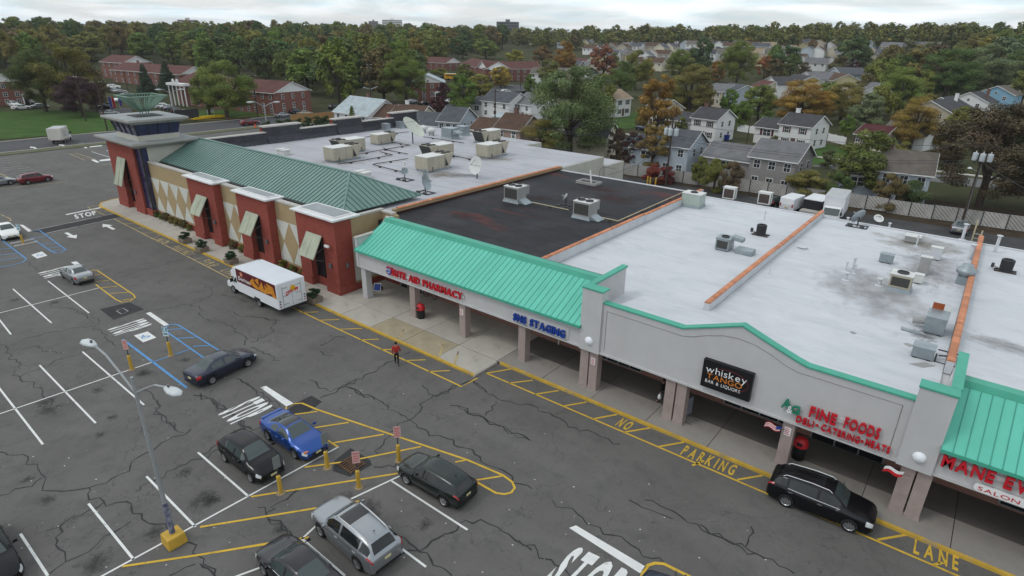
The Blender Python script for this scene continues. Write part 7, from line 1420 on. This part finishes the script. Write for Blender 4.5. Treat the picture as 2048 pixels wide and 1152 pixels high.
def white_door(t, x, y=-.02):
    d = MB().box(x-.9, x-.6, y-.15, y, 0, 2.6).box(x+.6, x+.9, y-.15, y, 0, 2.6).box(x-1.0, x+1.0, y-.15, y, 2.6, 3.0).prism([(x-1.0, y-.15, 3.0), (x+1.0, y-.15, 3.0), (x, y-.15, 3.5)], (0, .15, 0)).build('door_surround', white_t, t); MB().box(x-.6, x+.6, y-.05, y, 0, 2.6).build('door', frame_k, d)
a1 = apartment('long brick apartment block with white gable beside the road', (372,171), (547.3,186.3), 13, 6.0, 2.6, 12, 3); portico(a1, -6, 2, -2.0, 6.0, 5); block(a1, -7, 10, 16, 6.4, 3.0, apt_brick, RF['red'], white_t, 'x', y0=.8)
dd_ = thing('door_canopy', 'white door surround in the gable end of the long brick block', 'doorway', E(580, 224), a1.rotation_euler.z+R(90)); white_door(dd_, 0)
apartment('brick apartment block with red roof behind the pine trees', (222,139), (360,149), 12, 6.2, 2.6, 10, 2, chim=(.2, brick_c), z0=.2)
a5 = apartment('brick apartment block with white gable at the end of the lawn', (-60,166), (39.6,162.5), 22, 6.6, 3.0, 4, 3, ridge='y', z0=.3); white_door(a5, 12)
apartment('brick apartment block with red roof behind the school bus', (812,122), (890.6,126.6), 12, 6.5, 2.6, 7, 2, z0=1.2)
a7 = apartment('brick apartment block turned towards the car park', (922,128), (972,138), 12, 6.5, 3.0, 6, 2, z0=1.0); a8 = apartment('brick apartment block with portico facing the car park', (975,138), (1083,137.5), 13, 6.5, 3.0, 8, 2, z0=1.0); portico(a8, 1, 8, -2.0, 6.2, 3)
a9 = apartment('brick apartment block with pale roof and white doorway by the maroon tree', (822,165), (889,165.6), 14, 6.2, 2.4, 4, 2, ridge='y', roof='pale'); white_door(a9, 9)
apartment('distant brick apartment roof above the apartment drive', (200,123), (245,126), 12, 6.2, 2.6, 4, 1, z0=2.5); apartment('low brick building in the autumn trees below the hillside', (1060,117), (1112,119), 12, 5.0, .6, 5, 1, z0=2.0); apartment('brick apartment block half hidden by the autumn trees', (1095,122), (1160,128), 12, 6.2, 2.6, 6, 1, z0=2.0)
# office blocks on the skyline
def office(label, px0, px1, py_top, r, m, bands):
    a, b = ray(px0, py_top), ray(px1, py_top); k = r/math.hypot(a.x, a.y); A = CAM+a*k; k2 = r/math.hypot(b.x, b.y); B = CAM+b*k2; z0 = gz(A.x, A.y)-2; d = B-A; h = A.z-z0
    t = thing('office_block', label, 'office building', (A.x, A.y, z0), math.atan2(d.y, d.x)); L = math.hypot(d.x, d.y); MB().box(0, L, 0, L*.5, 0, h).build('wall', m, t); MB().box(L*.4, L*.6, L*.1, L*.3, h, h+3).build('plant_room', m, t)
    for i in range(bands):
        zb = h-2.6-i*3.4
        if zb > 2: bd = MB().box(.5, L-.5, -.15, 0, zb, zb+1.5).build('window_band', pane_m, t)
    return t
office('white office block with dark window bands on the skyline', 764, 804, 39, 1500, white_t, 8); office('brown office tower beside the white one on the skyline', 737, 756, 42, 1480, mat('brown_concrete', (.16, .13, .12), var=.1), 8); office('pale long building on the skyline above the left wood', 354, 396, 39, 1200, mat('pale_pink_concrete', (.45, .40, .40), var=.1), 3); office('dark flat building on the skyline above the centre trees', 993, 1038, 43, 900, mat('dark_concrete', (.10, .105, .12), var=.1), 4)
# ------------------------------------------------------------------ trees
def foliage(name, trans=.25):
    m = bpy.data.materials.new(name); m.use_nodes = True; n, l = m.node_tree.nodes, m.node_tree.links; b = n['Principled BSDF']; b.inputs['Roughness'].default_value = .8; b.inputs['Specular IOR Level'].default_value = .15
    oi = n.new('ShaderNodeObjectInfo'); ge = n.new('ShaderNodeNewGeometry'); t = n.new('ShaderNodeTexCoord'); ns = n.new('ShaderNodeTexNoise'); ns.inputs['Scale'].default_value = .45; ns.inputs['Detail'].default_value = 3; l.new(t.outputs['Object'], ns.inputs['Vector'])
    h = n.new('ShaderNodeHueSaturation'); l.new(oi.outputs['Color'], h.inputs['Color'])
    def mr(src, a, c, lo=0, hi=1): r = n.new('ShaderNodeMapRange'); r.inputs[1].default_value = lo; r.inputs[2].default_value = hi; r.inputs[3].default_value = a; r.inputs[4].default_value = c; l.new(src, r.inputs[0]); return r.outputs[0]
    mu = n.new('ShaderNodeMath'); mu.operation = 'MULTIPLY'; l.new(mr(ge.outputs['Random Per Island'], .76, 1.24), mu.inputs[0]); l.new(mr(ns.outputs[0], .62, 1.4, .3, .7), mu.inputs[1]); l.new(mu.outputs[0], h.inputs['Value'])
    ns2 = n.new('ShaderNodeTexNoise'); ns2.inputs['Scale'].default_value = .3; l.new(t.outputs['Object'], ns2.inputs['Vector']); ad = n.new('ShaderNodeMath'); ad.operation = 'ADD'; l.new(mr(ns2.outputs[0], .482, .518, .3, .7), ad.inputs[0]); l.new(mr(oi.outputs['Random'], -.015, .015), ad.inputs[1]); l.new(ad.outputs[0], h.inputs['Hue'])
    l.new(h.outputs[0], b.inputs['Base Color']); return m
leaf_m = foliage('leaf_canopy'); bark = mat('bark', (.055, .042, .032), rough=1, var=.3, scale=2, stretch=(2, 2, .4))
def blobs(kind, g, H_=12.0):
    """clump centres and radii filling the crown's envelope"""
    out = []
    if kind == 'conifer':
        for z in np.linspace(.16, .97, 16):
            rad = (1-z)*2.6+.15
            for a in np.arange(0, 6.28, 6.28/max(3, int(rad*3.2))): a += g.uniform(0, 1); out.append((rad*.62*math.cos(a), rad*.62*math.sin(a), z*H_+g.uniform(-.2, .2), .28+rad*.26))
        return out
    nb, rx, z0, z1, bl = {'round': (58, 4.1, .14, .95, 1.15), 'oval': (72, 3.2, .08, .96, 1.05), 'spread': (48, 4.9, .26, .92, 1.35), 'loose': (38, 3.7, .16, .96, 1.0), 'shrub': (26, 4.0, .06, .88, 1.6)}[kind]
    zc, zh = (z0+z1)/2*H_, (z1-z0)/2*H_
    while len(out) < nb:
        vz = g.uniform(-1, 1); rad = rx*(1-abs(vz)**(2.6 if vz > 0 else 4))**.5*g.uniform(.15, 1)**.5; a = g.uniform(0, 6.283); v = (0, 0, vz)
        x, y, z = rad*math.cos(a), rad*math.sin(a), zc+vz*zh
        if kind in ('round', 'spread') and z < zc-zh*.85: continue
        r_ = bl*g.uniform(.65, 1.2)*(1-.25*abs(v[2])); out.append((x*.86, y*.86, z, r_))
    return out
def crown_arrays(kind, n, leaf, seed):
    g = np.random.default_rng(seed); bs = np.array(blobs(kind, g)); w = bs[:, 3]**2; idx = g.choice(len(bs), n, p=w/w.sum()); B = bs[idx]
    d = g.normal(size=(n, 3)); d /= np.linalg.norm(d, axis=1)[:, None]; rr = B[:, 3]*np.clip(g.normal(.88, .16, n), .2, 1.18); C = B[:, :3]+d*rr[:, None]*np.array([1, 1, .8])
    if kind == 'conifer': C[:, 2] -= np.linalg.norm(C[:, :2], axis=1)*.12
    nrm = d*1.05+g.normal(size=(n, 3))*.40+np.array([0, 0, .3]); nrm /= np.linalg.norm(nrm, axis=1)[:, None]
    a = g.normal(size=(n, 3)); u = np.cross(nrm, a); u /= np.linalg.norm(u, axis=1)[:, None]; v = np.cross(nrm, u); s = leaf*g.uniform(.55, 1.3, n)[:, None]
    u *= s; v *= s*.75; V = np.stack([C-u, C-v*.9+u*.15, C+u, C+v*.9-u*.1], 1).reshape(-1, 3)
    return V
def quads_mesh(name, V, m):
    n = len(V)//4; me = bpy.data.meshes.new(name); me.vertices.add(len(V)); me.vertices.foreach_set('co', V.astype(np.float32).ravel()); me.loops.add(4*n); me.loops.foreach_set('vertex_index', np.arange(4*n, dtype=np.int32)); me.polygons.add(n); me.polygons.foreach_set('loop_start', np.arange(0, 4*n, 4, dtype=np.int32)); me.update(calc_edges=True); me.validate(); me.materials.append(m); return me
def trunk_mesh(kind, seed):
    g = random.Random(seed); b = MB(); H_ = 12.0
    if kind == 'conifer': b.tube((0, 0, -.4), (0, 0, 11.5), .22, .04, n=7); return b.mesh('trunk', bark)
    p = Vector((0, 0, -.5)); top = Vector((g.uniform(-.4, .4), g.uniform(-.4, .4), 4.6)); b.tube(p, top, .30, .22, n=8)
    for k in range(7):
        a = k*.9+g.uniform(0, .6); s = top.lerp(p, g.uniform(0, .35)); e = Vector((math.cos(a)*g.uniform(1.4, 2.6), math.sin(a)*g.uniform(1.4, 2.6), g.uniform(6.2, 9.0))); m_ = s.lerp(e, .5)+Vector((math.cos(a)*.3, math.sin(a)*.3, .2)); b.tube(s, m_, .14, .10, n=6); b.tube(m_, e, .10, .04, n=5)
        for q in range(2): e2 = e+Vector((g.uniform(-1, 1), g.uniform(-1, 1), g.uniform(.4, 1.4))); b.tube(m_.lerp(e, .6), e2, .05, .02, n=4)
    b.tube(top, (top.x*1.3, top.y*1.3, 9.8), .2, .05, n=6); return b.mesh('trunk', bark)
TREES = {}
def tree_mesh(kind, v, lod):
    k = (kind, v, lod)
    if k not in TREES:
        n, lf = {'huge': (42000, .085), 'near': (19000, .15), 'mid': (7500, .24), 'far': (4600, .29)}[lod]
        if kind == 'loose': n = int(n*.62)
        if kind == 'conifer': n = int(n*1.1); lf *= .8
        TREES[k] = (quads_mesh('crown', crown_arrays(kind, n, lf, 11*v+len(kind)), leaf_m), trunk_mesh(kind, v*7+3))
    return TREES[k]
WIDTH = {'round': 9.4, 'oval': 7.6, 'spread': 11.6, 'loose': 8.6, 'conifer': 5.2, 'shrub': 10.4}
COL = dict(green=(.130, .165, .038), dark=(.084, .118, .042), olive=(.175, .165, .044), yellow=(.26, .22, .042), grey=(.155, .178, .090), sage=(.135, .152, .062), umber=(.088, .070, .038), orange=(.24, .135, .042), rust=(.185, .105, .052), brown=(.140, .112, .052), maroon=(.070, .032, .034), red=(.17, .038, .034), lime=(.165, .195, .045), pine=(.045, .068, .046), brownred=(.115, .066, .045))
WORD = dict(green='green', dark='dark green', olive='olive', yellow='yellow-green', grey='grey-green', sage='sage green', umber='umber brown', orange='orange', rust='rust-coloured', brown='brownish', maroon='maroon', red='bright red', lime='fresh green', pine='blue-green', brownred='reddish brown')
TC = []
def tree(label, p, h, w, kind, c, lod='mid', group=None, name=None, cat='tree', rz=None):
    v = random.randrange(3); cm, tm = tree_mesh(kind, v, lod); k = w/WIDTH[kind]; s = h/11.6
    t = thing(name or {'conifer': 'conifer_tree', 'shrub': 'shrub'}.get(kind, 'broadleaf_tree'), label, cat, (p[0], p[1], p[2]-.1), random.uniform(0, 6.28) if rz is None else rz, group); t.scale = (k, k, s)
    cc_ = COL[c]; j = [random.uniform(.88, 1.14) for _ in range(3)]
    o = bpy.data.objects.new('crown', cm); col.objects.link(o); o.parent = t; o.color = (cc_[0]*j[0], cc_[1]*j[1], cc_[2]*j[2], 1)
    o2 = bpy.data.objects.new('trunk', tm); col.objects.link(o2); o2.parent = t; TC.append((p[0], p[1], w/2)); return t
def tree_px(label, px, base, top, wpx, kind, c, lod='mid', **k):
    p = T(px, base); q = p-CAM; dep = q.dot(FW); h = 3.0
    for _ in range(40):
        if proj((p.x, p.y, p.z+h))[1] <= top: break
        h += .4
    lat = math.sqrt(1+((px-1024)/F)**2*.35); w = 1.12*wpx*dep/F/lat
    if lod == 'near' and w > 12.5: lod = 'huge'
    return tree(label, p, h, w, kind, c, lod, **k)
for a in [('big bushy green tree behind the grey flat roof', 1140, 322, 136, 170, 'round', 'sage', 'near'), ('olive bushy tree at the foot of the big green tree', 1085, 318, 238, 130, 'shrub', 'olive', 'near'), ('tall orange-brown tree between the suburb houses', 1312, 290, 150, 88, 'loose', 'orange', 'near'), ('olive tree in front of the thick transformer pole', 1300, 345, 245, 75, 'loose', 'olive', 'near'), ('broad green-brown tree behind the brick-chimney house', 1378, 240, 132, 92, 'oval', 'olive', 'near'),
          ('rust-coloured slender tree beside the cream gable house', 1232, 330, 260, 46, 'loose', 'brownred', 'near'), ('dark red tree beside the rust-coloured one', 1262, 335, 268, 48, 'loose', 'maroon', 'near'), ('bright red shrub by the transformer pole', 1308, 368, 330, 52, 'shrub', 'red', 'mid'), ('bright red shrub against the slatted fence', 1335, 368, 335, 40, 'shrub', 'red', 'mid'),
          ('wide yellow-green tree behind the white-chimneyed house', 1600, 250, 160, 120, 'round', 'yellow', 'near'), ('olive tree next to the wide yellow-green one', 1680, 245, 168, 90, 'round', 'olive', 'near'), ('green tree left of the white-chimneyed house', 1515, 240, 172, 70, 'round', 'green', 'near'), ('pale grey-green tree beside the maroon-roofed house', 1727, 262, 190, 70, 'oval', 'grey', 'near'), ('orange autumn tree beside the white gable', 1818, 300, 198, 112, 'round', 'orange', 'near'), ('large dark brown-leaved tree behind the alley fence', 1955, 416, 215, 235, 'round', 'umber', 'near'), ('dark green tree beside the large brown-leaved tree', 2060, 420, 240, 170, 'round', 'dark', 'near'),
          ('green tree overhanging the fence by the box truck', 1712, 394, 262, 130, 'round', 'green', 'near'), ('green shrub mass behind the fence by the trailer', 1612, 400, 338, 95, 'shrub', 'olive', 'near'), ('dark shrub behind the fence beside the box truck', 1668, 408, 340, 60, 'shrub', 'dark', 'near'), ('brown shrub against the pale blue house', 1770, 422, 345, 70, 'shrub', 'brown', 'near'), ('dark green shrub in front of the pale blue house', 1815, 425, 362, 90, 'shrub', 'dark', 'near'), ('thin twiggy shrub against the fence by the taupe house', 1425, 385, 318, 60, 'shrub', 'olive', 'near'), ('brown thicket on the fence below the taupe house', 1455, 392, 322, 55, 'shrub', 'brown', 'near'), ('green shrub beside the pale blue house', 1395, 372, 312, 40, 'shrub', 'green', 'near'),
          ('yellow-green tree above the maroon-roofed house', 1790, 235, 138, 110, 'round', 'lime', 'near'), ('huge dark tree behind the row of gabled houses', 1885, 205, 100, 130, 'round', 'dark', 'near'), ('broad pale olive tree beside the huge dark one', 1950, 195, 82, 130, 'round', 'grey', 'near'), ('reddish brown tree top among the dark trees', 1855, 180, 92, 70, 'round', 'brownred', 'mid'), ('dark tree behind the blue house', 2030, 190, 100, 110, 'round', 'dark', 'near'), ('olive tree left of the huge dark tree', 1820, 190, 92, 80, 'loose', 'olive', 'mid'), ('grey-green tree above the row of gables', 1985, 170, 60, 90, 'round', 'grey', 'mid'),
          ('large green and brown tree beyond the lawn', 92, 224, 105, 110, 'round', 'dark', 'near'), ('large autumn-tinted tree beyond the lawn', 150, 224, 90, 130, 'round', 'olive', 'near'), ('rust-tinted tree right of the large lawn trees', 195, 222, 130, 65, 'round', 'brown', 'mid'), ('dark maroon tree on the lawn edge', 168, 234, 156, 92, 'round', 'maroon', 'near'), ('tall pine beside the tower sculpture', 298, 200, 130, 46, 'conifer', 'pine', 'near'), ('tall pine in front of the red-roofed apartments', 340, 185, 124, 48, 'conifer', 'pine', 'near'), ('large fresh green tree in front of the long brick block', 455, 238, 122, 128, 'round', 'lime', 'near'), ('dark green tree in front of the long brick block', 420, 232, 136, 80, 'round', 'green', 'near'),
          ('bright green tree by the pale-roofed brick block', 812, 212, 114, 90, 'round', 'green', 'near'), ('dark maroon tree by the white doorway', 888, 212, 165, 30, 'oval', 'maroon', 'mid'), ('round maroon tree on the verge', 875, 232, 195, 34, 'round', 'maroon', 'mid'), ('green tree beside the white skylight house', 925, 232, 150, 60, 'oval', 'green', 'near'), ('pale green tree behind the white skylight house', 960, 205, 150, 56, 'oval', 'olive', 'near'), ('yellowing tree in front of the portico apartments', 1002, 178, 135, 45, 'round', 'yellow', 'mid'), ('yellow tree by the school bus', 880, 152, 136, 34, 'round', 'yellow', 'mid'), ('conical evergreen by the pale-roofed house', 707, 262, 213, 26, 'conifer', 'green', 'mid'), ('blue-green conifer in front of the portico apartments', 990, 172, 138, 28, 'conifer', 'pine', 'mid'),
          ('green tree beside the portico apartments', 1098, 172, 118, 48, 'round', 'green', 'mid'), ('orange tree behind the portico apartments', 1128, 160, 85, 48, 'round', 'orange', 'mid'), ('yellow-orange tree by the low brick building', 1030, 128, 100, 40, 'round', 'yellow', 'mid'), ('brown tree behind the portico apartments', 1085, 140, 92, 42, 'round', 'rust', 'mid'), ('wide brown tree right of the portico apartments', 1205, 165, 88, 62, 'loose', 'rust', 'mid'), ('yellow-green tree right of the wide brown tree', 1270, 180, 100, 60, 'round', 'olive', 'near'), ('yellow tree in front of the wide brown tree', 1292, 170, 118, 30, 'round', 'yellow', 'mid'), ('green tree beside the yellow one on the hill foot', 1240, 195, 125, 60, 'round', 'green', 'near'), ('orange tree at the hill foot', 835, 118, 80, 42, 'round', 'orange', 'mid'), ('rust tree beside the orange tree at the hill foot', 870, 115, 80, 50, 'round', 'rust', 'mid'), ('green tree above the portico apartments', 972, 118, 82, 55, 'round', 'green', 'mid'), ('dark green tree above the school bus', 925, 118, 72, 48, 'round', 'dark', 'mid'),
          ('green tree in front of the tan-roofed white house', 1200, 235, 150, 55, 'round', 'olive', 'near'), ('dark green tree behind the twin wooden pole', 1470, 175, 85, 75, 'round', 'green', 'near'), ('green tree in the middle of the hillside', 1355, 165, 100, 55, 'round', 'green', 'near'), ('dark tree right of the hillside middle', 1400, 155, 78, 55, 'round', 'dark', 'mid'), ('dark evergreen between the hillside houses', 1570, 150, 92, 60, 'round', 'dark', 'mid'), ('orange-brown tree beside the yellowish house', 1628, 170, 145, 30, 'round', 'orange', 'mid'), ('olive tree in front of the hillside tan roof', 1690, 185, 140, 45, 'round', 'olive', 'mid'), ('dark tree above the line of houses', 1700, 150, 78, 70, 'round', 'dark', 'mid'), ('maroon tree among the hillside trees', 1705, 160, 125, 34, 'round', 'maroon', 'mid'), ('green shrub on the lawn by the taupe house', 1545, 300, 270, 22, 'shrub', 'green', 'mid'), ('small green tree beside the pinkish house', 1060, 296, 252, 30, 'oval', 'lime', 'mid')]:
    tree_px(a[0], *a[1:8])
# hedge and clipped shrubs near the road and the shop
hedge = thing('hedge', 'dense dark green hedge beside the wooden fence at the road', 'hedge', E(600, 258), R(88)); 
for i in range(7):
    o = bpy.data.objects.new('clump', tree_mesh('shrub', i % 3, 'mid')[0]); col.objects.link(o); o.parent = hedge; o.location = (-8+i*2.6, random.uniform(-.4, .4), -.4); o.scale = (.34, .34, .27); o.color = (.05, .075, .03, 1)
pl_m = mat('planter_concrete', (.20, .165, .13), rough=.9, var=.15, scale=3)
for i, (px, py, lab) in enumerate([(371, 485, 'square concrete planter with a clipped shrub by the second brick pier'), (405, 502, 'square concrete planter with a clipped shrub just past the first planter'), (463, 526, 'square concrete planter with a clipped shrub in front of the snack truck cab'), (629, 603, 'square concrete planter with a clipped shrub behind the snack truck')]):
    p = E(px, py, .14); t = thing('planter', lab, 'planter', (p.x, p.y, .14), 0, 'concrete planters'); MB().frus(-.55, .55, -.45, .45, 0, .5, -.06).build('tub', pl_m, t, bevel=.03)
    o = bpy.data.objects.new('shrub', tree_mesh('shrub', i % 3, 'mid')[0]); col.objects.link(o); o.parent = t; o.location = (0, 0, .3); o.scale = (.145, .135, .085); o.color = (.022, .05, .02, 1)
for i, (x, lab) in enumerate([(-79.2, 'dark green'), (-77.9, 'green'), (-76.8, 'brownish'), (-75.2, 'olive'), (-73.8, 'olive'), (-72.3, 'brownish'), (-70.8, 'green'), (-61.0, 'brownish'), (-59.2, 'olive'), (-51.6, 'olive'), (-50.0, 'green'), (-48.5, 'olive')]):
    t = thing('bedding_shrub', 'low %s bedding shrub against the brick plinth of the diamond wall' % lab, 'shrub', (x, 29.35, .1), 0, 'bedding shrubs under the diamond wall'); o = bpy.data.objects.new('foliage', tree_mesh('shrub', i % 3, 'mid')[0]); col.objects.link(o); o.parent = t; s = random.uniform(.09, .13); o.scale = (s, s, s*.75); c_ = COL[{'dark green': 'dark', 'brownish': 'brown'}.get(lab, lab)]; o.color = (*[q_*.9 for q_ in c_], 1); MB().tube((0, 0, 0), (0, 0, .35), .04, n=5).build('stem', bark, t)
# the woods: individual trees as far as they can be told apart
bx_, by2 = [-300, -100, 60, 200, 330, 400, 520, 590, 640, 800, 835, 900, 1000, 1100, 1300, 1700, 2100, 2400], [152, 150, 150, 122, 128, 150, 163, 195, 222, 212, 150, 112, 100, 78, 70, 76, 84, 84]
placed = []; cand = []
g2 = np.random.default_rng(3)
for _ in range(9000):
    th = R(g2.uniform(-46, 46)); r = math.sqrt(g2.uniform(165**2, 560**2)); x = r*(math.sin(th)*math.cos(YAW)-math.cos(th)*math.sin(YAW)); y = r*(math.sin(th)*math.sin(YAW)+math.cos(th)*math.cos(YAW))
    z = gz(x, y); px, py = proj((x, y, z))
    if py > np.interp(px, bx_, by2) or (px > 1030 and (r < 430 or py > np.interp(px, [1030, 1350, 1560, 2200], [66, 60, 66, 76]))): continue
    cand.append((r, x, y, z, px, py))
sp = 11.5
for r, x, y, z, px, py in cand:
    if any((x-a)**2+(y-b)**2 < (sp+r*.004)**2 for a, b, *_ in placed) or any((x-a)**2+(y-b)**2 < (c_+3)**2 for a, b, c_ in HC): continue
    placed.append((x, y, z, r, px, py))
placed.sort(key=lambda q_: q_[3]); sky_b = np.full(2600, 2000.0); kept = []
for x, y, z, r, px, py in placed:
    h = random.uniform(13, 20); w = random.uniform(13, 19); top = proj((x, y, z+h))[1]; hw2 = max(4, int(w/2*F/r*.7)); a, b = int(max(0, px-hw2+250)), int(min(2599, px+hw2+250))
    if b <= a: continue
    vis = np.mean(np.maximum(0, sky_b[a:b]-top))
    if vis > 2.0: kept.append((x, y, z, r, h, w, vis*(b-a), px)); 
    sky_b[a:b] = np.minimum(sky_b[a:b], top+2)
kept.sort(key=lambda q_: -q_[6]); kept = [q_ for q_ in kept if -180 < q_[7] < 2240]
things_, rest = kept[:128], kept[128:]
for x, y, z, r, h, w, *_ , px in things_:
    if px > 1050: c = random.choice(['green', 'green', 'grey', 'dark', 'dark', 'dark', 'rust', 'green', 'olive'])
    elif px < 330: c = random.choice(['green', 'dark', 'olive', 'brown', 'rust', 'brown', 'dark', 'olive'])
    else: c = random.choice(['green', 'green', 'dark', 'olive', 'olive', 'brown', 'green', 'dark'])
    kd = random.choice(['round', 'round', 'oval', 'spread']); place = 'wooded hillside beyond the suburb houses' if px > 1050 else 'wood behind the lawn and left apartments' if px < 330 else 'wood behind the brick apartments and road'
    tree('%s %s tree in the %s' % ({'round': 'round-crowned', 'oval': 'tall narrow-crowned', 'spread': 'wide-spreading'}[kd], WORD[c], place), (x, y, z), h, w, kd, c, 'far', group='%s trees of the %s' % (WORD[c], place))
# trees scattered among the hillside houses
n_ = 0
for _ in range(900):
    px, py = g2.uniform(1040, 2100), g2.uniform(66, 168)
    p = T(px, py)
    if any((p.x-a)**2+(p.y-b)**2 < (c_-1)**2 for a, b, c_ in HC) or any((p.x-a)**2+(p.y-b)**2 < (c_*.55+4)**2 for a, b, c_ in TC): continue
    if px < 1350 and g2.uniform() < .45: continue
    sm = .72 if px < 1420 else 1.0; c = random.choice(['green', 'olive', 'rust', 'brown', 'dark', 'yellow', 'grey', 'orange', 'green', 'dark']); tree('%s garden tree between the houses far up the hillside' % WORD[c], p, random.uniform(7, 12.5)*sm, random.uniform(6.5, 10.5)*sm, random.choice(['round', 'oval', 'loose', 'round']), c, 'far', group='%s garden trees on the hillside' % WORD[c]); n_ += 1
    if n_ > 48: break
# the far wood that reads as one mass
def far_wood():
    base = [crown_arrays(k, 520, .62, 90+i) for i, k in enumerate(['round', 'spread', 'round', 'oval'])]; Vs = []; g = np.random.default_rng(21)
    pts = [(x, y, z, h, w) for x, y, z, r, h, w, *_ in rest]
    for _ in range(1500):
        th = R(g.uniform(-48, 48)); r = math.sqrt(g.uniform(520**2, 900**2)); x = r*(math.sin(th)*math.cos(YAW)-math.cos(th)*math.sin(YAW)); y = r*(math.sin(th)*math.sin(YAW)+math.cos(th)*math.cos(YAW)); pts.append((x, y, gz(x, y), g.uniform(9, 19), g.uniform(12, 19)))
    for x, y, z, h, w in pts:
        V = base[g.integers(4)]; a = g.uniform(0, 6.28); c, s = math.cos(a), math.sin(a); k = w/9.6; q_ = V.copy(); q_[:, 0], q_[:, 1] = (V[:, 0]*c-V[:, 1]*s)*k, (V[:, 0]*s+V[:, 1]*c)*k; q_[:, 2] *= h/11.6; Vs.append(q_+np.array([x, y, z-.5]))
    m = foliage('far_canopy'); n, l = m.node_tree.nodes, m.node_tree.links
    hs = next(q_ for q_ in n if q_.type == 'HUE_SAT'); t = n.new('ShaderNodeTexCoord'); ns = n.new('ShaderNodeTexNoise'); ns.inputs['Scale'].default_value = .045; ns.inputs['Detail'].default_value = 2; l.new(t.outputs['Object'], ns.inputs['Vector']); rp = n.new('ShaderNodeValToRGB'); l.new(ns.outputs[0], rp.inputs[0])
    cr = rp.color_ramp; cr.elements[0].position = .32; cr.elements[0].color = (*COL['dark'], 1); cr.elements[1].position = .72; cr.elements[1].color = (*COL['brown'], 1)
    for pos, k in ((.42, 'green'), (.5, 'olive'), (.58, 'dark')): e = cr.elements.new(pos); e.color = (*COL[k], 1)
    l.new(rp.outputs[0], hs.inputs['Color'])
    o = bpy.data.objects.new('far_wood', quads_mesh('far_wood', np.concatenate(Vs), m)); col.objects.link(o); tag(o, 'distant autumn woodland covering the hills to the skyline', 'woodland', kind='stuff')
far_wood()
# ------------------------------------------------------------------ extra garden trees in the gaps between the nearer houses
for i, (px, base, top, w, kd, c) in enumerate([(1480,262,205,40,'round','green'),(1650,232,165,60,'round','green'),(1400,228,165,45,'round','brown'),(1345,235,175,40,'round','olive'),(1755,240,170,60,'round','olive'),(1770,215,120,70,'round','green'),(1845,250,190,45,'round','olive'),(1915,285,215,70,'round','olive'),(1985,300,230,80,'round','brown'),(2050,290,215,80,'round','dark'),(1720,215,150,44,'round','brown'),(1790,190,110,60,'round','dark'),(1060,190,150,26,'round','green'),(1360,275,235,30,'shrub','green'),(1745,300,262,40,'shrub','green'),(1800,330,285,46,'shrub','olive'),(1895,330,280,60,'round','brown'),(1655,335,300,40,'shrub','dark'),(1205,300,250,40,'shrub','green'),(1745,195,118,60,'round','green'),(1840,205,140,50,'round','olive'),(1905,182,95,70,'round','green'),(1960,165,75,70,'round','olive'),(2010,160,70,70,'round','dark'),(2040,215,130,60,'round','olive'),(1770,170,92,55,'round','brown'),(1850,160,85,60,'round','dark'),(1930,150,70,60,'round','brown'),(1670,172,112,45,'round','brown'),(1800,150,78,55,'round','grey'),(1990,140,62,60,'round','green'),(1455,240,180,40,'round','green'),(1530,262,222,30,'round','green'),(1690,275,232,34,'round','green'),(1880,300,250,46,'round','olive'),(1280,260,215,34,'round','olive'),(1330,268,222,34,'round','brown'),(930,170,128,40,'round','green')]):
    tree_px('%s %s in the suburb gardens, %s' % (WORD[c], 'shrub' if kd == 'shrub' else 'tree', ('behind the two white houses', 'near the alley fence', 'below the row of gabled houses', 'by the hillside houses')[0 if 1380 < px < 1700 and base > 200 else 1 if base > 285 else 2 if px > 1820 else 3]), px, base, top, w, kd, c, 'mid', group='%s garden %s between the houses' % (WORD[c], 'shrubs' if kd == 'shrub' else 'trees'))
# ------------------------------------------------------------------ the air
hz = MB().box(-6300, 6300, -6300, 6300, -3, 110).build('haze', []); hz.data.materials.clear()
hm_ = bpy.data.materials.new('haze_air'); hm_.use_nodes = True; hn, hl = hm_.node_tree.nodes, hm_.node_tree.links; hn.remove(hn['Principled BSDF']); pv = hn.new('ShaderNodeVolumePrincipled'); pv.inputs['Color'].default_value = (.95, .97, 1, 1); pv.inputs['Density'].default_value = .00010; pv.inputs['Anisotropy'].default_value = .2
hl.new(pv.outputs[0], hn['Material Output'].inputs['Volume']); hz.data.materials.append(hm_); tag(hz, 'thin pale haze in the air over the whole place', 'haze', kind='stuff')
